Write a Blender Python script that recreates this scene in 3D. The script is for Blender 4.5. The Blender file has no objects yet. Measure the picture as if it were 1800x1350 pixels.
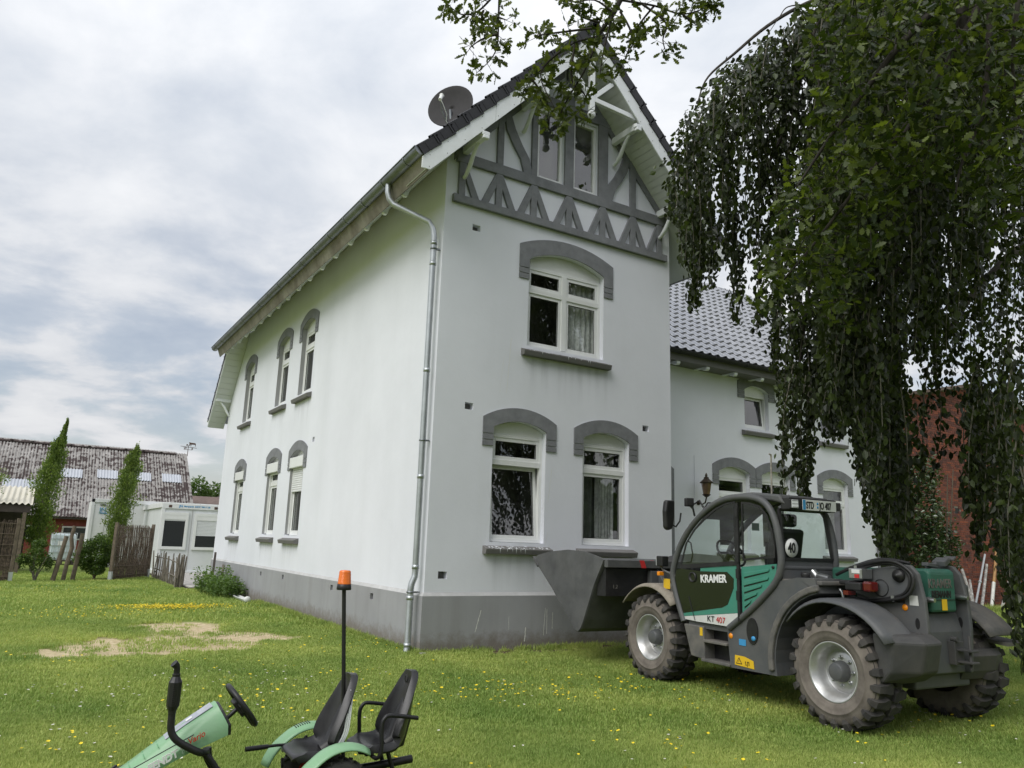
import bpy, math, random
import numpy as np
from mathutils import Vector, Matrix, Euler
from mathutils.geometry import delaunay_2d_cdt
random.seed(7); NP = np.random.default_rng(7)
S = bpy.context.scene
COL = S.collection
R = math.radians
# ------------------------------------------------------------------ camera
cam_d = bpy.data.cameras.new('camera'); cam = bpy.data.objects.new('camera', cam_d); COL.objects.link(cam)
S.camera = cam
cam_d.sensor_width = 36.0; cam_d.sensor_fit = 'HORIZONTAL'; cam_d.lens = 1345.05 / 1800 * 36
cam_d.clip_start = .05; cam_d.clip_end = 2000
CAM = Vector((-5.0268, -10.5167, 1.60)); FPX = 1345.05
def _axes(yaw, pitch, roll):
    f = Vector((math.sin(yaw)*math.cos(pitch), math.cos(yaw)*math.cos(pitch), math.sin(pitch)))
    r = Vector((math.cos(yaw), -math.sin(yaw), 0)); u = r.cross(f)
    c, s = math.cos(roll), math.sin(roll)
    return c*r + s*u, c*u - s*r, f
CR, CU, CF = _axes(.547881, .205770, .0335657)
cam.matrix_world = Matrix(((CR.x, CU.x, -CF.x, CAM.x), (CR.y, CU.y, -CF.y, CAM.y), (CR.z, CU.z, -CF.z, CAM.z), (0, 0, 0, 1)))
def at(px, py, depth):            # a point of the place, from a bearing and a distance
    return CAM + depth*(CF + CR*((px-900)/FPX) + CU*((675-py)/FPX))
# ------------------------------------------------------------------ sky
W = bpy.data.worlds.new('World'); S.world = W; W.use_nodes = True
nt = W.node_tree; nt.nodes.clear()
SUN_EL, SUN_AZ = R(48), R(-112)    # azimuth from +Y towards +X: the light comes from the left, a little behind the gable
def wn(t, **k):
    n = nt.nodes.new(t)
    for a, b in k.items(): setattr(n, a, b)
    return n
sky = wn('ShaderNodeTexSky', sky_type='NISHITA', sun_disc=False)
sky.sun_elevation = SUN_EL; sky.sun_rotation = SUN_AZ; sky.air_density = 1.2; sky.dust_density = 1.5
tc = wn('ShaderNodeTexCoord'); sep = wn('ShaderNodeSeparateXYZ'); nt.links.new(tc.outputs['Generated'], sep.inputs[0])
def wm(op, a, b=None, c=None):
    n = wn('ShaderNodeMath', operation=op)
    for i, v in enumerate((a, b, c)):
        if v is None: continue
        if isinstance(v, (int, float)): n.inputs[i].default_value = v
        else: nt.links.new(v, n.inputs[i])
    return n.outputs[0]
zc = wm('ADD', wm('MAXIMUM', sep.outputs[2], 0.0), .16)
cmb = wn('ShaderNodeCombineXYZ')
nt.links.new(wm('DIVIDE', sep.outputs[0], zc), cmb.inputs[0]); nt.links.new(wm('DIVIDE', sep.outputs[1], zc), cmb.inputs[1])
def wnoise(scale, detail, rough, off, dist=0.0):
    mp = wn('ShaderNodeMapping'); mp.inputs['Location'].default_value = off; mp.inputs['Rotation'].default_value = (0, 0, R(25)); mp.inputs['Scale'].default_value = (1, .86, 1)
    nt.links.new(cmb.outputs[0], mp.inputs[0])
    n = wn('ShaderNodeTexNoise'); n.inputs['Scale'].default_value = scale; n.inputs['Detail'].default_value = detail
    n.inputs['Roughness'].default_value = rough; n.inputs['Distortion'].default_value = dist
    nt.links.new(mp.outputs[0], n.inputs['Vector']); return n.outputs[0]
n1 = wnoise(2.3, 12, .56, (5.3, 2.2, 0), .18); n2 = wnoise(.62, 5, .5, (7.7, 4.4, 1), .1)
def wramp(src, stops):
    r = wn('ShaderNodeValToRGB'); nt.links.new(src, r.inputs[0]); e = r.color_ramp.elements
    while len(e) < len(stops): e.new(.5)
    for i, (p, c) in enumerate(stops): e[i].position = p; e[i].color = (*c, 1)
    return r.outputs[0]
shade = wm('ADD', wm('MULTIPLY', n1, .62), wm('MULTIPLY', n2, .42))
cl = wramp(shade, [(.34, (.42, .465, .545)), (.44, (.55, .585, .64)), (.53, (.67, .69, .725)), (.62, (.775, .785, .805)), (.72, (.83, .84, .855))])
lowblue = wm('SUBTRACT', 1.0, wm('SMOOTHSTEP' if False else 'MULTIPLY', wm('MINIMUM', wm('MAXIMUM', wm('SUBTRACT', sep.outputs[2], .03), 0), .40), 2.5))
holes = wm('MULTIPLY', wm('MINIMUM', wm('MAXIMUM', wm('MULTIPLY', wm('SUBTRACT', .555, n1), 8.5), 0), 1.0), wm('MULTIPLY', lowblue, .62))
mixs = wn('ShaderNodeMix', data_type='RGBA'); 
sc = wn('ShaderNodeMix', data_type='RGBA', blend_type='MULTIPLY'); sc.inputs[0].default_value = 1
nt.links.new(cl, sc.inputs[6])
el = wm('MULTIPLY', wm('ADD', .70, wm('MULTIPLY', wm('MINIMUM', wm('MAXIMUM', sep.outputs[2], 0), .75), .62)), 10.5)      # an overcast sky is brighter overhead than at the horizon
nt.links.new(el, sc.inputs[7])
skb = wn('ShaderNodeMix', data_type='RGBA', blend_type='MULTIPLY'); skb.inputs[0].default_value = 1
nt.links.new(sky.outputs[0], skb.inputs[6]); skb.inputs[7].default_value = (.9, .9, .95, 1)
nt.links.new(holes, mixs.inputs[0]); nt.links.new(sc.outputs[2], mixs.inputs[6]); nt.links.new(skb.outputs[2], mixs.inputs[7])
bg = wn('ShaderNodeBackground'); bg.inputs[1].default_value = .10; nt.links.new(mixs.outputs[2], bg.inputs[0])
out = wn('ShaderNodeOutputWorld'); nt.links.new(bg.outputs[0], out.inputs[0])
# ------------------------------------------------------------------ sun behind thin cloud
sd = bpy.data.lights.new('sun', 'SUN'); sd.energy = 1.8; sd.angle = R(40); sd.color = (1, .975, .94)
sun = bpy.data.objects.new('sun', sd); COL.objects.link(sun)
_d = Vector((math.sin(SUN_AZ)*math.cos(SUN_EL), math.cos(SUN_AZ)*math.cos(SUN_EL), math.sin(SUN_EL)))
sun.rotation_euler = _d.to_track_quat('Z', 'Y').to_euler(); sun.location = (-20, 0, 30)
# ------------------------------------------------------------------ colour management
S.view_settings.view_transform = 'Standard'; S.view_settings.look = 'None'
S.view_settings.exposure = 0.33; S.view_settings.gamma = 1.0; S.view_settings.use_curve_mapping = False
S.render.engine = 'CYCLES'
S.cycles.max_bounces = 8; S.cycles.transparent_max_bounces = 16; S.cycles.diffuse_bounces = 3

# ================================================================== materials
MATS = {}
def pbr(name, col, rough=.6, metal=0.0, var=.12, scale=4.0, bump=.0, bscale=60.0, dirt=None, dscale=3.0, damt=.5, spec=.5, ior=1.45, coat=0.0, coords='Object', trans=0.0, wave=None, streak=None):
    m = bpy.data.materials.new(name); m.use_nodes = True; t = m.node_tree; b = t.nodes['Principled BSDF']; L = t.links.new
    b.inputs['Roughness'].default_value = rough; b.inputs['Metallic'].default_value = metal
    b.inputs['IOR'].default_value = ior; b.inputs['Specular IOR Level'].default_value = spec; b.inputs['Coat Weight'].default_value = coat
    b.inputs['Coat Roughness'].default_value = .08
    c = t.nodes.new('ShaderNodeTexCoord' if coords != 'World' else 'ShaderNodeNewGeometry'); vec = c.outputs[coords if coords != 'World' else 'Position']
    def noise(s, d=6, r=.6, vv=None):
        n = t.nodes.new('ShaderNodeTexNoise'); n.inputs['Scale'].default_value = s; n.inputs['Detail'].default_value = d; n.inputs['Roughness'].default_value = r
        L(vv or vec, n.inputs['Vector']); return n.outputs[0]
    def ramp(src, stops):
        r = t.nodes.new('ShaderNodeValToRGB'); L(src, r.inputs[0]); e = r.color_ramp.elements
        while len(e) < len(stops): e.new(.5)
        for i, (p, q) in enumerate(stops): e[i].position = p; e[i].color = (*q, 1) if len(q) == 3 else q
        return r.outputs[0]
    lo = tuple(max(0, x*(1-var)) for x in col); hi = tuple(min(1, x*(1+var)) for x in col)
    cur = ramp(noise(scale), [(.3, lo), (.7, hi)])
    def mix(a, bb, f):
        x = t.nodes.new('ShaderNodeMix'); x.data_type = 'RGBA'
        if isinstance(f, float): x.inputs[0].default_value = f
        else: L(f, x.inputs[0])
        L(a, x.inputs[6])
        if isinstance(bb, tuple): x.inputs[7].default_value = (*bb, 1)
        else: L(bb, x.inputs[7])
        return x.outputs[2]
    if dirt:
        f = ramp(noise(dscale, 8, .7), [(.5-.12, (0, 0, 0)), (.5+.18, (damt,)*3)])
        cur = mix(cur, dirt, f)
    if streak:      # vertical runs: (colour, amount, scale)
        mp = t.nodes.new('ShaderNodeMapping'); mp.inputs['Scale'].default_value = (streak[2], streak[2], streak[2]*.06); L(vec, mp.inputs[0])
        f = ramp(noise(1.0, 5, .6, mp.outputs[0]), [(.5, (0, 0, 0)), (.72, (streak[1],)*3)])
        cur = mix(cur, streak[0], f)
    L(cur, b.inputs['Base Color'])
    if trans: 
        b.inputs['Transmission Weight'].default_value = 0
        b.inputs['Subsurface Weight'].default_value = 0
    rr = t.nodes.new('ShaderNodeMapRange'); L(noise(scale*2.3), rr.inputs[0]); rr.inputs[3].default_value = max(0, rough-.08); rr.inputs[4].default_value = min(1, rough+.08)
    L(rr.outputs[0], b.inputs['Roughness'])
    if bump:
        bn = t.nodes.new('ShaderNodeBump'); bn.inputs['Strength'].default_value = bump; bn.inputs['Distance'].default_value = .01
        L(noise(bscale, 5, .65), bn.inputs['Height']); L(bn.outputs[0], b.inputs['Normal'])
    MATS[name] = m; return m
def leafmat(name, col, col2, rough=.45, transl=.35, scale=1.2, spec=.4, skew=.5):
    m = bpy.data.materials.new(name); m.use_nodes = True; t = m.node_tree; L = t.links.new; b = t.nodes['Principled BSDF']
    b.inputs['Roughness'].default_value = rough; b.inputs['Specular IOR Level'].default_value = spec
    g = t.nodes.new('ShaderNodeNewGeometry'); r = t.nodes.new('ShaderNodeValToRGB'); L(g.outputs['Random Per Island'], r.inputs[0])
    r.color_ramp.elements[0].color = (*col, 1); r.color_ramp.elements[1].color = (*col2, 1)
    if skew != .5: q_ = r.color_ramp.elements.new(skew); q_.color = (*[(x*.72+y*.28) for x, y in zip(col, col2)], 1)
    L(r.outputs[0], b.inputs['Base Color'])
    tr = t.nodes.new('ShaderNodeBsdfTranslucent'); 
    mx = t.nodes.new('ShaderNodeMix'); mx.data_type = 'RGBA'; mx.blend_type = 'MULTIPLY'; mx.inputs[0].default_value = 1; L(r.outputs[0], mx.inputs[6]); mx.inputs[7].default_value = (1.5, 1.6, .6, 1)
    L(mx.outputs[2], tr.inputs[0])
    ms = t.nodes.new('ShaderNodeMixShader'); ms.inputs[0].default_value = transl; L(b.outputs[0], ms.inputs[1]); L(tr.outputs[0], ms.inputs[2])
    L(ms.outputs[0], t.nodes['Material Output'].inputs[0]); MATS[name] = m; return m
def glassmat(name, tint=(.85, .9, .88), f0=.06, rough=.0, wob=.02):
    m = bpy.data.materials.new(name); m.use_nodes = True; t = m.node_tree; L = t.links.new; t.nodes.remove(t.nodes['Principled BSDF'])
    tr = t.nodes.new('ShaderNodeBsdfTransparent'); tr.inputs[0].default_value = (*tint, 1)
    gl = t.nodes.new('ShaderNodeBsdfGlossy'); gl.inputs['Roughness'].default_value = rough
    lw = t.nodes.new('ShaderNodeLayerWeight'); lw.inputs[0].default_value = .5; pw = t.nodes.new('ShaderNodeMath'); pw.operation = 'POWER'; L(lw.outputs['Facing'], pw.inputs[0]); pw.inputs[1].default_value = 5.0
    fr = t.nodes.new('ShaderNodeMapRange'); L(pw.outputs[0], fr.inputs[0]); fr.inputs[3].default_value = f0; fr.inputs[4].default_value = 1.0
    c = t.nodes.new('ShaderNodeTexCoord'); n = t.nodes.new('ShaderNodeTexNoise'); n.inputs['Scale'].default_value = 2.2; n.inputs['Detail'].default_value = 1; L(c.outputs['Object'], n.inputs[0])
    bp = t.nodes.new('ShaderNodeBump'); bp.inputs['Strength'].default_value = wob; bp.inputs['Distance'].default_value = .05; L(n.outputs[0], bp.inputs['Height']); L(bp.outputs[0], gl.inputs['Normal'])
    ms = t.nodes.new('ShaderNodeMixShader'); L(fr.outputs[0], ms.inputs[0]); L(tr.outputs[0], ms.inputs[1]); L(gl.outputs[0], ms.inputs[2])
    L(ms.outputs[0], t.nodes['Material Output'].inputs[0]); MATS[name] = m; return m

# ================================================================== mesh helpers
class MB:
    def __init__(s): s.v = []; s.f = []; s.M = Matrix.Identity(4); s.sm = []
    def add(s, vs, fs, smooth=False):
        o = len(s.v); s.v += [tuple(s.M @ Vector(p)) for p in vs]; s.f += [tuple(i+o for i in f) for f in fs]; s.sm += [smooth]*len(fs); return s
    def box(s, c, d, rot=None):
        x, y, z = (q/2 for q in d); Q = Matrix.Identity(3) if rot is None else (rot if isinstance(rot, Matrix) else Euler(rot).to_matrix())
        vs = [Vector(c) + Q @ Vector(p) for p in ((-x,-y,-z),(x,-y,-z),(x,y,-z),(-x,y,-z),(-x,-y,z),(x,-y,z),(x,y,z),(-x,y,z))]
        return s.add(vs, [(0,3,2,1),(4,5,6,7),(0,1,5,4),(1,2,6,5),(2,3,7,6),(3,0,4,7)])
    def bb(s, x0, x1, y0, y1, z0, z1): return s.box(((x0+x1)/2, (y0+y1)/2, (z0+z1)/2), (abs(x1-x0), abs(y1-y0), abs(z1-z0)))
    def prism(s, poly, a, b, fn):          # poly: 2-D outline, extruded from a to b; fn(u, v, w) -> xyz
        n = len(poly); vs = [fn(u, v, a) for u, v in poly] + [fn(u, v, b) for u, v in poly]
        return s.add(vs, [tuple(range(n))[::-1], tuple(range(n, 2*n))] + [(i, (i+1) % n, n+(i+1) % n, n+i) for i in range(n)])
    def px(s, poly, x0, x1): return s.prism(poly, x0, x1, lambda u, v, w: (w, u, v))     # outline in y,z
    def py(s, poly, y0, y1): return s.prism(poly, y0, y1, lambda u, v, w: (u, w, v))     # outline in x,z
    def pz(s, poly, z0, z1): return s.prism(poly, z0, z1, lambda u, v, w: (u, v, w))
    def bar(s, p, q, w, h=None, up=(0, 0, 1)):   # rectangular bar between two points
        p, q = Vector(p), Vector(q); d = q-p; L = d.length; d.normalize(); h = h or w
        a = d.cross(Vector(up)); 
        if a.length < 1e-4: a = d.cross(Vector((0, 1, 0)))
        a.normalize(); b = a.cross(d)
        Q = Matrix((a, d, b)).transposed(); return s.box((p+q)/2, (w, L, h), Q)
    def tube(s, pts, rad, n=8, cap=True, smooth=True):
        pts = [Vector(p) for p in pts]; m = len(pts); rad = rad if hasattr(rad, '__len__') else [rad]*m
        vs = []; prev = None
        for i, p in enumerate(pts):
            d = (pts[min(i+1, m-1)] - pts[max(i-1, 0)]); d = d.normalized() if d.length > 1e-9 else Vector((0, 0, 1))
            if prev is None:
                a = d.cross(Vector((0, 0, 1)) if abs(d.z) < .9 else Vector((1, 0, 0)))
            else: a = prev - d*prev.dot(d)
            a.normalize(); b = d.cross(a); prev = a
            for k in range(n):
                t = 2*math.pi*k/n; vs.append(p + (a*math.cos(t) + b*math.sin(t))*rad[i])
        fs = [(i*n+k, i*n+(k+1) % n, (i+1)*n+(k+1) % n, (i+1)*n+k) for i in range(m-1) for k in range(n)]
        s.add(vs, fs, smooth)
        if cap: s.add(vs[:n], [tuple(range(n))[::-1]]); s.add(vs[-n:], [tuple(range(n))])
        return s
    def lathe(s, prof, c=(0, 0, 0), axis='z', n=24, smooth=True, arc=2*math.pi):   # prof: (radius, height)
        vs = []; full = abs(arc-2*math.pi) < 1e-6; m = n if full else n+1
        for r, h in prof:
            for k in range(m):
                t = arc*k/n; x, y = r*math.cos(t), r*math.sin(t)
                v = {'z': (x, y, h), 'x': (h, x, y), 'y': (y, h, x)}[axis]; vs.append(Vector(c)+Vector(v))
        fs = [(i*m+k, i*m+(k+1) % m, (i+1)*m+(k+1) % m, (i+1)*m+k) for i in range(len(prof)-1) for k in range(n)]
        return s.add(vs, fs, smooth)
    def sphere(s, c, r, n=12, k=8, sc=(1, 1, 1)):
        pr = [(max(1e-4, math.sin(math.pi*i/k)), -math.cos(math.pi*i/k)) for i in range(k+1)]
        vs = []
        for q, h in pr:
            for j in range(n): t = 2*math.pi*j/n; vs.append((c[0]+r*sc[0]*q*math.cos(t), c[1]+r*sc[1]*q*math.sin(t), c[2]+r*sc[2]*h))
        return s.add(vs, [(i*n+j, i*n+(j+1) % n, (i+1)*n+(j+1) % n, (i+1)*n+j) for i in range(k) for j in range(n)], True)
    def grid(s, fn, nu, nv, smooth=True, wrap=False):
        vs = [fn(i/nu, j/nv) for j in range(nv+1) for i in range(nu+1)]
        return s.add(vs, [(j*(nu+1)+i, j*(nu+1)+i+1, (j+1)*(nu+1)+i+1, (j+1)*(nu+1)+i) for j in range(nv) for i in range(nu)], smooth)
    def mesh(s, name, mat=None):
        me = bpy.data.meshes.new(name); me.from_pydata(s.v, [], s.f); me.polygons.foreach_set('use_smooth', s.sm)
        if mat: me.materials.append(MATS[mat] if isinstance(mat, str) else mat)
        me.update(); return me
    def build(s, name, mat, parent=None, bevel=0.0, solid=0.0, loc=None, subd=0, autos=False):
        o = bpy.data.objects.new(name, s.mesh(name, mat)); COL.objects.link(o)
        if parent: o.parent = parent
        if loc is not None: o.location = loc
        if solid: md = o.modifiers.new('s', 'SOLIDIFY'); md.thickness = solid; md.offset = 0
        if subd: md = o.modifiers.new('d', 'SUBSURF'); md.levels = md.render_levels = subd
        if bevel: md = o.modifiers.new('b', 'BEVEL'); md.width = bevel; md.segments = 2; md.limit_method = 'ANGLE'; md.angle_limit = R(35)
        return o
def tag(o, label=None, cat=None, group=None, kind=None):
    for k, v in (('label', label), ('category', cat), ('group', group), ('kind', kind)):
        if v: o[k] = v
    return o
def empty(name, loc=(0, 0, 0), rz=0, parent=None, **k):
    o = bpy.data.objects.new(name, None); COL.objects.link(o); o.location = loc; o.rotation_euler = (0, 0, rz); o.empty_display_size = .1
    if parent: o.parent = parent
    return tag(o, **k)
def inst(src, parent=None, loc=None, rot=None, scale=None):
    c = src.copy(); COL.objects.link(c); c.parent = parent or src.parent
    if loc is not None: c.location = loc
    if rot is not None: c.rotation_euler = rot
    if scale is not None: c.scale = scale
    return c
def inside(pt, poly):
    x, y = pt; r = False; n = len(poly)
    for i in range(n):
        x1, y1 = poly[i]; x2, y2 = poly[(i+1) % n]
        if (y1 > y) != (y2 > y) and x < (x2-x1)*(y-y1)/(y2-y1)+x1: r = not r
    return r
def holed(outer, holes):          # triangulated flat sheet with openings
    vs = []; es = []
    for poly in [outer]+holes:
        o = len(vs); n = len(poly); vs += [Vector(p) for p in poly]; es += [(o+i, o+(i+1) % n) for i in range(n)]
    v, _, f, _, _, _ = delaunay_2d_cdt(vs, es, [], 0, 1e-5)
    fs = []
    for t in f:
        c = sum((v[i] for i in t), Vector((0, 0)))/len(t)
        if inside(c, outer) and not any(inside(c, h) for h in holes): fs.append(tuple(t))
    return [tuple(p) for p in v], fs
def arc_pts(x0, x1, zs, zc, n=14):    # segmental arch from x1 back to x0
    w = (x1-x0)/2; h = zc-zs; r = (w*w+h*h)/(2*h); cx = (x0+x1)/2; cz = zc-r; a = math.asin(min(1, w/r))
    return [(cx+r*math.sin(a-2*a*i/n), cz+r*math.cos(a-2*a*i/n)) for i in range(n+1)]
def arch_poly(x0, x1, z0, zs, zc, n=14): return [(x0, z0), (x1, z0)] + arc_pts(x0, x1, zs, zc, n)
_fonts = {}
def text(name, body, mat, parent, M, size, weight=0.0, sx=1.0, thick=.002, align='LEFT', shear=0.0, space=1.0):
    c = bpy.data.curves.new(name, 'FONT'); c.body = body; c.size = size; c.offset = weight; c.extrude = thick; c.align_x = align; c.shear = shear; c.space_character = space
    o = bpy.data.objects.new(name, c); COL.objects.link(o)
    dg = bpy.context.evaluated_depsgraph_get(); me = bpy.data.meshes.new_from_object(o.evaluated_get(dg))
    bpy.data.objects.remove(o); bpy.data.curves.remove(c)
    me.transform(M @ Matrix.Diagonal((sx, 1, 1, 1))); me.materials.clear(); me.materials.append(MATS[mat])
    ob = bpy.data.objects.new(name, me); COL.objects.link(ob); ob.parent = parent; return ob
def frame(o, ux, uy):              # matrix with x axis ux, y axis uy, origin o
    ux, uy = Vector(ux).normalized(), Vector(uy).normalized(); uz = ux.cross(uy)
    return Matrix(((ux.x, uy.x, uz.x, o[0]), (ux.y, uy.y, uz.y, o[1]), (ux.z, uy.z, uz.z, o[2]), (0, 0, 0, 1)))
# ---- palette
pbr('stucco', (.735, .750, .805), .85, var=.045, scale=.7, bump=.30, bscale=6, streak=((.58, .605, .63), .22, .9))
pbr('plinth_paint', (.315, .318, .330), .8, var=.07, scale=1.2, bump=.2, bscale=9, streak=((.22, .215, .21), .4, 3.0))
pbr('plinth_ledge', (.50, .50, .50), .8, var=.12, scale=2, bump=.1, dirt=(.3, .3, .29), damt=.4)
pbr('trim_grey', (.185, .19, .202), .75, var=.14, scale=5.0, bump=.3, bscale=18, dirt=(.30, .305, .31), dscale=5, damt=.18)
pbr('sill_grey', (.17, .165, .16), .8, var=.15, scale=6, bump=.2, bscale=50, dirt=(.10, .10, .095), damt=.5)
pbr('white_paint', (.80, .825, .85), .5, var=.04, scale=2, bump=.04, dirt=(.5, .5, .46), dscale=2.5, damt=.3)
pbr('upvc', (.78, .79, .78), .35, var=.03, scale=3, dirt=(.55, .56, .53), dscale=4, damt=.15)
pbr('soffit_paint', (.66, .68, .68), .6, var=.08, scale=4, bump=.06, dirt=(.44, .45, .42), dscale=2, damt=.4)
pbr('fascia_stain', (.25, .235, .19), .75, var=.25, scale=3, bump=.1, dirt=(.10, .08, .05), dscale=1.4, damt=.85)
pbr('zinc', (.20, .215, .225), .42, metal=.8, var=.12, scale=2.5, dirt=(.42, .44, .45), dscale=6, damt=.35)
pbr('zinc_pale', (.50, .53, .545), .42, metal=.75, var=.12, scale=3, dirt=(.34, .36, .37), dscale=5, damt=.5)
pbr('roof_tile', (.26, .262, .28), .22, metal=.55, var=.3, scale=3, bump=.05, spec=1.0, ior=1.8, coat=.7)
pbr('reveal_grey', (.30, .305, .31), .8, var=.06, scale=2)
pbr('verge_dark', (.022, .022, .025), .45, var=.3, scale=4, bump=.05, spec=.4)
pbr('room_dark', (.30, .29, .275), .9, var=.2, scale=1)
pbr('curtain', (.80, .80, .78), .9, var=.25, scale=14, bump=.1)
pbr('blind_slat', (.72, .73, .73), .5, var=.05)
pbr('timber_black', (.02, .02, .02), .7)
glassmat('pane_glass', (.84, .87, .86), .19, wob=.06)

# mud splashed up the foot of the plinth
m = MATS['plinth_paint']; t = m.node_tree; L = t.links.new; bs = t.nodes['Principled BSDF']; src_ = bs.inputs['Base Color'].links[0].from_socket
g_ = t.nodes.new('ShaderNodeNewGeometry'); sx_ = t.nodes.new('ShaderNodeSeparateXYZ'); L(g_.outputs['Position'], sx_.inputs[0]); nz = t.nodes.new('ShaderNodeTexNoise'); nz.inputs['Scale'].default_value = 7; nz.inputs['Detail'].default_value = 9; nz.inputs['Roughness'].default_value = .75; L(g_.outputs['Position'], nz.inputs[0])
mr = t.nodes.new('ShaderNodeMapRange'); L(sx_.outputs[2], mr.inputs[0]); mr.inputs[1].default_value = .02; mr.inputs[2].default_value = .42; mr.inputs[3].default_value = .62; mr.inputs[4].default_value = -.1
ad_ = t.nodes.new('ShaderNodeMath'); ad_.operation = 'ADD'; L(mr.outputs[0], ad_.inputs[0]); L(nz.outputs[0], ad_.inputs[1]); rp_ = t.nodes.new('ShaderNodeValToRGB'); L(ad_.outputs[0], rp_.inputs[0]); rp_.color_ramp.elements[0].position = .62; rp_.color_ramp.elements[1].position = .98; rp_.color_ramp.elements[1].color = (.8, .8, .8, 1)
mx_ = t.nodes.new('ShaderNodeMix'); mx_.data_type = 'RGBA'; L(rp_.outputs[0], mx_.inputs[0]); L(src_, mx_.inputs[6]); mx_.inputs[7].default_value = (.17, .145, .12, 1); L(mx_.outputs[2], bs.inputs['Base Color'])

# faint rain runs that sit on the render below the sills
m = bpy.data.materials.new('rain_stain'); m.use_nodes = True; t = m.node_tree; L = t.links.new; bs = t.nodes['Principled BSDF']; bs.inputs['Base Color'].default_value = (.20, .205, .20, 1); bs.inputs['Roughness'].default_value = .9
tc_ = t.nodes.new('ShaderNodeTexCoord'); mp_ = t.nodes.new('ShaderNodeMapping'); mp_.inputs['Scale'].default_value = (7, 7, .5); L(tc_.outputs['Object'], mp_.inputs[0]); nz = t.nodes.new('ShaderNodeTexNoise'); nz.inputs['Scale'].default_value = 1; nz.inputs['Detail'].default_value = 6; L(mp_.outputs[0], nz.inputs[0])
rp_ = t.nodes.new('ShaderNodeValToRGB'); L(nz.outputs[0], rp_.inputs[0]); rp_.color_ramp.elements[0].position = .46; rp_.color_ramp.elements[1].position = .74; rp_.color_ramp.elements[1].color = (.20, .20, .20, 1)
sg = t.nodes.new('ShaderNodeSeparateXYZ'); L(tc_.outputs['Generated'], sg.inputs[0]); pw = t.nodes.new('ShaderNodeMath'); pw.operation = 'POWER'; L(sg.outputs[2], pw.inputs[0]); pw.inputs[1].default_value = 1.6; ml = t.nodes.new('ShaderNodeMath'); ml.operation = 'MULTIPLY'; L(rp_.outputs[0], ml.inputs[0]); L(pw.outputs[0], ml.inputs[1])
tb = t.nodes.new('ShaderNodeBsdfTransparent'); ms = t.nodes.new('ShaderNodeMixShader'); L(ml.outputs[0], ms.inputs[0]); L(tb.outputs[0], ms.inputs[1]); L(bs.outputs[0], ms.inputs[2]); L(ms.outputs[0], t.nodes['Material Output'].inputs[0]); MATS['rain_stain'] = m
# ================================================================== THE HOUSE
# near corner at the origin: gable in the plane y=0 (to the right), long side in the plane x=0, set-back wing in the plane y=2.2
GW, SL, WY, WX = 4.896, 15.46, 2.2, 14.4
fG = lambda u, z, d: (u, d, z)
fS = lambda u, z, d: (d, u, z)
fW = lambda u, z, d: (u, WY+d, z)
house = empty('farmhouse', label='large pale grey rendered farmhouse with half-timbered gable and dark tiled roof', cat='house')
pbr('sheer', (.30, .31, .30), .9, var=.2, scale=9)
LOW = dict(zb=1.62, zs=3.43, zc=3.56, sb=3.12, so=3.58, sc=3.78, st=.20)
UPS = dict(zb=4.90, zs=6.56, zc=6.70, sb=6.25, so=6.70, sc=6.92, st=.20)
UPW = dict(zb=4.55, zs=5.50, zc=5.62, sb=5.28, so=5.69, sc=5.88, st=.23)
UPG = dict(zb=4.87, zs=6.42, zc=6.62, sb=6.04, so=6.65, sc=6.88, st=.205)
WINS = []   # (fn, u0, u1, spec, style, options)
for u0 in (1.07, 2.86): WINS.append((fG, u0, u0+1.02, LOW, 'low', dict(tilt=(u0 < 2), droppings=(u0 < 2), cur=(u0 > 2))))
WINS.append((fG, 1.66, 3.28, UPG, 'cross', dict(droppings=True, cur=True)))
for k, uc in enumerate((7.09, 9.17, 12.83)): WINS.append((fS, uc-.515, uc+.515, LOW, 'low', dict(box=True, shutter=(k == 0))))
for uc in (7.07, 9.14, 12.8): WINS.append((fS, uc-.515, uc+.515, UPS, 'low', dict()))
for u0 in (8.46, 9.92, 12.23): WINS.append((fW, u0, u0+1.04, LOW, 'low', dict(cur=(u0 > 12))))
for u0 in (9.40, 12.28, 5.68): WINS.append((fW, u0, u0+.87, UPW, 'single', dict(tilt=(u0 < 10))))
VENTS = [(fG, .60, 6.71), (fG, .61, 3.71), (fG, 4.28, 3.74), (fG, .29, 1.11), (fS, 6.01, 3.70), (fW, 13.74, 3.83)]
def hole_of(w): return arch_poly(w[1], w[2], w[3]['zb'], w[3]['zs'], w[3]['zc'])
def vent_poly(u, z, a=.075, b=.055): return [(u-a, z-b), (u+a, z-b), (u+a*.97, z+b*.9), (u-a, z+b)]
PT = .86           # top of the plinth
def wall(name, fn, outer, wins, vents):
    hs = [hole_of(w) for w in wins] + [vent_poly(u, z) for _, u, z in vents]
    b = MB(); v, f = holed(outer, hs); b.add([fn(x, z, 0) for x, z in v], f)
    for h in hs:
        n = len(h); dp = .20 if n > 6 else .14
        b.add([fn(x, z, 0) for x, z in h]+[fn(x, z, dp) for x, z in h], [(i, (i+1) % n, n+(i+1) % n, n+i) for i in range(n)])
    o = b.build(name, 'stucco', house)
    for _, u, z in vents:
        MB().add([fn(x, zz, .11) for x, zz in vent_poly(u, z)], [(0, 1, 2, 3)]).build('vent_grille', 'sill_grey', house)
    return o
SLP = 1.07; AP = 10.70; EOV = .72      # roof pitch, apex height, verge overhang
roofz = lambda x: AP - SLP*abs(x-2.448)
gs = [w for w in WINS if w[0] is fG]; ss = [w for w in WINS if w[0] is fS]; ws = [w for w in WINS if w[0] is fW]
ATT = [(1.74, 2.33), (2.53, 3.10)]     # two attic windows
at_holes = [(fG, a, b, dict(zb=7.95, zs=9.38, zc=9.385), 'attic', {}) for a, b in ATT]
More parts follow.
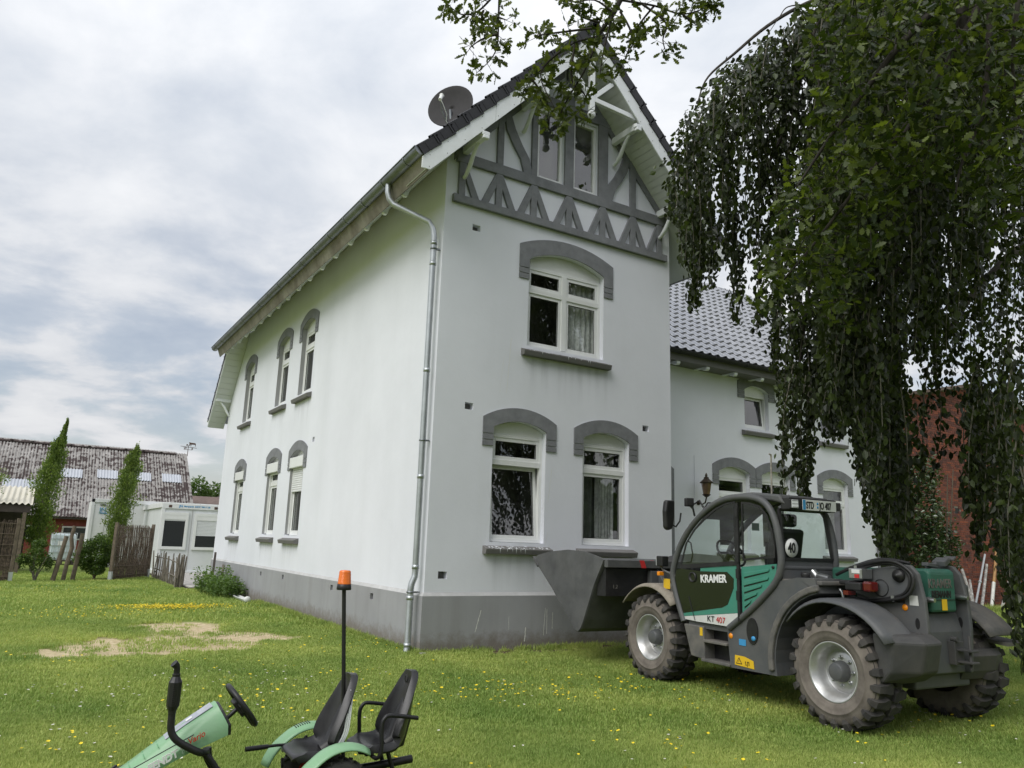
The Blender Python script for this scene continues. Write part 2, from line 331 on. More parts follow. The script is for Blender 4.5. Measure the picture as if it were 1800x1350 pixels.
wall('gable_wall', fG, [(0, PT), (GW, PT), (GW, roofz(GW)-.2), (2.448, AP-.2), (0, roofz(0)-.2)], gs+at_holes, [v for v in VENTS if v[0] is fG])
wall('side_wall', fS, [(0, PT), (SL, PT), (SL, 5.66), (13.45, 7.82), (0, 7.86)], ss, [v for v in VENTS if v[0] is fS])
door_h = (fW, 5.75, 6.80, dict(zb=.90, zs=3.22, zc=3.36), 'door', {})
wall('wing_wall', fW, [(GW, PT), (WX, PT), (WX, 6.0), (GW, 6.0)], ws+[door_h], [v for v in VENTS if v[0] is fW])
for nm, q in (('wing_return_wall', [(GW, 0, PT), (GW, WY, PT), (GW, WY, 8.0), (GW, 0, 8.0)]), ('end_wall', [(WX, WY, PT), (WX, 11, PT), (WX, 11, 6), (WX, 6.5, 10.0), (WX, WY, 6)]), ('rear_wall', [(0, SL, 0), (GW+1, SL, 0), (GW+1, SL, 5.9), (0, SL, 5.7)]), ('rear_wall', [(GW+1, 11, 0), (WX, 11, 0), (WX, 11, 6), (GW+1, 11, 6)]), ('rear_wall', [(GW+1, 11, 0), (GW+1, SL, 0), (GW+1, SL, 6), (GW+1, 11, 6)])):
    MB().add(q, [tuple(range(len(q)))]).build(nm, 'stucco', house)
# plinth: 4 cm proud, with a sloping painted ledge
PV = [(fS, 9.25, .68), (fS, 7.29, .70), (fS, 3.95, .68), (fS, 1.92, .67)]
b = MB(); q = .04
hs = [vent_poly(u, z, .07, .05) for _, u, z in PV]
v, f = holed([(-q, -.3), (SL+q, -.3), (SL+q, PT-.05), (-q, PT-.05)], hs); b.add([(-q, y, z) for y, z in v], f)
for h in hs: b.add([(-q, y, z) for y, z in h]+[(.08, y, z) for y, z in h], [(i, (i+1) % 4, 4+(i+1) % 4, 4+i) for i in range(4)])
b.add([(-q, -q, -.3), (GW+q, -q, -.3), (GW+q, -q, PT-.05), (-q, -q, PT-.05)], [(0, 1, 2, 3)])
b.add([(GW+q, -q, -.3), (GW+q, WY-q, -.3), (GW+q, WY-q, PT-.05), (GW+q, -q, PT-.05)], [(0, 1, 2, 3)])
b.add([(GW+q, WY-q, -.3), (WX+q, WY-q, -.3), (WX+q, WY-q, PT-.05), (GW+q, WY-q, PT-.05)], [(0, 1, 2, 3)])
b.add([(WX+q, WY-q, -.3), (WX+q, 11, -.3), (WX+q, 11, PT-.05), (WX+q, WY-q, PT-.05)], [(0, 1, 2, 3)])
b.build('plinth', 'plinth_paint', house)
for h in hs: MB().add([(.06, y, z) for y, z in h], [(0, 1, 2, 3)]).build('vent_grille', 'timber_black', house)
path_o = [(SL+q, -q, 0), (-q, -q, 1), (-q, GW+q, 2)]
b = MB()
def ledge(p0, p1, i0, i1):    # outer line p0-p1, inner line i0-i1
    b.add([(*p0, PT-.05), (*p1, PT-.05), (*i1, PT+.002), (*i0, PT+.002)], [(0, 1, 2, 3)])
ledge((-q, SL+q), (-q, -q), (-.002, SL), (-.002, -.002)); ledge((-q, -q), (GW+q, -q), (-.002, -.002), (GW, -.002)); ledge((GW+q, WY-q), (WX+q, WY-q), (GW, WY-.002), (WX, WY-.002))
b.build('plinth_ledge', 'plinth_ledge', house)
# ------------------------------------------------------------------ windows
def ring(b, fn, u0, u1, z0, z1, t, d0, d1):
    for a, c, e, g in ((u0, u0+t, z0, z1), (u1-t, u1, z0, z1), (u0+t, u1-t, z0, z0+t), (u0+t, u1-t, z1-t, z1)):
        b.prism([(a, e), (c, e), (c, g), (a, g)], d0, d1, fn)
def pane(parent, fn, u0, u1, z0, z1, d, tilt=0, zp=0):
    pts = [fn(u, z, d + (z-zp)*tilt) for u, z in ((u0, z0), (u1, z0), (u1, z1), (u0, z1))]
    MB().add(pts, [(0, 1, 2, 3)]).build('pane', 'pane_glass', parent)
def curtain(parent, fn, u0, u1, z0, z1, d, mat='curtain'):
    b = MB(); n = 48
    b.grid(lambda s, t: fn(u0+(u1-u0)*s, z0+(z1-z0)*t, d+.03*math.sin(s*38+.6*math.sin(t*4))+.012*math.sin(s*91)), n, 4).build('curtain', mat, parent)
def window(fn, u0, u1, sp, style, tilt=False, droppings=False, box=False, shutter=False, cur=False):
    w = empty('window', parent=house); zb, zs, zc = sp['zb'], sp['zs'], sp['zc']; D0, D1 = .10, .17
    # painted surround with two cut joints low on each leg
    t = sp['st']; so, sc, sb = sp['so'], sp['sc'], sp['sb']
    b = MB(); outer = arc_pts(u0-t, u1+t, so, sc, 16); inner = arc_pts(u0, u1, zs, zc, 16); zj = sb+.20
    for i in range(16): b.prism([outer[i], outer[i+1], inner[i+1], inner[i]], -.022, -.001, fn)
    for s0, s1, ip, op in ((u1, u1+t, inner[0], outer[0]), (u0-t, u0, inner[-1], outer[-1])):
        (b.prism([(s0, zj), (s1, zj), op, ip], -.022, -.001, fn) if s0 == u1 else b.prism([(s0, zj), (s1, zj), ip, op], -.022, -.001, fn))
        for k in range(2): b.prism([(s0, sb+k*.1), (s1, sb+k*.1), (s1, sb+k*.1+.086), (s0, sb+k*.1+.086)], -.022, -.001, fn)
    b.build('surround', 'trim_grey', w)
    # sill: sloping top, square nose, cut back below
    b = MB(); e = .115; b.prism([(-.12, -.115), (-.10, -.185), (0, -.185), (.17, -.02), (.17, .005), (-.12, -.10)], u0-e, u1+e, lambda a, z, u: fn(u, zb+z, a))
    b.build('sill', 'sill_grey', w, bevel=.006)
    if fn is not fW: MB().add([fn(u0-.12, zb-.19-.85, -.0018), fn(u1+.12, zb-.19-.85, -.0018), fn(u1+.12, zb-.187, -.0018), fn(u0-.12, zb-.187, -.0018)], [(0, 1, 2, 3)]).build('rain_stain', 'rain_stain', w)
    if droppings:
        b = MB()
        for _ in range(60):
            u = random.uniform(u0-.08, u1+.06); a = random.uniform(-.118, .0); L = random.uniform(.02, .07); ww = random.uniform(.006, .018)
            zz = lambda aa: zb-.10+(aa+.12)*(.105/.29)+.003
            b.add([fn(u-ww, zz(a), a), fn(u+ww, zz(a), a), fn(u+ww*.6, zz(a-L*.6), max(a-L, -.12)), fn(u-ww*.7, zz(a-L*.6), max(a-L, -.12))], [(0, 1, 2, 3)])
        for _ in range(6):
            u = random.uniform(u0, u1); b.add([fn(u-.006, zb-.10, -.123), fn(u+.006, zb-.10, -.123), fn(u+.003, zb-.10-random.uniform(.03, .08), -.123)], [(0, 1, 2)])
        tag(b.build('bird_dropping', 'white_paint', w), kind='stuff')
    # outer frame with the arched head filled in
    top = zs-.09; b = MB(); ring(b, fn, u0, u1, zb+.004, top, .055, D0, D1)
    ap = arc_pts(u0+.003, u1-.003, zs-.003, zc-.003, 14); b.prism([(u0+.003, top+.001), (u1-.003, top+.001)]+ap, D0+.012, D1, fn)
    mid = (u0+u1)/2; zt = zb + (top-zb)*(.735 if style == 'low' else .70)
    if style in ('low', 'cross'): b.prism([(u0+.05, zt-.045), (u1-.05, zt-.045), (u1-.05, zt+.045), (u0+.05, zt+.045)], D0-.008, D1-.003, fn)
    if style == 'cross': b.prism([(mid-.05, zb+.05), (mid+.05, zb+.05), (mid+.05, top-.05), (mid-.05, top-.05)], D0-.012, D1-.006, fn)
    b.build('frame', 'upvc', w, bevel=.004)
    g = .052
    def sash(a, c, e, gz, tl=0.0):
        bb = MB(); f2 = (lambda u, z, d: fn(u, z, d+(z-e)*tl)) if tl else fn
        ring(bb, f2, a, c, e, gz, .062, D0+.012, D1-.012); bb.build('sash', 'upvc', w, bevel=.005)
        pane(w, fn, a+.055, c-.055, e+.055, gz-.055, D0+.045, tl, e)
        seal = MB(); f3 = f2; ring(seal, f3, a+.058, c-.058, e+.058, gz-.058, .009, D0+.02, D0+.035); seal.build('seal', 'timber_black', w)
    if style == 'cross':
        for a, c in ((u0+g, mid-.046), (mid+.046, u1-g)): sash(a, c, zb+g, zt-.04); sash(a, c, zt+.04, top-g)
    elif style == 'low':
        sash(u0+g, u1-g, zb+g, zt-.04, .085 if tilt else 0); sash(u0+g, u1-g, zt+.04, top-g)
    else: sash(u0+g, u1-g, zb+g, top-g, .10 if tilt else 0)
    if fn is fS:      # grey painted jambs and head
        ap2 = [(u0+.004, zb+.02)]+[(u1-.004, zb+.02)]+arc_pts(u0+.004, u1-.004, zs-.004, zc-.004, 14); bb = MB(); n_ = len(ap2)
        bb.add([fn(u, z, -.001) for u, z in ap2]+[fn(u, z, .099) for u, z in ap2], [(i, i+1, n_+i+1, n_+i) for i in range(1, n_-1)]+[(n_-1, 0, n_, 2*n_-1)]); bb.build('reveal', 'reveal_grey', w)
    # the room behind
    r = MB(); x0, x1, y0, y1, dz = u0-.35, u1+.35, zb-.5, zc+.2, 1.5
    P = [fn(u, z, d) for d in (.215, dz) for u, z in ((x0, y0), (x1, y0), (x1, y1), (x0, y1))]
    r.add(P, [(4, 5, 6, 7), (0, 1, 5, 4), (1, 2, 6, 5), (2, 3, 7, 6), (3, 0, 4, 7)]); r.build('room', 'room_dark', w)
    if cur:
        if style == 'cross': curtain(w, fn, mid+.14, u1+.04, zb-.1, top+.1, .28); curtain(w, fn, u0-.02, u0+.12, zb-.1, top+.1, .5)
        else: curtain(w, fn, u0-.05, u1+.05, zb-.1, top+.1, .60, 'sheer'); curtain(w, fn, u1-.36, u1+.05, zb-.1, top+.1, .50)
    elif fn is fS and style == 'low': curtain(w, fn, u0-.05, u1+.05, zb-.1, top+.1, .34)
    if box:         # roller shutter box set in the arch
        b = MB(); b.prism([(-.035, 0), (.10, 0), (.10, .26), (-.035, .24)], u0+.004, u1-.004, lambda a, z, u: fn(u, zs-.27+z, a)); b.build('shutter_box', 'upvc', w, bevel=.008)
        for s in (u0+.004, u1-.044): MB().prism([(s, zb+.03), (s+.04, zb+.03), (s+.04, zs-.272), (s, zs-.272)], .06, .095, fn).build('shutter_rail', 'upvc', w)
        ns = 11 if shutter else 1
        m = None
        for k in range(ns):
            z1 = zs-.275-k*.05
            if m is None:
                b = MB(); b.prism([(.068, -.046), (.082, -.046), (.086, -.02), (.082, 0), (.068, 0), (.062, -.023)], u0+.03, u1-.03, lambda a, z, u: fn(u, z, a)); m = b.build('shutter_slat', 'blind_slat', w, loc=(0, 0, z1))
            else: inst(m, w, loc=(0, 0, z1))
    return w
for w in WINS: window(w[0], w[1], w[2], w[3], w[4], **w[5])
# attic windows between the timbers
for k, (a, c) in enumerate(ATT):
    w = empty('window', parent=house); zb, zt = 7.955, 9.375
    b = MB(); ring(b, fG, a+.004, c-.004, zb, zt, .032, .03, .11); b.build('frame', 'upvc', w, bevel=.004)
    b = MB(); ring(b, fG, a+.030, c-.030, zb+.030, zt-.030, .042, .02, .09); b.build('sash', 'upvc', w, bevel=.004)
    pane(w, fG, a+.068, c-.068, zb+.068, zt-.068, .06)
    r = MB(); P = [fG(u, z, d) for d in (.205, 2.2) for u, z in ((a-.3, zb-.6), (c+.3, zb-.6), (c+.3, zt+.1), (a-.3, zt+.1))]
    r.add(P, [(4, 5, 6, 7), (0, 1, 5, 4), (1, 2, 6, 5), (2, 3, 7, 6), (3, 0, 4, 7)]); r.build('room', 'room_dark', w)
# the door in the wing, mostly hidden by the gable corner
dr = empty('door', parent=house)
b = MB(); u0, u1 = 5.75, 6.80
outer = arc_pts(u0-.24, u1+.24, 3.36, 3.60, 12); inner = arc_pts(u0, u1, 3.22, 3.36, 12)
for i in range(12): b.prism([outer[i], outer[i+1], inner[i+1], inner[i]], -.022, -.001, fW)
b.prism([(u1, .86), (u1+.24, .86), outer[0], inner[0]], -.022, -.001, fW); b.prism([(u0-.24, .86), (u0, .86), inner[-1], outer[-1]], -.022, -.001, fW)
b.build('surround', 'trim_grey', dr)
MB().prism([(u0, .86)]+[(u1, .86)]+arc_pts(u0, u1, 3.22, 3.36, 12), .14, .19, fW).build('door_leaf', 'upvc', dr)
MB().bb(u0-.3, u1+.3, WY-1.0, WY-.05, -.2, .72).bb(u0-.2, u1+.2, WY-1.35, WY-1.0, -.2, .48).bb(u0-.2, u1+.2, WY-1.7, WY-1.35, -.2, .24).build('door_step', 'sill_grey', dr)
# ------------------------------------------------------------------ half-timbering of the gable
TD0, TD1 = -.055, -.001
def timber(poly, d=0.0): MB().py(poly, TD0+d, TD1).build('timber', 'trim_grey', house, bevel=.004)
timber([(.12, 7.05), (4.78, 7.05), (4.78, 7.18), (.12, 7.18)], -.02)
posts = [.27, .98, 1.69, 2.445, 3.21, 3.94, 4.61]; hw = .06
for i, x in enumerate(posts):
    ztop = min(7.77, roofz(x)-.22)
    timber([(x-hw, 7.181), (x+hw, 7.181), (x+hw, 7.769), (x-hw, 7.769)])
timber([(.16, 7.77), (4.72, 7.77), (4.72, 7.95), (.16, 7.95)], -.006)
for i, x in enumerate(posts):           # the little A-shaped struts
    for s in (-1, 1):
        if (i == 0 and s < 0) or (i == 6 and s > 0): continue
        timber([(x+s*.20, 7.182), (x+s*.335, 7.182), (x+s*.065, 7.768), (x+s*.0, 7.768), (x+s*.0, 7.66)], .004)
for x, half in ((.98, .06), (3.94, .065)): timber([(x-half, 7.951), (x+half, 7.951), (x+half, roofz(x+half)-.24), (x-half, roofz(x-half)-.24)])
for x0, x1 in ((1.62, 1.735), (3.105, 3.32)): timber([(x0, 7.951), (x1, 7.951), (x1, 9.419), (x0, 9.419)])
timber([(2.335, 7.951), (2.525, 7.951), (2.525, 9.419), (2.335, 9.419)])
timber([(1.42, 9.42), (3.48, 9.42), (3.30, 9.60), (1.60, 9.60)], -.004)
timber([(2.36, 9.601), (2.53, 9.601), (2.53, AP-.35), (2.36, AP-.35)])
for s in (-1, 1):                        # S-curved braces
    cv = [(1.06, 8.95), (1.17, 8.66), (1.32, 8.40), (1.47, 8.19), (1.545, 7.952)]
    L = [(x-.02-.06*(k > 0), z) for k, (x, z) in enumerate(cv)]; Rr = [(x+.10+.0*k, z+.05*(k < 4)) for k, (x, z) in enumerate(cv)]
    poly = [(x if s < 0 else 4.896-x, z) for x, z in L+Rr[::-1]]; timber(poly, .006)
    rk = [(.12, roofz(.12)-.42), (2.30, roofz(2.30)-.42), (2.30, roofz(2.30)-.24), (.12, roofz(.12)-.24)]
    timber([(x if s < 0 else 4.896-x, z) for x, z in rk], .01)
# ------------------------------------------------------------------ cross-gable roof
Lsl = math.sqrt(1+SLP*SLP)
EX = .75                                  # eaves overhang
roof = empty('roof', parent=house)
TW = .255
def tile_geo(b, n=8, w=TW, L=.42, th=.02):
    prof = []
    for i in range(n+1):
        u = i/n; h = .033*(math.sin(math.pi*(u-.50)/.50) if u > .5 else -.42*math.sin(math.pi*u/.5)); prof.append(((u-.5)*(w+.012), h+.012))
    top = [(x, y, h + (.036 if y < .01 else 0)) for y in (0, L) for x, h in prof]; m = n+1
    low = [(x, 0, h+.036-th-.016) for x, h in prof]
    b.add(top+low, [(i, i+1, m+i+1, m+i) for i in range(n)], True); b.add(top[:m]+low, [(m+i, m+i+1, i+1, i) for i in range(n)])
    return b
tile_me = tile_geo(MB()).mesh('tile', 'roof_tile')
GA = .345
def slope_frame(o, e1, e2): return frame(o, e1, e2)
def tile_field(parent, M, ncol, nrow, c0=0, indiv=None):
    b = MB(); pts = []
    for r in range(nrow):
        for c in range(c0, ncol):
            mm = M @ Matrix.Translation((c*TW+TW/2, r*GA, random.uniform(0, .004))) @ Matrix.Rotation(random.uniform(-.006, .006), 4, 'Z')
            if indiv and indiv(r, c):
                o = bpy.data.objects.new('tile', tile_me); COL.objects.link(o); o.parent = parent; o.matrix_local = mm
            else: b.M = mm; tile_geo(b, 6)
    if b.f: tag(b.build('tile_field', 'roof_tile', parent), kind='stuff')
RIDGE_Y1 = 12.0
for s in (-1, 1):
    xe = 2.448 + s*(2.448+EX); ze = roofz(xe)
    e2 = Vector((-s, 0, SLP)).normalized(); e1 = Vector((0, -s, 0)) 
    # e1 x e2 must point outwards/up
    org = (xe, -EOV if e1.y > 0 else 12.9, ze); ll = 12.9+EOV
    if e1.y < 0: org = (xe, 12.9, ze)
    nrm = e1.cross(e2)
    if nrm.z < 0: e1 = -e1; org = (xe, -EOV if e1.y > 0 else 12.9, ze)
    M = slope_frame(org, e1, e2) @ Matrix.Translation((0, 0, .03)); slen = (2.448+EX)*Lsl
    tile_field(roof, M @ Matrix.Translation((0, 0, .02)), int(ll/TW), int(slen/GA)+1)
    # battened deck
    b = MB(); b.M = frame(org, e1, e2); b.bb(.05, ll, 0, slen, -.05, -.002); b.build('roof_deck', 'soffit_paint', roof)
    # verge tiles, each lapped over the next
    v = MB(); v.bb(-.045, .26, 0, .42, .0, .026); v.bb(-.045, -.022, 0, .40, -.135, .0); v.bb(-.049, -.045, .14, .152, -.125, .0); v.bb(-.056, -.045, 0, .03, -.135, .03); v.lathe([(.03, -.05), (.03, .25)], (0, 0, .012), 'y', 8)
    vt = None
    for r in range(int(slen/GA)+1):
        y0 = r*GA
        mm = Matrix.Translation((0, 0, 0)) @ slope_frame((xe, -EOV, ze), (0, 1, 0), e2)
        if s > 0: pass
        up = Vector((s*SLP, 0, 1)).normalized()
        Q = Matrix(((0, e2.x, up.x, xe+e2.x*y0+up.x*.145), (1, e2.y, up.y, -EOV), (0, e2.z, up.z, ze+e2.z*y0+up.z*.145), (0, 0, 0, 1)))
        Q = Q @ Matrix.Rotation(-.085, 4, 'X')
        if vt is None: vt = v.build('verge_tile', 'verge_dark', roof, bevel=.006)
        else: vt = inst(vt, roof)
        vt.matrix_local = Q
    # barge board in two lengths, with butt joint and nail heads
    j = .48 if s > 0 else .62
    def bpt(x, dz): return (2.448+s*x, AP-SLP*x+dz)
    for x0, x1 in ((0.0, (2.448+EX)*j-.002), ((2.448+EX)*j+.002, 2.448+EX+.02)):
        lo = .33
        poly = [bpt(x0, .0), bpt(x1, .0), bpt(x1-(.0 if x1 < 3 else -.0), -lo*(1 if x1 < 3 else .55)), bpt(x1-(.0 if x1 < 3 else .14), -lo), bpt(x0, -lo)]
        MB().py(poly, -EOV-.025, -EOV).build('barge_board', 'white_paint', house, bevel=.004)
    b = MB()
    for k in range(11):
        x = .2+k*.29
        for dz in (-.07, -.26):
            X, Z = bpt(x, dz+random.uniform(-.01, .01)); b.lathe([(.0001, -.004), (.007, -.003), (.007, 0)], (X, -EOV-.026, Z), 'y', 6)
    tag(b.build('nail_head', 'sill_grey', house), kind='stuff')
    # boarded soffit under the verge: planks across, from the gable wall out to the barge board
    n = 34; src = None
    for k in range(n):
        x0 = .10+k*(2.448+EX-.15)/n; wdt = (2.448+EX-.15)/n*Lsl-.006
        cx = x0+.5*(2.448+EX-.15)/n
        if src is None: src = MB().bb(-wdt/2, wdt/2, -EOV+.004, -.004, -.012, .0).build('soffit_board', 'soffit_paint', house)
        else: src = inst(src, house)
        src.location = (2.448+s*cx, 0, AP-SLP*cx-.245); src.rotation_euler = (0, s*math.atan(SLP), 0)
# decorative truss in the peak
b = MB(); y0, y1 = -EOV+.02, -EOV+.10
b.bb(2.40, 2.50, y0, y1, 9.18, 10.25); b.build('king_post', 'white_paint', house, bevel=.008)
MB().sphere((2.45, (y0+y1)/2, 9.10), .075).build('finial_ball', 'white_paint', house)
for s in (-1, 1):
    MB().bar((2.45+s*.052, (y0+y1)/2, 9.40), (2.45+s*1.00, (y0+y1)/2, 9.36), .07, .09).build('collar_beam', 'white_paint', house, bevel=.006)
    MB().bar((2.45+s*.05, (y0+y1)/2, 9.46), (2.45+s*.46, (y0+y1)/2, 9.86), .06, .085).build('brace', 'white_paint', house, bevel=.006)
for s, x, z in ((-1, .30, 7.92), (-1, 1.42, 9.12), (1, .30, 7.92), (1, 1.42, 9.12)):    # knee brackets carrying the verge
    X = 2.448+s*(2.448-x)
    bk = empty('bracket', parent=house)
    MB().bb(X-.05, X+.05, -EOV+.03, -.02, z, z+.13).build('bracket_arm', 'white_paint', bk, bevel=.01)
    MB().bb(X-.07, X+.07, -EOV-.03, -EOV+.05, z+.03, z+.10).bb(X-.055, X+.055, -EOV-.045, -EOV+.04, z-.03, z+.027).build('bracket_nose', 'white_paint', bk, bevel=.012)
    MB().tube([(X, -.04, z-.42), (X, -.10, z-.40), (X, -.22, z-.30), (X, -.36, z-.10), (X, -.50, z+.02)], [.035, .036, .042, .036, .03], 8).build('bracket_strut', 'white_paint', bk)
# ------------------------------------------------------------------ left eaves: fascia, rafter feet, gutter
ex = -EX; ez = roofz(ex); YE = 14.35
MB().add([(ex-.005, -EOV, ez+.03), (ex-.005, YE, ez+.03), (ex+.09, YE, ez-.22), (ex+.09, -EOV, ez-.22)], [(0, 1, 2, 3)]).build('fascia', 'fascia_stain', house, solid=.022)
MB().add([(ex+.095, -EOV+.03, ez-.20), (ex+.095, YE, ez-.20), (-.01, YE, roofz(-.01)-.29), (-.01, -EOV+.03, roofz(-.01)-.29)], [(0, 1, 2, 3)]).build('eaves_soffit', 'soffit_paint', house, solid=.015)
src = None
for k in range(17):                       # shaped rafter feet showing below the fascia
    y = .30+k*.84
    if src is None:
        pr = [(ex+.115, ez-.20), (ex+.115, ez-.235), (ex+.15, ez-.262), (ex+.20, ez-.255), (ex+.24, ez-.12), (ex+.28, ez-.06), (-.02, roofz(-.02)-.34), (-.02, roofz(-.02)-.31)]
        src = MB().py([(x_, z_+.03) for x_, z_ in pr], -.035, .035).build('rafter_foot', 'white_paint', house, bevel=.008)
    else: src = inst(src, house)
    src.location = (0, y, 0)
def gutter(path, up, r, name, mat, parent, joints=0):
    # half-round channel along a straight path
    p, q = Vector(path[0]), Vector(path[1]); d = (q-p).normalized(); out_ = d.cross(Vector((0, 0, 1))); 
    b = MB(); n = 10; vs = []
    for e in (p, q):
        for rr in (r, r-.006):
            for k in range(n+1):
                t = math.pi*k/n; vs.append(e + out_*(-math.cos(t)*rr) - Vector((0, 0, 1))*(math.sin(t)*rr))
    m = n+1; fs = []
    for k in range(n): fs += [(k, k+1, 2*m+k+1, 2*m+k), (m+k, 3*m+k, 3*m+k+1, m+k+1)]
    b.add(vs, fs, True); b.add(vs, [tuple(range(m)), tuple(range(2*m, 3*m))])
    b.tube([p+out_*(-r-.004), q+out_*(-r-.004)], .011, 6); b.tube([p+out_*(r), q+out_*(r)], .008, 6)
    o = b.build(name, mat, parent)
    L = (q-p).length; src = None
    for i in range(joints):
        c = p+d*(L*(i+.5)/joints); bb = MB(); vv = []
        for e in (-.012, .012):
            for k in range(n+1):
                t = math.pi*k/n; vv.append(d*e + out_*(-math.cos(t)*(r+.006)) - Vector((0, 0, 1))*(math.sin(t)*(r+.006)))
        if src is None: bb.add(vv, [(k, k+1, m+k+1, m+k) for k in range(n)], True); src = bb.build('gutter_strap', mat, o, solid=.006, loc=c)
        else: src = inst(src, o, loc=c)
    return o
gut = gutter(((ex-.05, -EOV-.03, ez+.10), (ex-.05, YE+.25, ez+.10)), None, .105, 'gutter', 'zinc', house, 17)
# downpipe with swan neck
dp = [(ex-.05, -.05+.55, ez+.02), (ex-.05, .50, ez-.13), (ex-.02, .49, ez-.24), (ex+.04, .46, ez-.33), (-.20, .14, 6.66), (-.135, .10, 6.53), (-.115, .095, 6.40), (-.115, .09, 1.16), (-.12, .09, 1.08), (-.165, .085, .98), (-.175, .085, .90), (-.175, .085, .10), (-.20, .07, .0), (-.26, .05, -.08)]
b = MB(); b.tube(dp, .048, 14); b.build('downpipe', 'zinc_pale', house)
for x, z in ((-.115, 6.30), (-.115, 5.95), (-.115, 2.55), (-.115, 4.2), (-.175, .78), (-.115, 1.22), (-.175, .12)): MB().lathe([(.049, -.03), (.054, -.03), (.054, .03), (.049, .03)], (x, .09, z), 'z', 14).build('pipe_collar', 'zinc_pale', house)
for x, z in ((-.115, 6.2), (-.115, 3.1), (-.175, .86)): MB().lathe([(.05, -.012), (.058, -.012), (.058, .012), (.05, .012)], (x, .09, z), 'z', 14).bb(x+.05, -.001 if z > .9 else -.03, .08, .10, z-.01, z+.01).bb(x+.04, x+.09, .055, .08, z-.012, z+.012).build('pipe_clip', 'zinc', house)
# right eaves of the cross gable
xr = 4.896+EX; zr = roofz(xr)
MB().bb(xr-.03, xr, -EOV, 3.4, zr-.30, zr-.02).build('fascia', 'trim_grey', house)
MB().add([(xr-.03, -EOV+.03, zr-.28), (xr-.03, 3.2, zr-.28), (GW+.005, 3.2, roofz(GW)-.28), (GW+.005, -EOV+.03, roofz(GW)-.28)], [(0, 1, 2, 3)]).build('eaves_soffit', 'soffit_paint', house, solid=.015)
# ------------------------------------------------------------------ rear slope seen edge-on at the far left
VX = -.52; rs = 1.10
def rz(y): return 5.74 + .26 + rs*(15.36-y)
y_e, y_t = 16.02, 10.9
org = (VX, y_e, rz(y_e)); e2 = Vector((0, -1, rs)).normalized(); e1 = Vector((-1, 0, 0)); ll = 16.0
def ry_of(z): return 15.36-(z-6.0)/rs
b = MB(); b.add([(VX+.03, y_e, rz(y_e)-.05), (5.9, y_e, rz(y_e)-.05), (5.6, ry_of(roofz(5.6)), roofz(5.6)-.05), (2.448, ry_of(AP), AP-.05), (VX+.03, ry_of(roofz(VX))+.15, roofz(VX)-.15)], [(0, 1, 2, 3, 4)]); b.build('rear_roof_deck', 'roof_tile', roof, solid=.05)
v = MB(); v.bb(-.012, .24, 0, .40, 0, .022); v.bb(-.014, .0, 0, .40, -.12, 0); v.bb(-.02, -.012, 0, .03, -.12, .02)
vt = None
for r in range(14):
    Q = Matrix(((1, 0, 0, VX), (0, e2.y, rs/math.sqrt(1+rs*rs), y_e+e2.y*r*GA), (0, e2.z, 1/math.sqrt(1+rs*rs), rz(y_e)+e2.z*r*GA+.02), (0, 0, 0, 1))) @ Matrix.Rotation(-.075, 4, 'X')
    if rz(y_e)+e2.z*r*GA > 7.72: break
    vt = v.build('verge_tile', 'verge_dark', roof) if vt is None else inst(vt, roof)
    vt.matrix_local = Q
yy0, yy1 = y_e-.03, 13.75
MB().prism([(yy0, rz(yy0)-.02), (yy1, rz(yy1)-.02), (yy1, rz(yy1)-.27), (yy0, rz(yy0)-.27)], VX-.001, VX+.03, lambda u, v_, w: (w, u, v_)).build('barge_board', 'white_paint', house)
src = None; nb = 17
for k in range(nb):
    y = yy0-.04-k*.150; wdt = .150*math.sqrt(1+rs*rs)-.008
    if src is None: src = MB().bb(VX+.032, -.004, -wdt/2, wdt/2, -.012, 0).build('soffit_board', 'soffit_paint', house)
    else: src = inst(src, house)
    src.location = (0, y, rz(y)-.245); src.rotation_euler = (-math.atan(rs), 0, 0)
bk = empty('bracket', parent=house)
MB().bb(VX+.03, -.01, 15.22, 15.34, 5.80, 5.93).build('bracket_arm', 'white_paint', bk, bevel=.008)
MB().tube([(-.02, 15.28, 5.36), (-.08, 15.28, 5.44), (-.18, 15.28, 5.62), (-.33, 15.28, 5.79)], [.03, .035, .038, .03], 8).build('bracket_strut', 'white_paint', bk)
gutter(((VX-.02, y_e+.05, rz(y_e)-.02), (5, y_e+.05, rz(y_e)-.02)), None, .06, 'gutter', 'white_paint', house)
# ------------------------------------------------------------------ wing roof: glazed pantiles, ridge, gutter
we = (GW-2.0, 1.70, 5.95); wsl = .85; e2 = Vector((0, 1, wsl)).normalized(); e1 = Vector((1, 0, 0))
Mw = frame(we, e1, e2); wlen = 4.80*math.sqrt(1+wsl*wsl); nr = int(wlen/GA)
c_first = 8
tile_field(roof, Mw @ Matrix.Translation((0, 0, .03)), int((WX+.35-we[0])/TW), nr, 0, indiv=lambda r, c: c_first <= c < c_first+16)
b = MB(); b.M = Mw; b.bb(0, WX+.3-we[0], .05, wlen, -.06, -.004); b.build('roof_deck', 'timber_black', roof)
b = MB(); b.add([(GW-2, 6.5, 10.0), (WX+.3, 6.5, 10.0), (WX+.3, 11.3, 5.95), (GW-2, 11.3, 5.95)], [(0, 1, 2, 3)]); b.build('rear_roof_deck', 'roof_tile', roof, solid=.05)
src = None
for k in range(26):
    x = 4.0+k*.41
    if src is None:
        b = MB(); b.lathe([(.11, 0), (.118, .02), (.105, .05), (.10, .43)], (0, 0, 0), 'x', 10, arc=math.pi); src = b.build('ridge_tile', 'roof_tile', roof, solid=.012)
    else: src = inst(src, roof)
    src.location = (x, 6.48, 9.99+random.uniform(0, .01)); src.rotation_euler = (0, 0, 0)
gutter(((GW+.25, 1.655, 5.95), (WX+.35, 1.655, 5.95)), None, .07, 'gutter', 'timber_black', house, 9)
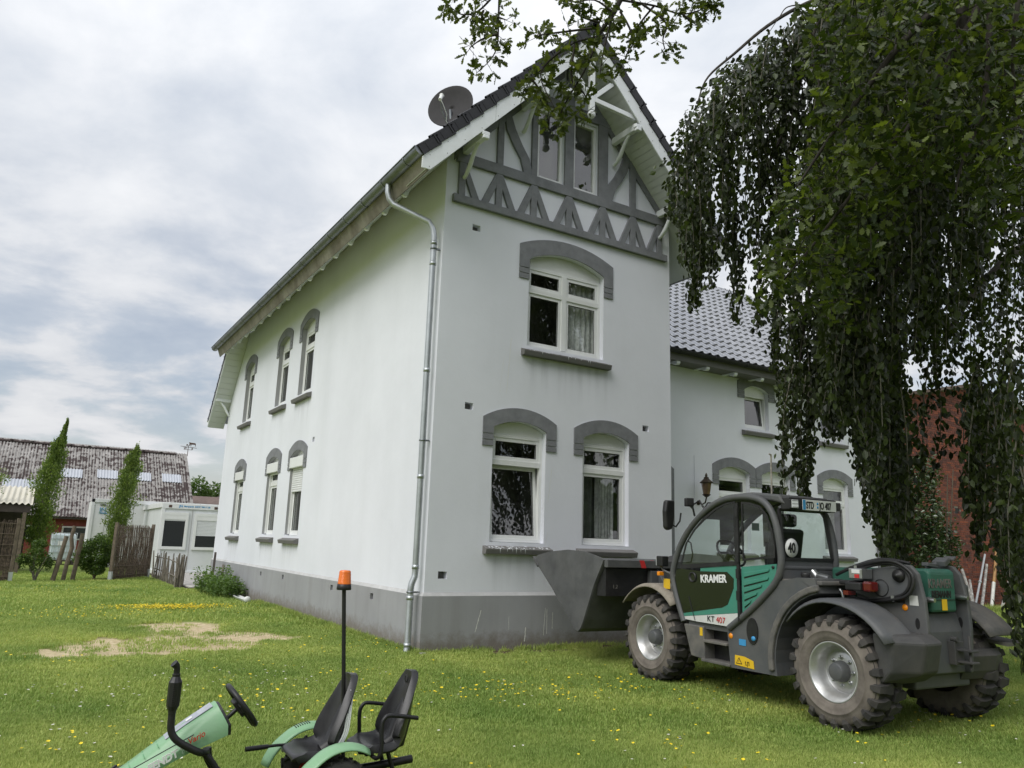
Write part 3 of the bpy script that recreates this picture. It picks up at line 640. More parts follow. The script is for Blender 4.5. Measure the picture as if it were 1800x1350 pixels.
MB().bb(GW, WX+.3, 1.735, 1.76, 5.74, 5.93).build('fascia', 'sill_grey', house)
MB().bb(GW, WX+.3, 1.76, WY-.004, 5.74, 5.765).build('eaves_soffit', 'sill_grey', house)
src = None
for k in range(10):
    if src is None:
        src = MB().px([(1.765, 5.738), (1.765, 5.69), (1.80, 5.655), (1.90, 5.67), (2.0, 5.72), (2.19, 5.72), (2.19, 5.738)], -.05, .05).build('rafter_foot', 'white_paint', house)
    else: src = inst(src, house)
    src.location = (5.9+k*.92, 0, 0)
MB().bb(WX-.03, WX+.05, WY-.05, WY-.03, .3, 5.7).build('corner_strip', 'trim_grey', house)
# wall stains: runs of lime and bird droppings as thin flat splashes
pbr('lime', (.72, .72, .68), .9)
b = MB()
for u, z0, z1, ww, lean in ((.86, .28, .60, .010, .09), (1.75, .12, .33, .012, .01), (2.10, .20, .62, .006, .03), (2.16, .22, .60, .006, .0), (2.27, .30, .55, .006, 0), (1.45, .3, .5, .004, 0)):
    pts = [(u+lean*t+random.uniform(-.004, .004), z0+(z1-z0)*t) for t in np.linspace(0, 1, 7)]
    for (ua, za), (ub, zb_) in zip(pts, pts[1:]): b.add([(ua-ww*random.uniform(.3, 1), -.0425, za), (ua+ww*random.uniform(.3, 1), -.0425, za), (ub+ww*.5, -.0425, zb_), (ub-ww*.5, -.0425, zb_)], [(0, 1, 2, 3)])
for u, z0, z1, ww in ((1.35, 4.0, 4.95, .006), (1.22, 4.0, 4.6, .003), (2.22, 2.3, 2.85, .005), (2.17, 1.55, 1.8, .004)):
    pts = [(u-.06*(1-t)+random.uniform(-.004, .004), z0+(z1-z0)*t) for t in np.linspace(0, 1, 8)]
    for (ua, za), (ub, zb_) in zip(pts, pts[1:]): b.add([(ua-ww*random.uniform(.3, 1), -.0025, za), (ua+ww*random.uniform(.3, 1), -.0025, za), (ub+ww*.5, -.0025, zb_), (ub-ww*.5, -.0025, zb_)], [(0, 1, 2, 3)])
tag(b.build('lime_run', 'lime', house), kind='stuff')
# ------------------------------------------------------------------ satellite dish on the left slope, lantern, wall cable
dish = empty('satellite_dish', (.10, .25, roofz(.10)), label='round grey satellite dish on the left roof slope', cat='satellite dish')
pbr('dish_grey', (.040, .038, .040), .7, var=.1, scale=3, dirt=(.07, .068, .07), damt=.3, spec=.25)
look = (Vector((-3.5, -7, 5.5))-Vector((0, 0, 9))).normalized(); look = Vector((-.74, -.64, .12)).normalized()
Md = frame((.02, 0, .72), Vector((0, 0, 1)).cross(look), look.cross(Vector((0, 0, 1)).cross(look)))
b = MB(); b.M = Md; b.lathe([(.0001, -.075)]+[(r, -.075+.075*(r/.40)**2) for r in (.08, .16, .24, .32, .40)]+[(.412, .002), (.405, -.012)], n=36); b.build('reflector', 'dish_grey', dish, solid=.006)
b = MB(); b.tube([(.05, .02, -.12), (.06, .03, .42), (.03, .02, .66)], .024, 10); b.build('mast', 'zinc', dish)
b = MB(); b.M = Md; b.tube([(0, -.40, -.02), (-.02, -.30, .25), (0, -.16, .42)], .014, 6); b.tube([(.0, -.38, 0), (.03, -.26, .2), (.0, -.16, .42)], .008, 6); b.build('feed_arm', 'zinc', dish)
b = MB(); b.M = Md; b.tube([(0, -.20, .42), (0, -.10, .38)], .03, 10); b.tube([(0, -.10, .38), (0, -.08, .37)], [.03, .042], 10); b.build('feed_horn', 'upvc', dish)
b = MB(); b.M = Md; b.tube([(0, -.18, .43), (.04, -.26, .38), (.05, -.34, .2), (0, -.38, .1), (.03, -.42, -.1), (.03, -.7, -.14)], .006, 6); b.build('cable', 'upvc', dish)
lan = empty('wall_lantern', (7.79, WY-.02, 2.55), label='brown metal wall lantern between the door and the arched windows', cat='lantern')
pbr('lantern_metal', (.06, .045, .03), .5, metal=.6, var=.3, scale=8); pbr('lantern_glass', (.16, .10, .05), .25, var=.3, scale=6)
MB().tube([(0, 0, .10), (0, -.10, .06), (0, -.20, .10), (0, -.24, .22)], .016, 8).lathe([(.0001, 0), (.05, .0), (.055, .02), (.0001, .03)], (0, 0, .10), 'y', 12).build('arm', 'lantern_metal', lan)
b = MB(); b.lathe([(.03, .22), (.085, .26), (.10, .28)], (0, -.24, 0), n=6, smooth=False); b.lathe([(.145, .53), (.15, .55), (.06, .63), (.055, .66), (.025, .68), (.03, .71), (.008, .76), (.0001, .77)], (0, -.24, 0), n=6, smooth=False); b.build('cap', 'lantern_metal', lan)
MB().lathe([(.075, .28), (.115, .53)], (0, -.24, 0), n=6, smooth=False).build('glass', 'lantern_glass', lan)
MB().tube([(7.68, WY-.008, 2.75), (7.68, WY-.008, 3.72)], .007, 6).build('cable_conduit', 'stucco', house)
# ================================================================== GROUND
def vnoise(x, y, s, seed=0):
    x = np.asarray(x, float)*s+seed*17.3; y = np.asarray(y, float)*s+seed*9.1
    xi, yi = np.floor(x).astype(int), np.floor(y).astype(int); fx, fy = x-xi, y-yi; fx = fx*fx*(3-2*fx); fy = fy*fy*(3-2*fy)
    def hsh(a, b): v = np.sin(a*127.1+b*311.7+seed*74.7)*43758.5453; return v-np.floor(v)
    return (hsh(xi, yi)*(1-fx)+hsh(xi+1, yi)*fx)*(1-fy)+(hsh(xi, yi+1)*(1-fx)+hsh(xi+1, yi+1)*fx)*fy
def fbm(x, y, s, seed=0): return (vnoise(x, y, s, seed)*.5+vnoise(x, y, s*2.1, seed+1)*.3+vnoise(x, y, s*4.3, seed+2)*.2)
def bare(x, y):      # how bare the lawn is: the sandy patch, and earth along the gable foot
    x = np.asarray(x, float); y = np.asarray(y, float)
    v = np.zeros_like(x)
    for cx, cy, rx, ry in ((-3.2, 2.1, 1.15, 1.0), (-2.6, 4.2, .65, .7), (-3.95, 1.6, .75, .45), (-2.0, 2.6, .8, .6), (-1.5, 2.6, .35, .5)):
        d = ((x-cx)/rx)**2+((y-cy)/ry)**2; v = np.maximum(v, 1.0-d*.55)
    p = np.clip((v-.08)*1.25, 0, 1)*1.0
    p = np.clip((p + (fbm(x, y, 2.3, 3)*.6+fbm(x, y, 6.5, 13)*.4-.42)*3.4)*1.5, 0, 1)*(v > 0)
    e = np.clip(1-np.abs(y+.30+.12*np.sin(x*3))/.42, 0, 1)*((x > .9) & (x < 5.2))
    e = np.clip((e+(fbm(x, y, 3.2, 5)-.5)*1.4-.25)*1.8, 0, 1)*((x > .9) & (x < 5.2))
    s_ = np.clip(1-np.abs(x+.10)/.22, 0, 1)*((y > -.3) & (y < 9)); s_ = np.clip((s_+(fbm(x, y, 3.0, 8)-.5)*1.2-.55)*2, 0, 1)
    return np.maximum(p, 0), np.maximum(e, s_)
def gz(x, y): return (fbm(x, y, .35, 11)-.5)*.06
m = bpy.data.materials.new('lawn_soil'); m.use_nodes = True; t = m.node_tree; L = t.links.new; bs = t.nodes['Principled BSDF']; bs.inputs['Roughness'].default_value = .95; bs.inputs['Specular IOR Level'].default_value = .15
c = t.nodes.new('ShaderNodeTexCoord'); 
def tn(s, d=6):
    n = t.nodes.new('ShaderNodeTexNoise'); n.inputs['Scale'].default_value = s; n.inputs['Detail'].default_value = d; n.inputs['Roughness'].default_value = .65; L(c.outputs['Object'], n.inputs[0]); return n.outputs[0]
def trp(src, stops):
    r = t.nodes.new('ShaderNodeValToRGB'); L(src, r.inputs[0]); e = r.color_ramp.elements
    while len(e) < len(stops): e.new(.5)
    for i, (p, q) in enumerate(stops): e[i].position = p; e[i].color = (*q, 1)
    return r.outputs[0]
def tmx(a, b_, f):
    x = t.nodes.new('ShaderNodeMix'); x.data_type = 'RGBA'; L(f, x.inputs[0]); L(a, x.inputs[6]); L(b_, x.inputs[7]); return x.outputs[2]
grass_c = trp(tn(1.3, 8), [(.30, (.14, .20, .035)), (.5, (.19, .245, .05)), (.72, (.25, .29, .075))])
grass_f = trp(tn(38, 4), [(.3, (.09, .135, .025)), (.7, (.18, .225, .055))])
gm = t.nodes.new('ShaderNodeMix'); gm.data_type = 'RGBA'; gm.inputs[0].default_value = .5; L(grass_c, gm.inputs[6]); L(grass_f, gm.inputs[7])
sand = trp(tn(14, 8), [(.3, (.38, .29, .17)), (.55, (.56, .46, .30)), (.75, (.64, .54, .37))])
soil = trp(tn(16, 8), [(.3, (.06, .042, .03)), (.7, (.15, .105, .075))])
va = t.nodes.new('ShaderNodeVertexColor'); va.layer_name = 'bare'; sp = t.nodes.new('ShaderNodeSeparateColor'); L(va.outputs[0], sp.inputs[0])
k1 = tmx(gm.outputs[2], sand, sp.outputs[0]); k2 = tmx(k1, soil, sp.outputs[1]); L(k2, bs.inputs['Base Color'])
bp = t.nodes.new('ShaderNodeBump'); bp.inputs['Strength'].default_value = .6; bp.inputs['Distance'].default_value = .02; L(tn(55, 6), bp.inputs['Height']); L(bp.outputs[0], bs.inputs['Normal'])
MATS['lawn_soil'] = m
def axis(lo, hi, a, b_, fine, coarse):
    xs = [lo]
    while xs[-1] < hi: xs.append(xs[-1] + (fine if a <= xs[-1] <= b_ else coarse if (a-10 < xs[-1] < b_+10) else coarse*12))
    return np.array(xs)
xs = axis(-320, 320, -6.5, 6, .075, 1.2); ys = axis(-320, 420, -9, 6, .075, 1.2)
X, Y = np.meshgrid(xs, ys); Z = gz(X, Y); p_, e_ = bare(X, Y); Z = Z - .02*p_
nx, ny = len(xs), len(ys)
vv = np.stack([X.ravel(), Y.ravel(), Z.ravel()], 1); ii = np.arange(nx*ny).reshape(ny, nx)
ff = np.stack([ii[:-1, :-1].ravel(), ii[:-1, 1:].ravel(), ii[1:, 1:].ravel(), ii[1:, :-1].ravel()], 1)
me = bpy.data.meshes.new('lawn'); me.from_pydata(vv.tolist(), [], ff.tolist()); me.polygons.foreach_set('use_smooth', [True]*len(ff))
at_ = me.color_attributes.new('bare', 'FLOAT_COLOR', 'POINT'); at_.data.foreach_set('color', np.stack([p_.ravel(), e_.ravel(), 0*p_.ravel(), 0*p_.ravel()+1], 1).ravel().astype(np.float32))
me.materials.append(m); lawn = bpy.data.objects.new('lawn', me); COL.objects.link(lawn); tag(lawn, kind='structure')
# ---- grass: tufts scattered by geometry nodes over points computed here
m = bpy.data.materials.new('grass_blade'); m.use_nodes = True; t = m.node_tree; L = t.links.new; bs = t.nodes['Principled BSDF']; bs.inputs['Roughness'].default_value = .55; bs.inputs['Specular IOR Level'].default_value = .3
g = t.nodes.new('ShaderNodeObjectInfo'); gi = t.nodes.new('ShaderNodeNewGeometry'); 
r = t.nodes.new('ShaderNodeValToRGB'); L(gi.outputs['Random Per Island'], r.inputs[0]); e = r.color_ramp.elements
for i, (p, q) in enumerate([(0, (.20, .29, .05)), (1, (.46, .52, .17))]): e[i].position = p; e[i].color = (*q, 1)
ne = e.new(.55); ne.color = (.28, .395, .09, 1)
pn = t.nodes.new('ShaderNodeTexNoise'); pn.inputs['Scale'].default_value = .55; pn.inputs['Detail'].default_value = 5; L(gi.outputs['Position'], pn.inputs[0])
pr = t.nodes.new('ShaderNodeValToRGB'); L(pn.outputs[0], pr.inputs[0]); pr.color_ramp.elements[0].position = .32; pr.color_ramp.elements[0].color = (.62, .74, .60, 1); pr.color_ramp.elements[1].position = .68; pr.color_ramp.elements[1].color = (1.30, 1.20, 1.15, 1)
mg = t.nodes.new('ShaderNodeMix'); mg.data_type = 'RGBA'; mg.blend_type = 'MULTIPLY'; mg.inputs[0].default_value = 1; L(r.outputs[0], mg.inputs[6]); L(pr.outputs[0], mg.inputs[7]); L(mg.outputs[2], bs.inputs['Base Color'])
tr = t.nodes.new('ShaderNodeBsdfTranslucent'); L(mg.outputs[2], tr.inputs[0]); ms = t.nodes.new('ShaderNodeMixShader'); ms.inputs[0].default_value = .35; L(bs.outputs[0], ms.inputs[1]); L(tr.outputs[0], ms.inputs[2]); L(ms.outputs[0], t.nodes['Material Output'].inputs[0])
MATS['grass_blade'] = m
def tuft(name, nb, h, spread, wid, mat='grass_blade', seed=0):
    rr = random.Random(seed); b = MB()
    for _ in range(nb):
        a = rr.uniform(0, 6.283); rad = spread*math.sqrt(rr.random()); x, y = rad*math.cos(a), rad*math.sin(a); l = h*rr.uniform(.55, 1.15); le = rr.uniform(.1, .75)*l; d = rr.uniform(0, 6.283)
        dx, dy = math.cos(d), math.sin(d); w = wid*rr.uniform(.7, 1.2); sx, sy = -dy*w, dx*w
        b.add([(x-sx, y-sy, 0), (x+sx, y+sy, 0), (x+sx*.8+dx*le*.35, y+sy*.8+dy*le*.35, l*.55), (x-sx*.8+dx*le*.35, y-sy*.8+dy*le*.35, l*.55), (x+dx*le, y+dy*le, l*(1-.25*le/l))], [(0, 1, 2, 3), (3, 2, 4)])
    return b.mesh(name, mat)
def flower_mesh(name, mat, h, r_, white=False):
    b = MB(); 
    for k in range(5 if not white else 9):
        a = 6.283*k/(5 if not white else 9); c_, s_ = math.cos(a), math.sin(a); w = r_*.62 if not white else r_*.4
        b.add([(0, 0, h), (c_*r_-s_*w, s_*r_+c_*w, h+r_*.45), (c_*r_*1.25, s_*r_*1.25, h+r_*.5), (c_*r_+s_*w, s_*r_-c_*w, h+r_*.45)], [(0, 1, 2, 3)])
    return b.mesh(name, mat)
hid = bpy.data.collections.new('scatter_sources')
def scatter(name, meshes, pts, smin, smax, label, cat, tilt=.15, hcol=None):
    cl_ = bpy.data.collections.new(name+'_sources')
    for i, mm in enumerate(meshes): cl_.objects.link(bpy.data.objects.new(name+'_source', mm))
    me = bpy.data.meshes.new(name); me.from_pydata(pts.tolist(), [], []); 
    o = bpy.data.objects.new(name, me); COL.objects.link(o); me.materials.append(meshes[0].materials[0])
    ng = bpy.data.node_groups.new(name, 'GeometryNodeTree'); ng.interface.new_socket('Geometry', in_out='INPUT', socket_type='NodeSocketGeometry'); ng.interface.new_socket('Geometry', in_out='OUTPUT', socket_type='NodeSocketGeometry')
    N = ng.nodes.new; gi_, go_ = N('NodeGroupInput'), N('NodeGroupOutput'); ip = N('GeometryNodeInstanceOnPoints'); ci = N('GeometryNodeCollectionInfo'); ci.inputs['Collection'].default_value = cl_
    ci.inputs['Separate Children'].default_value = True; ci.inputs['Reset Children'].default_value = True; ip.inputs['Pick Instance'].default_value = True
    rv = N('FunctionNodeRandomValue'); rv.data_type = 'FLOAT_VECTOR'; rv.inputs[0].default_value = (-tilt, -tilt, 0); rv.inputs[1].default_value = (tilt, tilt, 6.283)
    rs_ = N('FunctionNodeRandomValue'); rs_.data_type = 'FLOAT'; rs_.inputs[2].default_value = smin; rs_.inputs[3].default_value = smax
    l = ng.links.new; l(gi_.outputs[0], ip.inputs['Points']); l(ci.outputs[0], ip.inputs['Instance']); l(rv.outputs[0], ip.inputs['Rotation']); l(rs_.outputs[1], ip.inputs['Scale']); l(ip.outputs[0], go_.inputs[0])
    md = o.modifiers.new('scatter', 'NODES'); md.node_group = ng
    return tag(o, label, cat, kind='stuff')
def in_house(x, y): return ((x > -.05) & (x < GW+.05) & (y > -.05) & (y < SL+.1)) | ((x > GW-.1) & (x < WX+.1) & (y > WY-.05) & (y < 11))
def lawn_points(n, d0, d1, spread=1.03, thr=.35):
    # random points of the ground in the wedge before the camera, between two distances
    d = np.sqrt(NP.uniform(d0*d0, d1*d1, n)); tt = NP.uniform(-.70*spread, .70*spread, n)
    fh = Vector((CF.x, CF.y)).normalized(); rh = Vector((fh.y, -fh.x))
    x = CAM.x+d*(fh.x+rh.x*tt); y = CAM.y+d*(fh.y+rh.y*tt); p, e = bare(x, y)
    k = (~in_house(x, y)) & (NP.random(n) > np.maximum(p*1.25, e)) 
    k &= ~((x > -1.3) & (x < 3) & (y > 13.6)) & ~(y > 23) & ~((y > 3.2) & (x > 15.5))
    x, y = x[k], y[k]; return np.stack([x, y, gz(x, y)], 1)
near = [tuft('grass_tuft', 15, .040, .045, .0020, seed=i) for i in range(5)]
mid = [tuft('grass_tuft', 15, .042, .075, .0034, seed=10+i) for i in range(5)]
far = [tuft('grass_tuft', 16, .050, .16, .0075, seed=20+i) for i in range(4)]
scatter('grass_blades', near, lawn_points(62000, 2.6, 7.2), .7, 1.25, 'short mown green grass of the lawn in the foreground', 'grass')
scatter('grass_blades', mid, lawn_points(80000, 7.0, 14.5), .7, 1.35, 'short mown green grass of the lawn around the house', 'grass')
scatter('grass_blades', far, lawn_points(46000, 14.0, 34), .7, 1.4, 'short green grass of the far lawn by the fences', 'grass')
# longer grass along the walls and in the bare patch
ed = [tuft('grass_tuft', 14, .12, .05, .0035, seed=40+i) for i in range(3)]
u = NP.uniform(-.2, 9, 900); P1 = np.stack([-.05-np.abs(NP.normal(0, .08, 900)), u, 0*u], 1)
u = NP.uniform(-.2, 5, 520); P2 = np.stack([u, -.06-np.abs(NP.normal(0, .10, 520)), 0*u], 1); P2 = P2[NP.random(520) > bare(P2[:, 0], P2[:, 1])[1]*.9]
u = NP.normal(0, 1, (900, 2)); P3 = np.stack([-2.95+u[:, 0]*.95, 2.6+u[:, 1]*1.0, 0*u[:, 0]], 1); P3 = P3[fbm(P3[:, 0], P3[:, 1], 2.4, 21) > .50]
u = NP.uniform(15.5, 24, 500); P4 = np.stack([u, 2.9-np.abs(NP.normal(0, .35, 500)), 0*u], 1)
scatter('tall_grass', mid, P3, .8, 1.5, 'grass tufts regrowing in the bare sandy patch', 'grass')
scatter('tall_grass', ed, np.concatenate([P1, P2]), .5, 1.1, 'longer grass tufts along the foot of the house', 'grass')
scatter('tall_grass', ed, P4, 1.0, 2.4, 'rough longer grass along the foot of the brick barn', 'grass')
# buttercups and clover
m = pbr('buttercup', (.86, .66, .02), .4, var=.1, scale=9); m = pbr('clover_white', (.62, .60, .52), .7, var=.1, scale=9)
fy = [flower_mesh('buttercup', 'buttercup', .05, .0095), flower_mesh('buttercup', 'buttercup', .065, .0115)]
fw = [flower_mesh('clover_flower', 'clover_white', .035, .009, True)]
def clump(n, cx, cy, sx, sy): return np.stack([NP.normal(cx, sx, n), NP.normal(cy, sy, n)], 1)
c_ = [clump(1500, -2.25, 7.7, .60, .30), clump(130, -4.1, 6.2, .6, .6), clump(70, -2.2, 6.4, .6, .3), clump(110, -3.6, 13.0, 1.4, 1.0)]
d = lawn_points(2600, 3.3, 13); f_ = fbm(d[:, 0], d[:, 1], .8, 31); d = d[(f_+NP.random(len(d))*.22) > .68][:, :2]
c_ += [d[d[:, 1] < 3]]; c_ += [clump(150, .3, -3.2, 1.1, .45), clump(60, 2.2, -4.2, .9, .6)]
A = np.concatenate(c_); A = A[~in_house(A[:, 0], A[:, 1])]; A = A[bare(A[:, 0], A[:, 1])[0] < .3]
scatter('buttercups', fy, np.stack([A[:, 0], A[:, 1], gz(A[:, 0], A[:, 1])], 1), .75, 1.3, 'small yellow buttercups dotted over the lawn', 'flowers', tilt=.3)
d = lawn_points(1300, 3.2, 10); f_ = fbm(d[:, 0], d[:, 1], .7, 41); d = d[(f_+NP.random(len(d))*.3) > .74]
d2 = clump(80, -3.8, 14.6, 1.6, .6); d2 = np.stack([d2[:, 0], d2[:, 1], 0*d2[:, 0]], 1)
scatter('clover_flowers', fw, np.concatenate([d, d2]), .7, 1.3, 'small white clover heads dotted over the lawn', 'flowers', tilt=.2)
# loose stone at the downpipe
pbr('concrete', (.36, .35, .33), .9, var=.15, scale=8, bump=.3)
st = MB().box((0, 0, .02), (.10, .07, .06), (0, .05, .3)).build('concrete_stone', 'concrete', bevel=.01, loc=(-.06, -.20, 0)); tag(st, 'small grey concrete stone in the grass below the downpipe', 'stone')
# ================================================================== TELEHANDLER (local: x right, y forward, z up, origin under the rear axle)
TH = empty('telehandler', (2.55, -5.72, 0), R(-3.12), label='green and dark grey telehandler with raised bucket parked at the gable', cat='telehandler')
pbr('machine_grey', (.080, .085, .090), .5, var=.15, scale=3, bump=.03, bscale=30, dirt=(.13, .125, .115), dscale=3.5, damt=.6)
pbr('machine_dirty', (.105, .104, .100), .7, var=.2, scale=4, bump=.06, bscale=40, dirt=(.20, .18, .15), dscale=4, damt=.7)
pbr('machine_dark', (.052, .052, .052), .6, var=.2, scale=4, bump=.05, bscale=40, dirt=(.10, .092, .08), dscale=3, damt=.5)
pbr('machine_green', (.042, .225, .165), .42, var=.08, scale=3, coat=.25, dirt=(.10, .23, .17), dscale=5, damt=.3)
pbr('boom_green', (.030, .12, .085), .5, var=.12, scale=3, dirt=(.05, .09, .07), dscale=4, damt=.4)
pbr('bucket_steel', (.082, .084, .086), .55, var=.25, scale=3.5, bump=.05, bscale=20, dirt=(.15, .15, .145), dscale=2.5, damt=.5)
pbr('black_plastic', (.012, .012, .013), .45, var=.2, scale=5, dirt=(.05, .048, .045), dscale=5, damt=.3)
pbr('black_panel', (.008, .010, .009), .12, var=.2, scale=3, coat=.6)
pbr('machine_white', (.62, .63, .61), .45, var=.05, dirt=(.4, .4, .37), dscale=6, damt=.35)
pbr('decal_white', (.74, .75, .74), .5, var=.04); pbr('decal_red', (.55, .03, .03), .5, var=.05); pbr('decal_black', (.015, .015, .015), .5); pbr('decal_yellow', (.72, .46, .02), .5, var=.08); pbr('decal_blue', (.05, .28, .55), .45)
pbr('rubber', (.032, .031, .030), .85, var=.25, scale=6, bump=.08, bscale=30, dirt=(.105, .095, .082), dscale=4, damt=.55)
pbr('rubber_side', (.13, .112, .095), .9, var=.25, scale=5, bump=.06, bscale=40, dirt=(.22, .195, .165), dscale=5, damt=.6)
pbr('rim_silver', (.55, .56, .56), .36, metal=.7, var=.08, scale=5, dirt=(.30, .27, .23), dscale=4, damt=.45)
pbr('steel_bright', (.45, .46, .46), .3, metal=.9, var=.1, scale=8)
pbr('amber', (.85, .28, .01), .25, var=.05, coat=.5); pbr('lamp_red', (.11, .007, .006), .2, var=.1, coat=.5); pbr('lamp_clear', (.72, .74, .76), .12, var=.1, coat=.6)
pbr('mud', (.30, .27, .22), .95, var=.2, scale=8, bump=.25, bscale=50, dirt=(.12, .10, .08), dscale=16, damt=.6)
glassmat('cab_glass', (.90, .96, .93), .06)
AX = 2.71; RT = .52
pbr('birch_dull', (.30, .28, .24), .8, var=.4, scale=30)
def make_wheel():
    w = empty('wheel', parent=TH)
    b = MB()          # x: -.20 outside .. +.20 inside
    prof = [(.262, -.165), (.280, -.186), (.286, -.193), (.296, -.193), (.300, -.197), (.33, -.206), (.362, -.208), (.366, -.212), (.374, -.212), (.378, -.207), (.405, -.203), (.44, -.192), (.468, -.172), (.480, -.13), (.484, 0), (.480, .13), (.468, .172), (.44, .192), (.36, .205), (.262, .165)]
    b.lathe(prof, axis='x', n=64)
    o1 = b.build('tyre', 'rubber_side', w); 
    b = MB(); n = 22
    b.lathe([(.462, -.182), (.4815, -.13), (.4855, 0), (.4815, .13), (.462, .182)], axis='x', n=64)
    for k in range(n):                       # chunky alternating blocks, wrapping over the shoulder
        for s, off in ((-1, 0), (1, .5)):
            a = 2*math.pi*(k+off)/n; Mx = Matrix.Rotation(a, 4, 'X'); b.M = Mx
            out_ = [(s*.020, -.055), (s*.055, -.062), (s*.12, -.044), (s*.196, -.040), (s*.196, .030), (s*.12, .036), (s*.062, .058), (s*.020, .034)]
            if s < 0: out_ = out_[::-1]
            m_ = len(out_); vs = []
            for x, y in out_:
                ro = .519 - (.012 if abs(x) > .15 else 0); vs.append((x*.965, y*.86, ro))
            for x, y in out_: vs.append((x, y*1.05, .478 if abs(x) < .15 else .448))
            b.add(vs, [tuple(range(m_))]+[(i, m_+i, m_+(i+1) % m_, (i+1) % m_) for i in range(m_)])
            # shoulder bar running down the sidewall
            b.add([(s*.188, -.036, .505), (s*.188, .024, .505), (s*.214, .020, .452), (s*.214, -.030, .452), (s*.206, -.018, .415), (s*.206, .010, .415), (s*.19, -.04, .45), (s*.19, .03, .45), (s*.19, .01, .41), (s*.19, -.02, .41)],
                  [(0, 1, 2, 3), (3, 2, 5, 4), (0, 3, 6), (1, 7, 2), (3, 4, 9, 6), (2, 7, 8, 5), (4, 5, 8, 9)] if s > 0 else [(3, 2, 1, 0), (4, 5, 2, 3), (6, 3, 0), (2, 7, 1), (6, 9, 4, 3), (5, 8, 7, 2), (9, 8, 5, 4)])
    b.M = Matrix.Identity(4); b.build('tread', 'rubber', w)
    b = MB(); b.lathe([(.262, -.160), (.278, -.178), (.272, -.186), (.255, -.178), (.248, -.150), (.232, -.140), (.226, -.09), (.212, -.075), (.205, -.03), (.196, -.020), (.188, -.036), (.165, -.048), (.10, -.052), (.0001, -.052)], axis='x', n=48); b.build('rim', 'rim_silver', w)
    b = MB(); b.lathe([(.098, -.052), (.096, -.085), (.085, -.115), (.078, -.145), (.070, -.150), (.0001, -.150)], axis='x', n=28); b.build('hub', 'machine_grey', w)
    src = None
    for k in range(8):
        a = 2*math.pi*k/8; 
        if src is None: src = MB().lathe([(.012, .0), (.012, -.03), (.0001, -.032)], (0, 0, 0), 'x', 6, smooth=False).lathe([(.02, -.001), (.02, -.006), (.012, -.007)], (0, 0, 0), 'x', 12).build('wheel_bolt', 'steel_bright', w)
        else: src = inst(src, w)
        src.location = (-.051, .128*math.cos(a), .128*math.sin(a))
    return w
def copy_tree(o, parent):
    c = o.copy(); COL.objects.link(c); c.parent = parent
    for ch in list(o.children): copy_tree(ch, c)
    return c
wheel0 = make_wheel(); wheel0.location = (-.80, 0, RT)
for x, y, rz_, rx in ((-.80, AX, 0, .4), (.80, 0, math.pi, .2), (.80, AX, math.pi, .7)):
    w = copy_tree(wheel0, TH); w.location = (x, y, RT); w.rotation_euler = (rx, 0, rz_) if rz_ == 0 else Euler((rx, 0, rz_))
# ---- chassis and body panels
b = MB(); b.bb(-.42, .42, -.45, 3.05, .40, .86); b.bb(-.60, .60, -.12, .12, .42, .62); b.bb(-.60, .60, AX-.12, AX+.12, .42, .62); b.build('chassis', 'machine_grey', TH, bevel=.02)
def arc(cx, cz, r, a0, a1, n=10): return [(cx+r*math.cos(R(a0+(a1-a0)*i/n)), cz+r*math.sin(R(a0+(a1-a0)*i/n))) for i in range(n+1)]
side = [(1.36, .36), (1.40, .76), (1.30, .80), (1.00, 1.00), (.70, 1.30), (.40, 1.36), (.18, 1.36), (.16, 1.22)] + arc(0, .52, .72, 78, -12, 9)
for x0, x1 in ((-.95, -.55),): MB().px(side, x0, x1).build('side_panel', 'machine_grey', TH, bevel=.025)
MB().px([(p[0]+.0, p[1]) for p in arc(0, .52, .735, 80, -8, 10)]+arc(0, .52, .80, -8, 80, 10), -.985, -.94).build('arch_lip', 'machine_dirty', TH, bevel=.015)
MB().px([(2.05, .36), (2.1, .95), (1.3, 1.0), (.6, 1.32), (-.2, 1.34), (-.2, .9), (.35, .8), (.75, .36)], .45, .95).build('engine_cover', 'machine_grey', TH, bevel=.03)
MB().bb(-.93, -.14, .12, .62, 1.30, 1.34).build('rear_deck', 'machine_dirty', TH, bevel=.01)
# steps
b = MB(); b.px([(2.11, .745), (1.99, .40), (1.76, .38), (1.77, .745)], -.955, -.45); b.build('step_box', 'machine_dirty', TH, bevel=.012)
MB().bb(-.80, -.45, 1.36, 1.775, .37, .745).build('step_recess', 'black_plastic', TH)
for z, y0, y1 in ((.365, 1.35, 1.80), (.575, 1.39, 1.76)): MB().bb(-.975, -.70, y0, y1, z, z+.03).build('step_tread', 'machine_dirty', TH, bevel=.006)
b = MB(); b.px([(1.02+.080*math.cos(t_)*1.0, .775+.135*math.sin(t_)) for t_ in np.linspace(0, 2*math.pi, 20, endpoint=False)], -.962, -.951); b.build('filler_recess', 'black_plastic', TH)
MB().lathe([(.0001, -.016), (.024, -.016), (.026, 0)], (-.958, 1.00, .70), 'x', 14).build('filler_cap', 'decal_blue', TH)
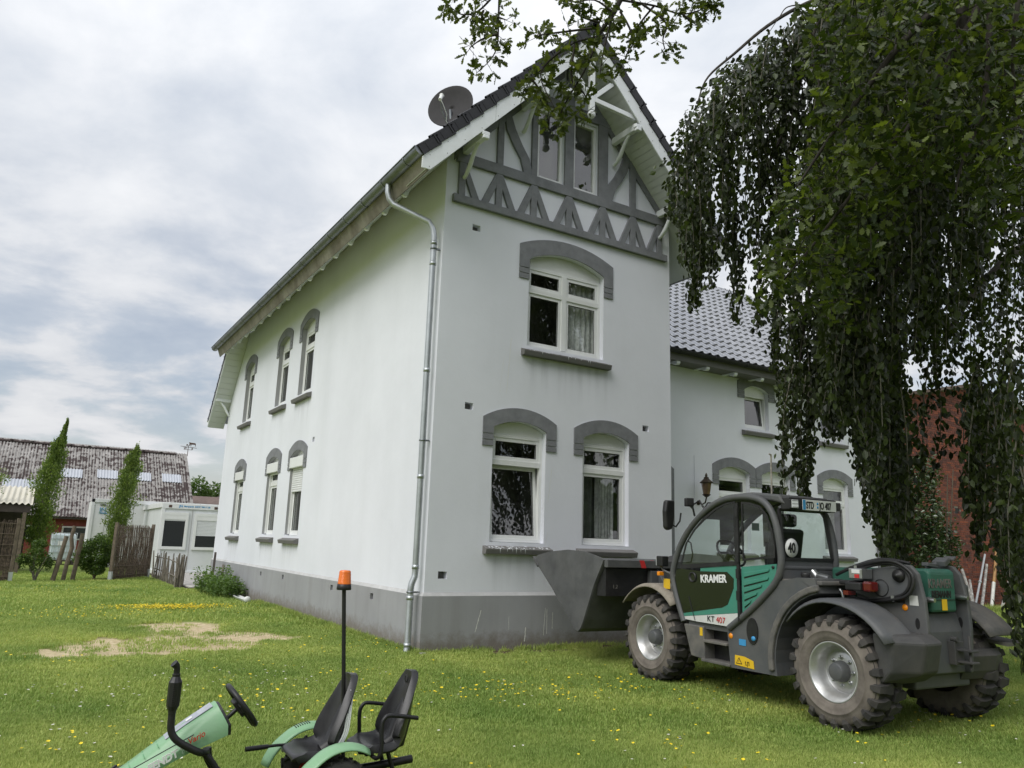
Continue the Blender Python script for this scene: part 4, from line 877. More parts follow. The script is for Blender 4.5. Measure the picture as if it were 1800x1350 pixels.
# stickers on the side panel
fx = -.9535
MB().lathe([(.0001, -.008), (.026, -.006), (.03, 0)], (fx+.002, 1.345, .69), 'x', 16).build('side_reflector', 'amber', TH)
MB().px([(1.22, .61), (1.22, .675), (1.12, .675), (1.12, .61)], fx-.002, fx).build('blue_sticker', 'decal_blue', TH)
s = MB().px([(1.29, .40), (1.285, .50), (1.15, .50), (1.02, .47), (1.01, .39)], fx-.002, fx).build('warning_sticker', 'decal_yellow', TH)
MB().px([(1.27, .415), (1.225, .485), (1.18, .415)], fx-.004, fx-.0025).build('warning_triangle', 'decal_black', s)
MB().px([(1.255, .423), (1.225, .470), (1.195, .423)], fx-.0055, fx-.0045).build('warning_field', 'decal_yellow', s)
MB().bb(fx-.0065, fx-.006, 1.2215, 1.2285, .432, .456).build('warning_mark', 'decal_black', s)
text('pictogram', '!.|\'i', 'decal_black', s, frame((fx-.003, 1.14, .415), (0, -1, 0), (0, 0, 1)), .055, .001)
MB().px([(1.83, .64), (1.83, .73), (1.785, .73), (1.785, .64)], -.959, -.956).build('yellow_sticker', 'decal_yellow', TH)
# ---- cab
cab = [(1.36, .77), (1.05, .98), (.80, 1.18), (.66, 1.32), (.595, 1.48), (.60, 1.66), (.64, 1.88), (.71, 2.04), (.82, 2.14), (.98, 2.185), (1.17, 2.195), (1.36, 2.18), (1.55, 2.125), (1.75, 2.02), (1.95, 1.87), (2.10, 1.71), (2.22, 1.52), (2.29, 1.31), (2.25, 1.12), (2.17, .92), (2.10, .77)]
def spline(P, n=5, closed=False):
    P = [np.array(p, float) for p in P]; out = []; m = len(P)
    for i in range(m-1 if not closed else m):
        p0, p1, p2, p3 = (P[(i-1) % m] if (closed or i) else P[0]), P[i], P[(i+1) % m], (P[(i+2) % m] if (closed or i+2 < m) else P[-1])
        for k in range(n):
            t_ = k/n; out.append(.5*((2*p1)+(-p0+p2)*t_+(2*p0-5*p1+4*p2-p3)*t_**2+(-p0+3*p1-3*p2+p3)*t_**3))
    if not closed: out.append(P[-1])
    return [tuple(p) for p in out]
XL, XR_ = -.955, -.13
for x in (XL, XR_): MB().tube([(x, y, z) for y, z in spline(cab)], .037, 10).build('cab_frame', 'machine_grey', TH)
b = MB()
for y, z in ((.98, 2.185), (.62, 1.45), (2.25, 1.12)): b.tube([(XL, y, z), (XR_, y, z)], .03, 8)
b.build('cab_cross_tube', 'machine_grey', TH)
rp = [(.55, 2.10), (.62, 2.20), (1.0, 2.245), (1.30, 2.235), (1.62, 2.16), (1.9, 2.0), (1.87, 1.96), (1.60, 2.10), (1.2, 2.19), (.72, 2.14)]
MB().px(rp, XL+.035, XR_-.035).build('cab_roof', 'machine_grey', TH, bevel=.02)
MB().bb(XL+.05, XR_-.05, .50, .62, 2.045, 2.175).build('roof_light_bar', 'black_plastic', TH, bevel=.012)
MB().px([(2.05, .72), (2.05, .78), (1.3, .78), (.7, 1.30), (.7, 1.24), (1.3, .72)], XL+.03, XR_).build('cab_floor', 'machine_grey', TH)
MB().px([(.60, 1.32), (.60, 1.54), (.66, 1.54), (.66, 1.32)], XL+.03, XR_-.02).build('cab_back_panel', 'machine_grey', TH)
gx = -.962
def sheet(name, pts, x, mat, par=TH, th=.006): return MB().px(pts, x, x+th).build(name, mat, par)
door = empty('door', parent=TH)
dw = [(2.15, 1.40), (1.215, 1.47), (1.215, 2.15), (1.36, 2.135), (1.53, 2.08), (1.72, 1.98), (1.91, 1.83), (2.05, 1.67)]
MB().add([(gx+.004, y, z) for y, z in dw], [tuple(range(len(dw)))]).build('window_pane', 'cab_glass', door)
def rim_ring(name, pts, wd, x0, x1, mat, par):     # flat band just inside an outline
    c_ = np.mean(np.array(pts), 0); ip = [(p[0]+(c_[0]-p[0])/np.hypot(*(c_-np.array(p)))*wd, p[1]+(c_[1]-p[1])/np.hypot(*(c_-np.array(p)))*wd) for p in pts]
    b = MB(); n = len(pts)
    for i in range(n): j = (i+1) % n; b.px([pts[i], pts[j], ip[j], ip[i]], x0, x1)
    return b.build(name, mat, par)
rim_ring('window_seal', dw, .035, gx-.004, gx+.003, 'black_plastic', door)
blk = [(2.13, 1.375), (1.80, 1.36), (1.37, 1.37), (1.27, 1.30), (1.275, 1.20), (1.37, 1.02), (1.46, .98), (1.91, .90), (2.13, .86), (2.22, 1.05), (2.255, 1.22), (2.22, 1.36)]
sheet('lower_pane', blk, gx-.001, 'black_panel', door)
sheet('door_panel', [(1.80, 1.355), (1.80, 1.395), (1.205, 1.45), (1.20, .945), (2.13, .825), (2.135, .858), (1.91, .898), (1.46, .978), (1.37, 1.018), (1.273, 1.20), (1.268, 1.302), (1.37, 1.372)], gx+.002, 'machine_green', door)
sheet('white_band', [(2.13, .822), (1.20, .942), (1.20, .90), (1.36, .785), (1.89, .79), (2.12, .80)], gx+.003, 'machine_white', door)
MB().px([(2.14, 1.375), (2.14, 1.41), (1.205, 1.485), (1.205, 1.45)], gx-.008, gx+.004).build('belt_trim', 'black_plastic', door)
MB().lathe([(.0001, .012), (.03, .010), (.045, -.012), (.058, -.016), (.062, 0)], (gx-.002, 1.93, 1.285), 'x', 24).build('door_handle', 'black_plastic', door)
MB().tube([(gx-.004, 1.90, .80), (gx-.004, 1.96, .95), (gx-.004, 2.00, 1.06)], .004, 5).build('panel_joint', 'black_plastic', door)
tm = lambda y, z: frame((gx-.0035, y, z), (0, -1, 0), (0, 0, 1))
text('door_lettering', 'KRAMER', 'decal_white', door, tm(1.795, 1.235) @ Matrix.Rotation(.055, 4, 'Z'), .118, .004, .93)
text('model_lettering', 'KT', 'decal_black', door, tm(1.70, .812) @ Matrix.Rotation(.0, 4, 'Z'), .092, -.001, 1.05)
text('model_lettering', '407', 'decal_red', door, tm(1.555, .812), .092, -.001, 1.05)
b = MB(); b.tube([(gx-.012, 1.18, .86), (gx-.012, 1.18, 2.13)], .022, 8); b.build('door_post', 'black_plastic', TH)
for z in (2.02, 1.53, 1.36, 1.13): MB().tube([(gx-.022, 1.18, z-.05), (gx-.022, 1.18, z+.05)], .026, 10).build('hinge', 'black_plastic', TH)
qw = [(1.125, 1.50), (.665, 1.545), (.66, 1.66), (.69, 1.84), (.75, 1.99), (.85, 2.09), (1.00, 2.13), (1.125, 2.14)]
MB().add([(gx+.004, y, z) for y, z in qw], [tuple(range(len(qw)))]).build('quarter_window', 'cab_glass', TH)
rim_ring('window_seal', qw, .03, gx-.004, gx+.003, 'black_plastic', TH)
gr = sheet('grille_panel', [(1.145, 1.435), (.645, 1.485), (.66, 1.37), (.78, 1.24), (.97, 1.06), (1.145, .955)], gx-.004, 'machine_green', TH, .02)
for (ya, za), (yb, zb_) in (((1.105, 1.375), (.74, 1.43)), ((1.11, 1.285), (.755, 1.345)), ((1.11, 1.215), (.85, 1.265)), ((1.11, 1.135), (.92, 1.18)), ((1.11, 1.06), (1.01, 1.095))):
    MB().px([(ya, za), (yb, zb_), (yb+.01, zb_-.026), (ya, za-.048)], gx-.016, gx-.003).build('louvre', 'machine_green', gr, bevel=.004)
    MB().px([(ya+.0, za-.049), (yb+.012, zb_-.028), (yb+.016, zb_-.036), (ya, za-.062)], gx-.0055, gx-.0045).build('louvre_slot', 'black_plastic', gr)
MB().lathe([(.0001, -.012), (.016, -.012), (.016, 0)], (gx-.004, .69, 1.45), 'x', 12).build('grille_lock', 'black_plastic', TH)
# rear window and front screen, far side window
rw = [(XL+.05, 1.54), (XR_-.04, 1.54), (XR_-.09, 2.05), (XL+.05, 2.05)]
MB().add([(x, .60 if z < 2 else .645, z) for x, z in rw], [(0, 1, 2, 3)]).build('rear_window', 'cab_glass', TH)
b = MB()
for i in range(4):
    (x0, z0), (x1, z1) = rw[i], rw[(i+1) % 4]; b.bar((x0, .60 if z0 < 2 else .645, z0), (x1, .60 if z1 < 2 else .645, z1), .03, .03)
b.build('window_seal', 'black_plastic', TH)
fp = [p for p in spline(cab) if p[0] > 1.5 and p[1] > 1.0]
MB().grid(lambda s_, t_: (XL+.03+(XR_-XL-.06)*s_, *fp[int(round(t_*(len(fp)-1)))]), 2, len(fp)-1).build('windscreen', 'cab_glass', TH)
MB().add([(XR_, y, z) for y, z in ((2.15, 1.40), (.68, 1.50), (.68, 1.95), (.95, 2.14), (1.36, 2.14), (1.9, 1.83))], [tuple(range(6))]).build('far_window', 'cab_glass', TH)
MB().px([(2.2, 1.38), (2.1, .8), (1.3, .8), (.68, 1.3), (.66, 1.48)], XR_-.01, XR_+.01).build('far_panel', 'machine_grey', TH)
# 40 disc
d = MB(); d.lathe([(.0001, 0), (.098, 0), (.098, .004)], (0, 0, 0), 'y', 32); d40 = d.build('speed_disc', 'decal_white', TH, loc=(-.80, .588, 1.655))
MB().lathe([(.098, -.0015), (.104, -.0015), (.104, .004)], (0, 0, 0), 'y', 32).build('disc_edge', 'decal_black', d40)
text('speed_number', '40', 'decal_black', d40, frame((0, -.0025, -.048), (1, 0, 0), (0, 0, 1)), .142, .004, .78, align='CENTER')
# number plate
npl = MB().bb(-.26, .26, -.004, .0, -.055, .055).build('number_plate', 'decal_white', TH, loc=(-.46, .494, 2.105), bevel=.004)
MB().bb(-.256, -.215, -.0065, -.0045, -.051, .051).build('plate_band', 'decal_blue', npl)
text('plate_lettering', 'STD', 'decal_black', npl, frame((-.207, -.006, -.036), (1, 0, 0), (0, 0, 1)), .103, .002, .62)
text('plate_lettering', 'JO 407', 'decal_black', npl, frame((-.005, -.006, -.036), (1, 0, 0), (0, 0, 1)), .103, .002, .62)
MB().lathe([(.0001, -.0065), (.013, -.0065), (.013, -.004)], (-.032, 0, .018), 'y', 12).lathe([(.0001, -.0065), (.013, -.0065), (.013, -.004)], (-.032, 0, -.02), 'y', 12).build('plate_seal', 'decal_blue', npl)
def worklight(p, rz_=0, s=.10, name='work_light', rx=0):
    e = empty(name, p, rz_, TH); e.rotation_euler = (rx, 0, rz_)
    MB().bb(-s/2, s/2, 0, s*.8, -s/2, s/2).build('housing', 'black_plastic', e, bevel=.012); MB().bb(-s/2+.008, s/2-.008, -.008, -.0005, -s/2+.008, s/2-.008).build('lens', 'lamp_clear', e, bevel=.006)
    b = MB()
    for i in range(3): b.bb(-s/2+.01, s/2-.01, -.0105, -.0085, -s/3+i*s/3-.002, -s/3+i*s/3+.002)
    b.build('lens_rib', 'black_plastic', e)
    return e
worklight((-.86, .47, 2.105), -.15); worklight((-.12, .50, 2.11), .75, .085)
worklight((-1.02, 1.93, 2.155), math.pi-.4, .10); worklight((-.98, 2.52, 1.45), math.pi+.2, .125)
MB().tube([(-.97, 1.90, 2.08), (-1.0, 1.92, 2.12)], .012, 6).tube([(-.95, 2.25, 1.28), (-.97, 2.45, 1.34), (-.98, 2.5, 1.40)], .014, 6).build('lamp_bracket', 'machine_grey', TH)
MB().bb(-1.03, -.95, 2.46, 2.51, 1.275, 1.325).build('indicator', 'amber', TH, bevel=.01)
MB().px([(2.50, 1.12), (2.50, 1.24), (2.38, 1.24), (2.38, 1.12)], -.93, -.925).build('yellow_sticker', 'decal_yellow', TH)
mir = empty('mirror', (-1.085, 2.20, 2.0), R(8), TH)
MB().py([(-.075, -.15), (-.03, -.18), (.04, -.16), (.075, -.02), (.085, .19), (-.06, .185), (-.085, .05)], -.03, .045).build('housing', 'black_plastic', mir, bevel=.025)
MB().tube([(.06, .02, -.10), (.12, .0, -.13), (.17, -.02, -.06), (.17, -.04, .04)], .01, 6).build('mirror_arm', 'black_plastic', mir)
b = MB(); b.tube([(-.90, 1.95, 2.0), (-.90, 1.99, 2.13), (-.90, 1.86, 2.18), (-.90, 1.80, 2.10)], .012, 6); b.tube([(-.5, 1.86, 2.02), (-.6, 1.80, 2.16), (-.78, 1.85, 2.16), (-.85, 1.9, 2.03)], .010, 6); b.build('grab_rail', 'black_plastic', TH)
# cab interior
seat = empty('seat', parent=TH)
MB().bb(-.78, -.32, .98, 1.44, 1.22, 1.36).build('cushion', 'black_plastic', seat, bevel=.04); MB().px([(.90, 1.32), (1.02, 1.32), (.92, 1.86), (.80, 1.86)], -.77, -.33).build('backrest', 'black_plastic', seat, bevel=.04); MB().px([(.81, 1.88), (.90, 1.88), (.88, 2.02), (.80, 2.02)], -.66, -.44).build('headrest', 'black_plastic', seat, bevel=.03)
stw = empty('steering_wheel', (-.55, 1.72, 1.58), 0, TH); stw.rotation_euler = (R(52), 0, 0)
MB().tube([(.19*math.cos(a), .19*math.sin(a), 0) for a in np.linspace(0, 2*math.pi, 25)], .014, 8, cap=False).tube([(-.18, 0, 0), (.18, 0, 0)], .014, 6).tube([(0, 0, 0), (0, -.18, 0)], .014, 6).lathe([(.0001, .02), (.05, .015), (.05, -.03)], n=14).build('rim', 'black_plastic', stw)
MB().tube([(-.55, 1.75, 1.56), (-.55, 2.0, 1.25), (-.55, 2.05, .95)], [.03, .05, .07], 8).build('steering_column', 'black_plastic', TH)
MB().px([(2.20, 1.36), (2.05, 1.42), (2.0, 1.36), (2.15, 1.0)], XL+.05, XR_-.03).build('dashboard', 'black_plastic', TH, bevel=.02)
b = MB(); b.bb(-.30, -.18, 1.35, 1.43, 1.48, 1.72); b.build('display', 'black_plastic', TH, bevel=.01); MB().bb(-.36, -.16, .85, 1.5, 1.28, 1.42).build('arm_console', 'black_plastic', TH, bevel=.03)
MB().tube([(-.28, 1.42, 1.42), (-.28, 1.44, 1.56)], .02, 8).build('joystick', 'black_plastic', TH)
MB().bb(-.32, -.20, 1.6, 1.605, 1.85, 1.94).build('inner_mirror', 'machine_green', TH, bevel=.002)
MB().tube([(XL+.05, 2.10, 1.45), (XL+.05, 2.02, 1.46), (XL+.05, 1.99, 1.55), (XL+.05, 2.02, 1.68), (XL+.05, 2.06, 1.70)], .009, 6).build('grab_handle', 'black_plastic', TH)
# ---- mudguards
def guard(cx, r, a0, a1, x0, x1, mat, flat=0):
    b = MB(); n = 14
    def P(s_, t_):
        a = R(a0+(a1-a0)*t_); rr = r + .10*max(0, t_-.55)*flat; lip = -.035 if s_ in (0.0, 1.0) else 0
        return (x0+(x1-x0)*s_, cx+rr*math.cos(a)+(lip)*math.cos(a), .52+(rr+lip)*math.sin(a))
    b.grid(P, 8, n); return b.build('mudguard', mat, TH, solid=.016)
guard(AX, .645, 38, 138, -1.035, -.60, 'mud'); guard(0, .665, 40, 152, -1.03, -.58, 'machine_grey', 1); guard(0, .665, 40, 150, .58, 1.03, 'machine_dirty', 1); guard(AX, .645, 38, 138, .60, 1.035, 'machine_dirty')
# ---- rear frame: two tall plates with the boom between
pl = [(.10, 1.20), (.15, 1.40), (-.05, 1.47), (-.42, 1.53), (-.50, 1.525), (-.57, 1.45), (-.62, 1.20), (-.63, .95), (-.60, .55), (-.30, .50), (.05, .75)]
for x in (-.45, .205):
    p_ = MB().px(pl, x, x+.045).build('frame_plate', 'machine_grey', TH, bevel=.012)
    MB().px([(-.535+.022*math.cos(a), 1.0+.05*math.sin(a)) for a in np.linspace(0, 6.283, 14, endpoint=False)], x-.003, x+.048).build('plate_slot', 'black_plastic', p_)
MB().px([(.12, 1.24), (.10, 1.46), (-.20, 1.48), (-.44, 1.50), (-.52, 1.42), (-.50, 1.26), (-.36, 1.20), (-.12, 1.17)], -.48, -.453).build('pivot_plate', 'machine_grey', TH, bevel=.01)
MB().lathe([(.0001, -.055), (.022, -.05), (.026, -.03), (.055, -.03), (.06, -.012), (.065, 0)], (-.48, -.40, 1.425), 'x', 20).build('boom_pivot', 'black_plastic', TH)
MB().lathe([(.075, -.006), (.082, -.006), (.082, 0), (.075, 0)], (-.48, -.20, 1.30), 'x', 24).build('access_ring', 'black_plastic', TH)
MB().px([(-.58, 1.10), (-.58, 1.47), (-.54, 1.50), (.52, 1.47), (.52, 1.12)], -.29, .10).build('boom', 'boom_green', TH, bevel=.03)
MB().px([(.50, 1.15), (.50, 1.45), (2.6, 1.10), (3.05, .78), (2.95, .60), (2.5, .82)], -.08, .08).build('boom_tube', 'boom_green', TH, bevel=.03)
btm = lambda x, z: frame((x, -.5835, z), (1, 0, 0), (0, 0, 1))
text('boom_lettering', 'KRAMER', 'machine_dirty', TH, btm(-.325, 1.325), .118, .002, .80); text('boom_lettering', 'RIEMANN', 'decal_black', TH, btm(-.285, 1.235), .092, .002, .74)
b = MB(); b.bb(-.26, .08, -.587, -.5845, 1.212, 1.218); b.build('boom_line', 'decal_black', TH)
MB().bb(-.14, -.07, -.592, -.5845, 1.12, 1.22).build('yellow_sticker', 'decal_yellow', TH)
MB().px([(-.55, .55), (-.55, .92), (-.50, 1.09), (-.40, 1.09), (-.40, .50)], -.404, .204).build('rear_plate', 'machine_grey', TH, bevel=.01)
for s_ in (-1, 1):
    x0, x1 = (-.95, -.455) if s_ < 0 else (.26, .95)
    out_ = -.95 if s_ < 0 else .95; inn = -.455 if s_ < 0 else .26
    vs = []
    for z, yb, yo in (((.50, -.60, -.50), (.60, -.74, -.58), (.86, -.80, -.62), (.92, -.70, -.56)) if s_ < 0 else ((.46, -.48, -.44), (.54, -.52, -.47), (.68, -.55, -.48), (.74, -.50, -.46))):
        vs += [(out_, -.42 if z > .62 else -.46, z), (out_, yo, z), (out_-s_*.22, yb, z), (inn, yb+.03, z), (inn, -.40, z)]
    fs = [tuple(range(5))[::-1], (15, 16, 17, 18, 19)] + [(5*i+j, 5*i+(j+1) % 5, 5*i+5+(j+1) % 5, 5*i+5+j) for i in range(3) for j in range(5)]
    MB().add(vs, fs).build('counterweight', 'machine_dark', TH, bevel=.02)
# tow hitch
b = MB(); b.bb(-.05, .09, -.62, -.55, .63, .84); b.bb(-.02, .09, -.76, -.60, .755, .775); b.bb(-.02, .09, -.76, -.60, .65, .67); b.tube([(.035, -.71, .60), (.035, -.71, .90)], .014, 8); b.tube([(-.03, -.64, .86), (-.03, -.58, .86)], .025, 10); b.build('tow_hitch', 'machine_dark', TH, bevel=.006)
for x, z in ((-.34, 1.22), (.17, 1.24)):
    MB().tube([(x-.02, -.52, z), (x-.02, -.60, z), (x-.02, -.66, z-.005)], [.02, .026, .02], 10).tube([(x+.03, -.52, z), (x+.03, -.62, z)], .018, 8).build('hydraulic_coupling', 'steel_bright', TH)
MB().lathe([(.0001, -.006), (.027, -.005), (.030, 0)], (-.454, -.42, 1.135), 'x', 16).build('side_reflector', 'amber', TH)
lb = MB().px([(-.56, 1.16), (-.555, 1.25), (-.47, 1.25), (-.47, 1.16)], -.454, -.4515).build('type_plate', 'machine_white', TH)
MB().px([(-.60, .86), (-.60, .91), (-.555, .91), (-.555, .86)], -.454, -.4515).build('white_sticker', 'decal_white', TH)
MB().px([(-.28, 1.175), (-.26, 1.205), (-.42, 1.24), (-.42, 1.17)], -.456, -.4505).build('cable_opening', 'black_plastic', TH)
# tail lamp and valve block
tl = MB().bb(-.78, -.50, -.20, -.02, 1.27, 1.345).bb(-.76, -.52, -.06, .06, 1.32, 1.36).build('lamp_carrier', 'black_plastic', TH, bevel=.012)
MB().bb(-.76, -.63, -.29, -.20, 1.265, 1.36).build('tail_lamp', 'lamp_red', TH, bevel=.02); MB().bb(-.80, -.69, -.075, -.02, 1.225, 1.265).build('reflector', 'lamp_red', TH)
vb = MB().bb(-.66, -.50, -.13, .02, 1.375, 1.475).build('valve_block', 'steel_bright', TH, bevel=.008); MB().bb(-.665, -.66, -.10, -.05, 1.385, 1.42).build('valve_label', 'decal_red', vb); MB().bb(-.665, -.66, -.11, -.02, 1.43, 1.465).build('valve_label', 'decal_white', vb)
b = MB(); b.tube([(-.58, .48, 1.36), (-.60, .36, 1.37), (-.62, .22, 1.31), (-.62, .14, 1.24), (-.60, .13, 1.15)], .018, 8); b.tube([(-.62, .42, 1.38), (-.62, .28, 1.36)], .034, 10); b.tube([(-.60, .50, 1.42), (-.60, .44, 1.36)], .04, 10); b.build('steel_pipe', 'steel_bright', TH)
MB().lathe([(.045, 0), (.05, .03), (.046, .05), (.0001, .055)], (-.80, .42, 1.36), 'z', 14).build('filler_cap', 'black_plastic', TH)
hs_ = [[(-0.500, .12, 1.42), (-0.510, -.10, 1.50), (-0.510, -.35, 1.535), (-0.500, -.50, 1.46), (-0.500, -.52, 1.36), (-0.500, -.45, 1.26), (-0.500, -.30, 1.21), (-0.500, -.05, 1.165), (-0.500, .1, 1.19), (-.5, .25, 1.2)],
       [(-0.500, .10, 1.47), (-0.530, -.12, 1.53), (-0.530, -.38, 1.555), (-0.515, -.545, 1.46), (-0.515, -.56, 1.34), (-0.515, -.47, 1.235), (-0.515, -.25, 1.185), (-0.510, .05, 1.15)],
       [(-0.480, .2, 1.45), (-.36, -.02, 1.55), (-.32, -.2, 1.57), (-.3, -.40, 1.54)], [(-0.510, .28, 1.40), (-.52, .10, 1.47), (-.50, -.08, 1.50)]]
for h_ in hs_:
    MB().tube([tuple(p) for p in spline(h_, 5)], .017, 8).build('hydraulic_hose', 'black_plastic', TH)
MB().bb(-.525, -.49, -.36, -.33, 1.185, 1.235).bb(-.535, -.49, .02, .05, 1.47, 1.50).build('hose_clamp', 'steel_bright', TH)
b = MB(); b.tube([(.0, -.36, 1.50), (.04, -.45, 1.55)], .02, 8); b.box((.12, -.44, 1.565), (.16, .12, .05), (0, -.25, .3)); b.box((.26, -.44, 1.60), (.10, .10, .02), (0, -.3, .3)); b.box((-.02, -.42, 1.53), (.18, .07, .035), (0, .1, 0)); b.build('hitch_latch', 'machine_grey', TH, bevel=.006)
MB().tube([(-.51, 1.1, 2.235), (-.50, 1.1, 2.70)], .010, 6).tube([(-.50, 1.1, 2.70), (-.53, 1.1, 2.71)], .010, 6).build('antenna', 'birch_dull', TH)
MB().tube([(-.55, .72, 2.19), (-.45, .70, 2.30)], .004, 5).build('antenna', 'black_plastic', TH)
MB().px([(-.28, .80), (-.28, .84), (-.62, .80), (-.62, .77)], .80, 1.12).build('mudflap', 'machine_dirty', TH)
# ---- bucket, fully curled back
BK = empty('bucket', parent=TH)
sp_ = [(5.20, 1.36), (5.16, 1.44), (4.80, 1.505), (4.30, 1.545), (3.85, 1.53), (3.47, 1.46), (3.40, 1.43)] ; tip = [(3.62, 1.10), (3.86, .62), (3.93, .50), (4.00, .45), (4.08, .46), (4.16, .53)]
outl = sp_ + tip + [(4.70, .98), (5.14, 1.30)]
for x in (-1.20, 1.185): MB().px(outl, x, x+.016).build('side_plate', 'bucket_steel', BK, bevel=.003)
shell = [(3.40, 1.43)]+tip+[(4.70, .98), (5.17, 1.35)]
b = MB()
for (ya, za), (yb, zb_) in zip(shell, shell[1:]): b.add([(-1.184, ya, za), (1.184, ya, za), (1.184, yb, zb_), (-1.184, yb, zb_)], [(0, 1, 2, 3)])
b.build('bucket_shell', 'bucket_steel', BK, solid=.014)
MB().bb(-1.184, 1.184, 3.33, 3.41, 1.335, 1.435).build('top_edge', 'bucket_steel', BK, bevel=.006)
MB().px([(5.12, 1.27), (5.26, 1.40), (5.24, 1.425), (5.10, 1.30)], -1.215, 1.215).build('cutting_edge', 'bucket_steel', BK)
MB().px([(3.4015, 1.34), (3.4015, 1.438), (3.395, 1.438), (3.395, 1.34)], -.42, -.36).build('paint_mark', 'decal_red', BK)
mk = MB(); mk.prism([(-.62, 1.335), (-.54, 1.335), (-.58, 1.437), (-.66, 1.437)], 3.327, 3.3295, lambda u_, v_, w_: (u_, w_, v_)); mk.build('paint_mark', 'decal_red', BK)
b = MB(); b.px([(3.38, 1.33), (3.45, 1.10), (3.55, .95), (3.3, .62), (3.05, .60), (3.0, .86)], -.32, -.26); b.px([(3.38, 1.33), (3.45, 1.10), (3.55, .95), (3.3, .62), (3.05, .60), (3.0, .86)], .38, .44); b.bb(-.45, .55, 3.34, 3.44, .98, 1.30); b.build('quick_hitch', 'machine_grey', BK, bevel=.008)
MB().bb(-1.15, 1.15, 3.42, 3.62, .96, 1.32).build('bucket_back', 'black_plastic', BK)
text('chalk_mark', '1.2', 'machine_dirty', BK, frame((-1.04, 3.415, 1.06), (1, 0, 0), (0, 0, 1)), .07)
# ================================================================== CHILDREN'S PEDAL TRACTOR (local: x forward, y left, z up)
KT = empty('pedal_tractor', (-3.4, -5.75, 0), R(178.3), label="child's green pedal tractor with two black seats and orange beacon pole", cat='pedal tractor')
pbr('toy_green', (.20, .385, .21), .40, var=.07, scale=4, coat=.1, dirt=(.26, .36, .25), dscale=6, damt=.3); pbr('toy_green_dark', (.10, .29, .12), .4, var=.05); pbr('toy_silver', (.45, .47, .52), .35, var=.1, metal=.4)
pbr('toy_black', (.014, .014, .015), .42, var=.2, scale=8, bump=.03, bscale=200); pbr('toy_seat', (.022, .022, .024), .36, var=.2, scale=6, bump=.05, bscale=260, dirt=(.05, .048, .045), dscale=7, damt=.3)
pbr('beacon_orange', (.80, .17, .01), .2, var=.12, scale=14, coat=.5); pbr('toy_red', (.5, .04, .02), .4)
hd = empty('hood', parent=KT)
# hood: cross-sections from the rear (steering end) to the nose
sec = [(.60, .650, .50, .095, .125), (.55, .660, .49, .10, .135), (.75, .545, .40, .105, .14), (1.00, .362, .25, .095, .13), (1.22, .24, .10, .085, .12), (1.28, .20, .08, .07, .10)]
sec = [(.590, .668, .515, .09, .125), (.75, .566, .437, .10, .135), (1.00, .383, .312, .095, .13), (1.20, .25, .205, .085, .12), (1.28, .19, .15, .07, .10)]
rows = []
for x, zt, zb_, wt, wb in sec:
    rows.append([(x-.05*(x < .6), wb, zb_), (x-.045*(x < .6), wb+.004, zb_+(zt-zb_)*.35), (x-.02*(x < .6), (wb+wt)/2+.004, zt-.055), (x, wt, zt-.022), (x+.01, wt-.025, zt-.003), (x+.012, 0, zt+.004), (x+.01, -wt+.025, zt-.003), (x, -wt, zt-.022), (x-.02*(x < .6), -(wb+wt)/2-.004, zt-.055), (x-.045*(x < .6), -wb-.004, zb_+(zt-zb_)*.35), (x-.05*(x < .6), -wb, zb_)])
b = MB(); n = len(rows[0]); vs = [p for r_ in rows for p in r_]
b.add(vs, [(i*n+j, i*n+j+1, (i+1)*n+j+1, (i+1)*n+j) for i in range(len(rows)-1) for j in range(n-1)], True); b.add(rows[0], [tuple(range(n))]); b.add(rows[-1], [tuple(range(n))[::-1]])
b.build('hood_shell', 'toy_green', hd, bevel=.006)
b = MB(); r0 = rows[0]; c0 = np.mean(np.array(r0), 0); b.add([tuple(np.array(p)+(np.array(p)-c0)*-.04+np.array((-.012, 0, -.004))) for p in r0], [tuple(range(n))]); b.build('rear_plate', 'toy_black', hd, solid=.012)
slope = Vector((.425, 0, -.278)).normalized(); nrm_ = Vector((-slope.z, 0, slope.x)); T0 = Vector((.60, 0, .645))
def ht(s_, y, h_=.006):
    p = T0 + Vector((.79, 0, -.5)).normalized()*0
    x = .590+s_*.84; z = np.interp(x, [q[0] for q in sec], [q[1] for q in sec]); return (x+.008, y, float(z)+h_)
dk = MB(); dk.grid(lambda a, c: ht(.03+.27*a, (c-.5)*.11, .0065), 6, 4); dk.build('top_decal', 'toy_silver', hd)
b = MB()
for y in (-.035, -.012, .012, .035): b.add([ht(.04, y-.0025, .0085), ht(.28, y-.0025, .0085), ht(.28, y+.0025, .0085), ht(.04, y+.0025, .0085)], [(0, 1, 2, 3)])
b.build('decal_stripe', 'decal_white', hd)
MB().grid(lambda a, c: ht(.145+.035*a, -.018+.036*c, .0095), 1, 1).build('badge', 'decal_white', hd)
b = MB()
for k in range(7):
    s_ = .34+k*.075; b.add([ht(s_, .088, .003), ht(s_+.004, .088, .003), ht(s_+.004, -.05, .0075), ht(s_, -.05, .0075)], [(0, 1, 2, 3)])
b.build('panel_seam', 'toy_green_dark', hd)
sd_ = lambda s_, v_: None
def side_M(x, dz): 
    zt = np.interp(x, [q[0] for q in sec], [q[1] for q in sec]); zb_ = np.interp(x, [q[0] for q in sec], [q[2] for q in sec])
    return Vector((x, .146, float(zb_+dz)))
d_ = (side_M(.66, 0)-side_M(.98, 0)).normalized()
text('hood_lettering', 'FENDT 93', 'decal_white', hd, frame(side_M(.925, .022)+Vector((0, .004, 0)), d_, Vector((0, 0, 1))-d_*d_.z), .052, .0022, .95, shear=.15)
text('hood_script', 'Vario', 'toy_red', hd, frame(side_M(.745, .050)+Vector((0, .004, 0)), d_, Vector((0, 0, 1))-d_*d_.z), .042, .0005, 1.0, shear=.3)
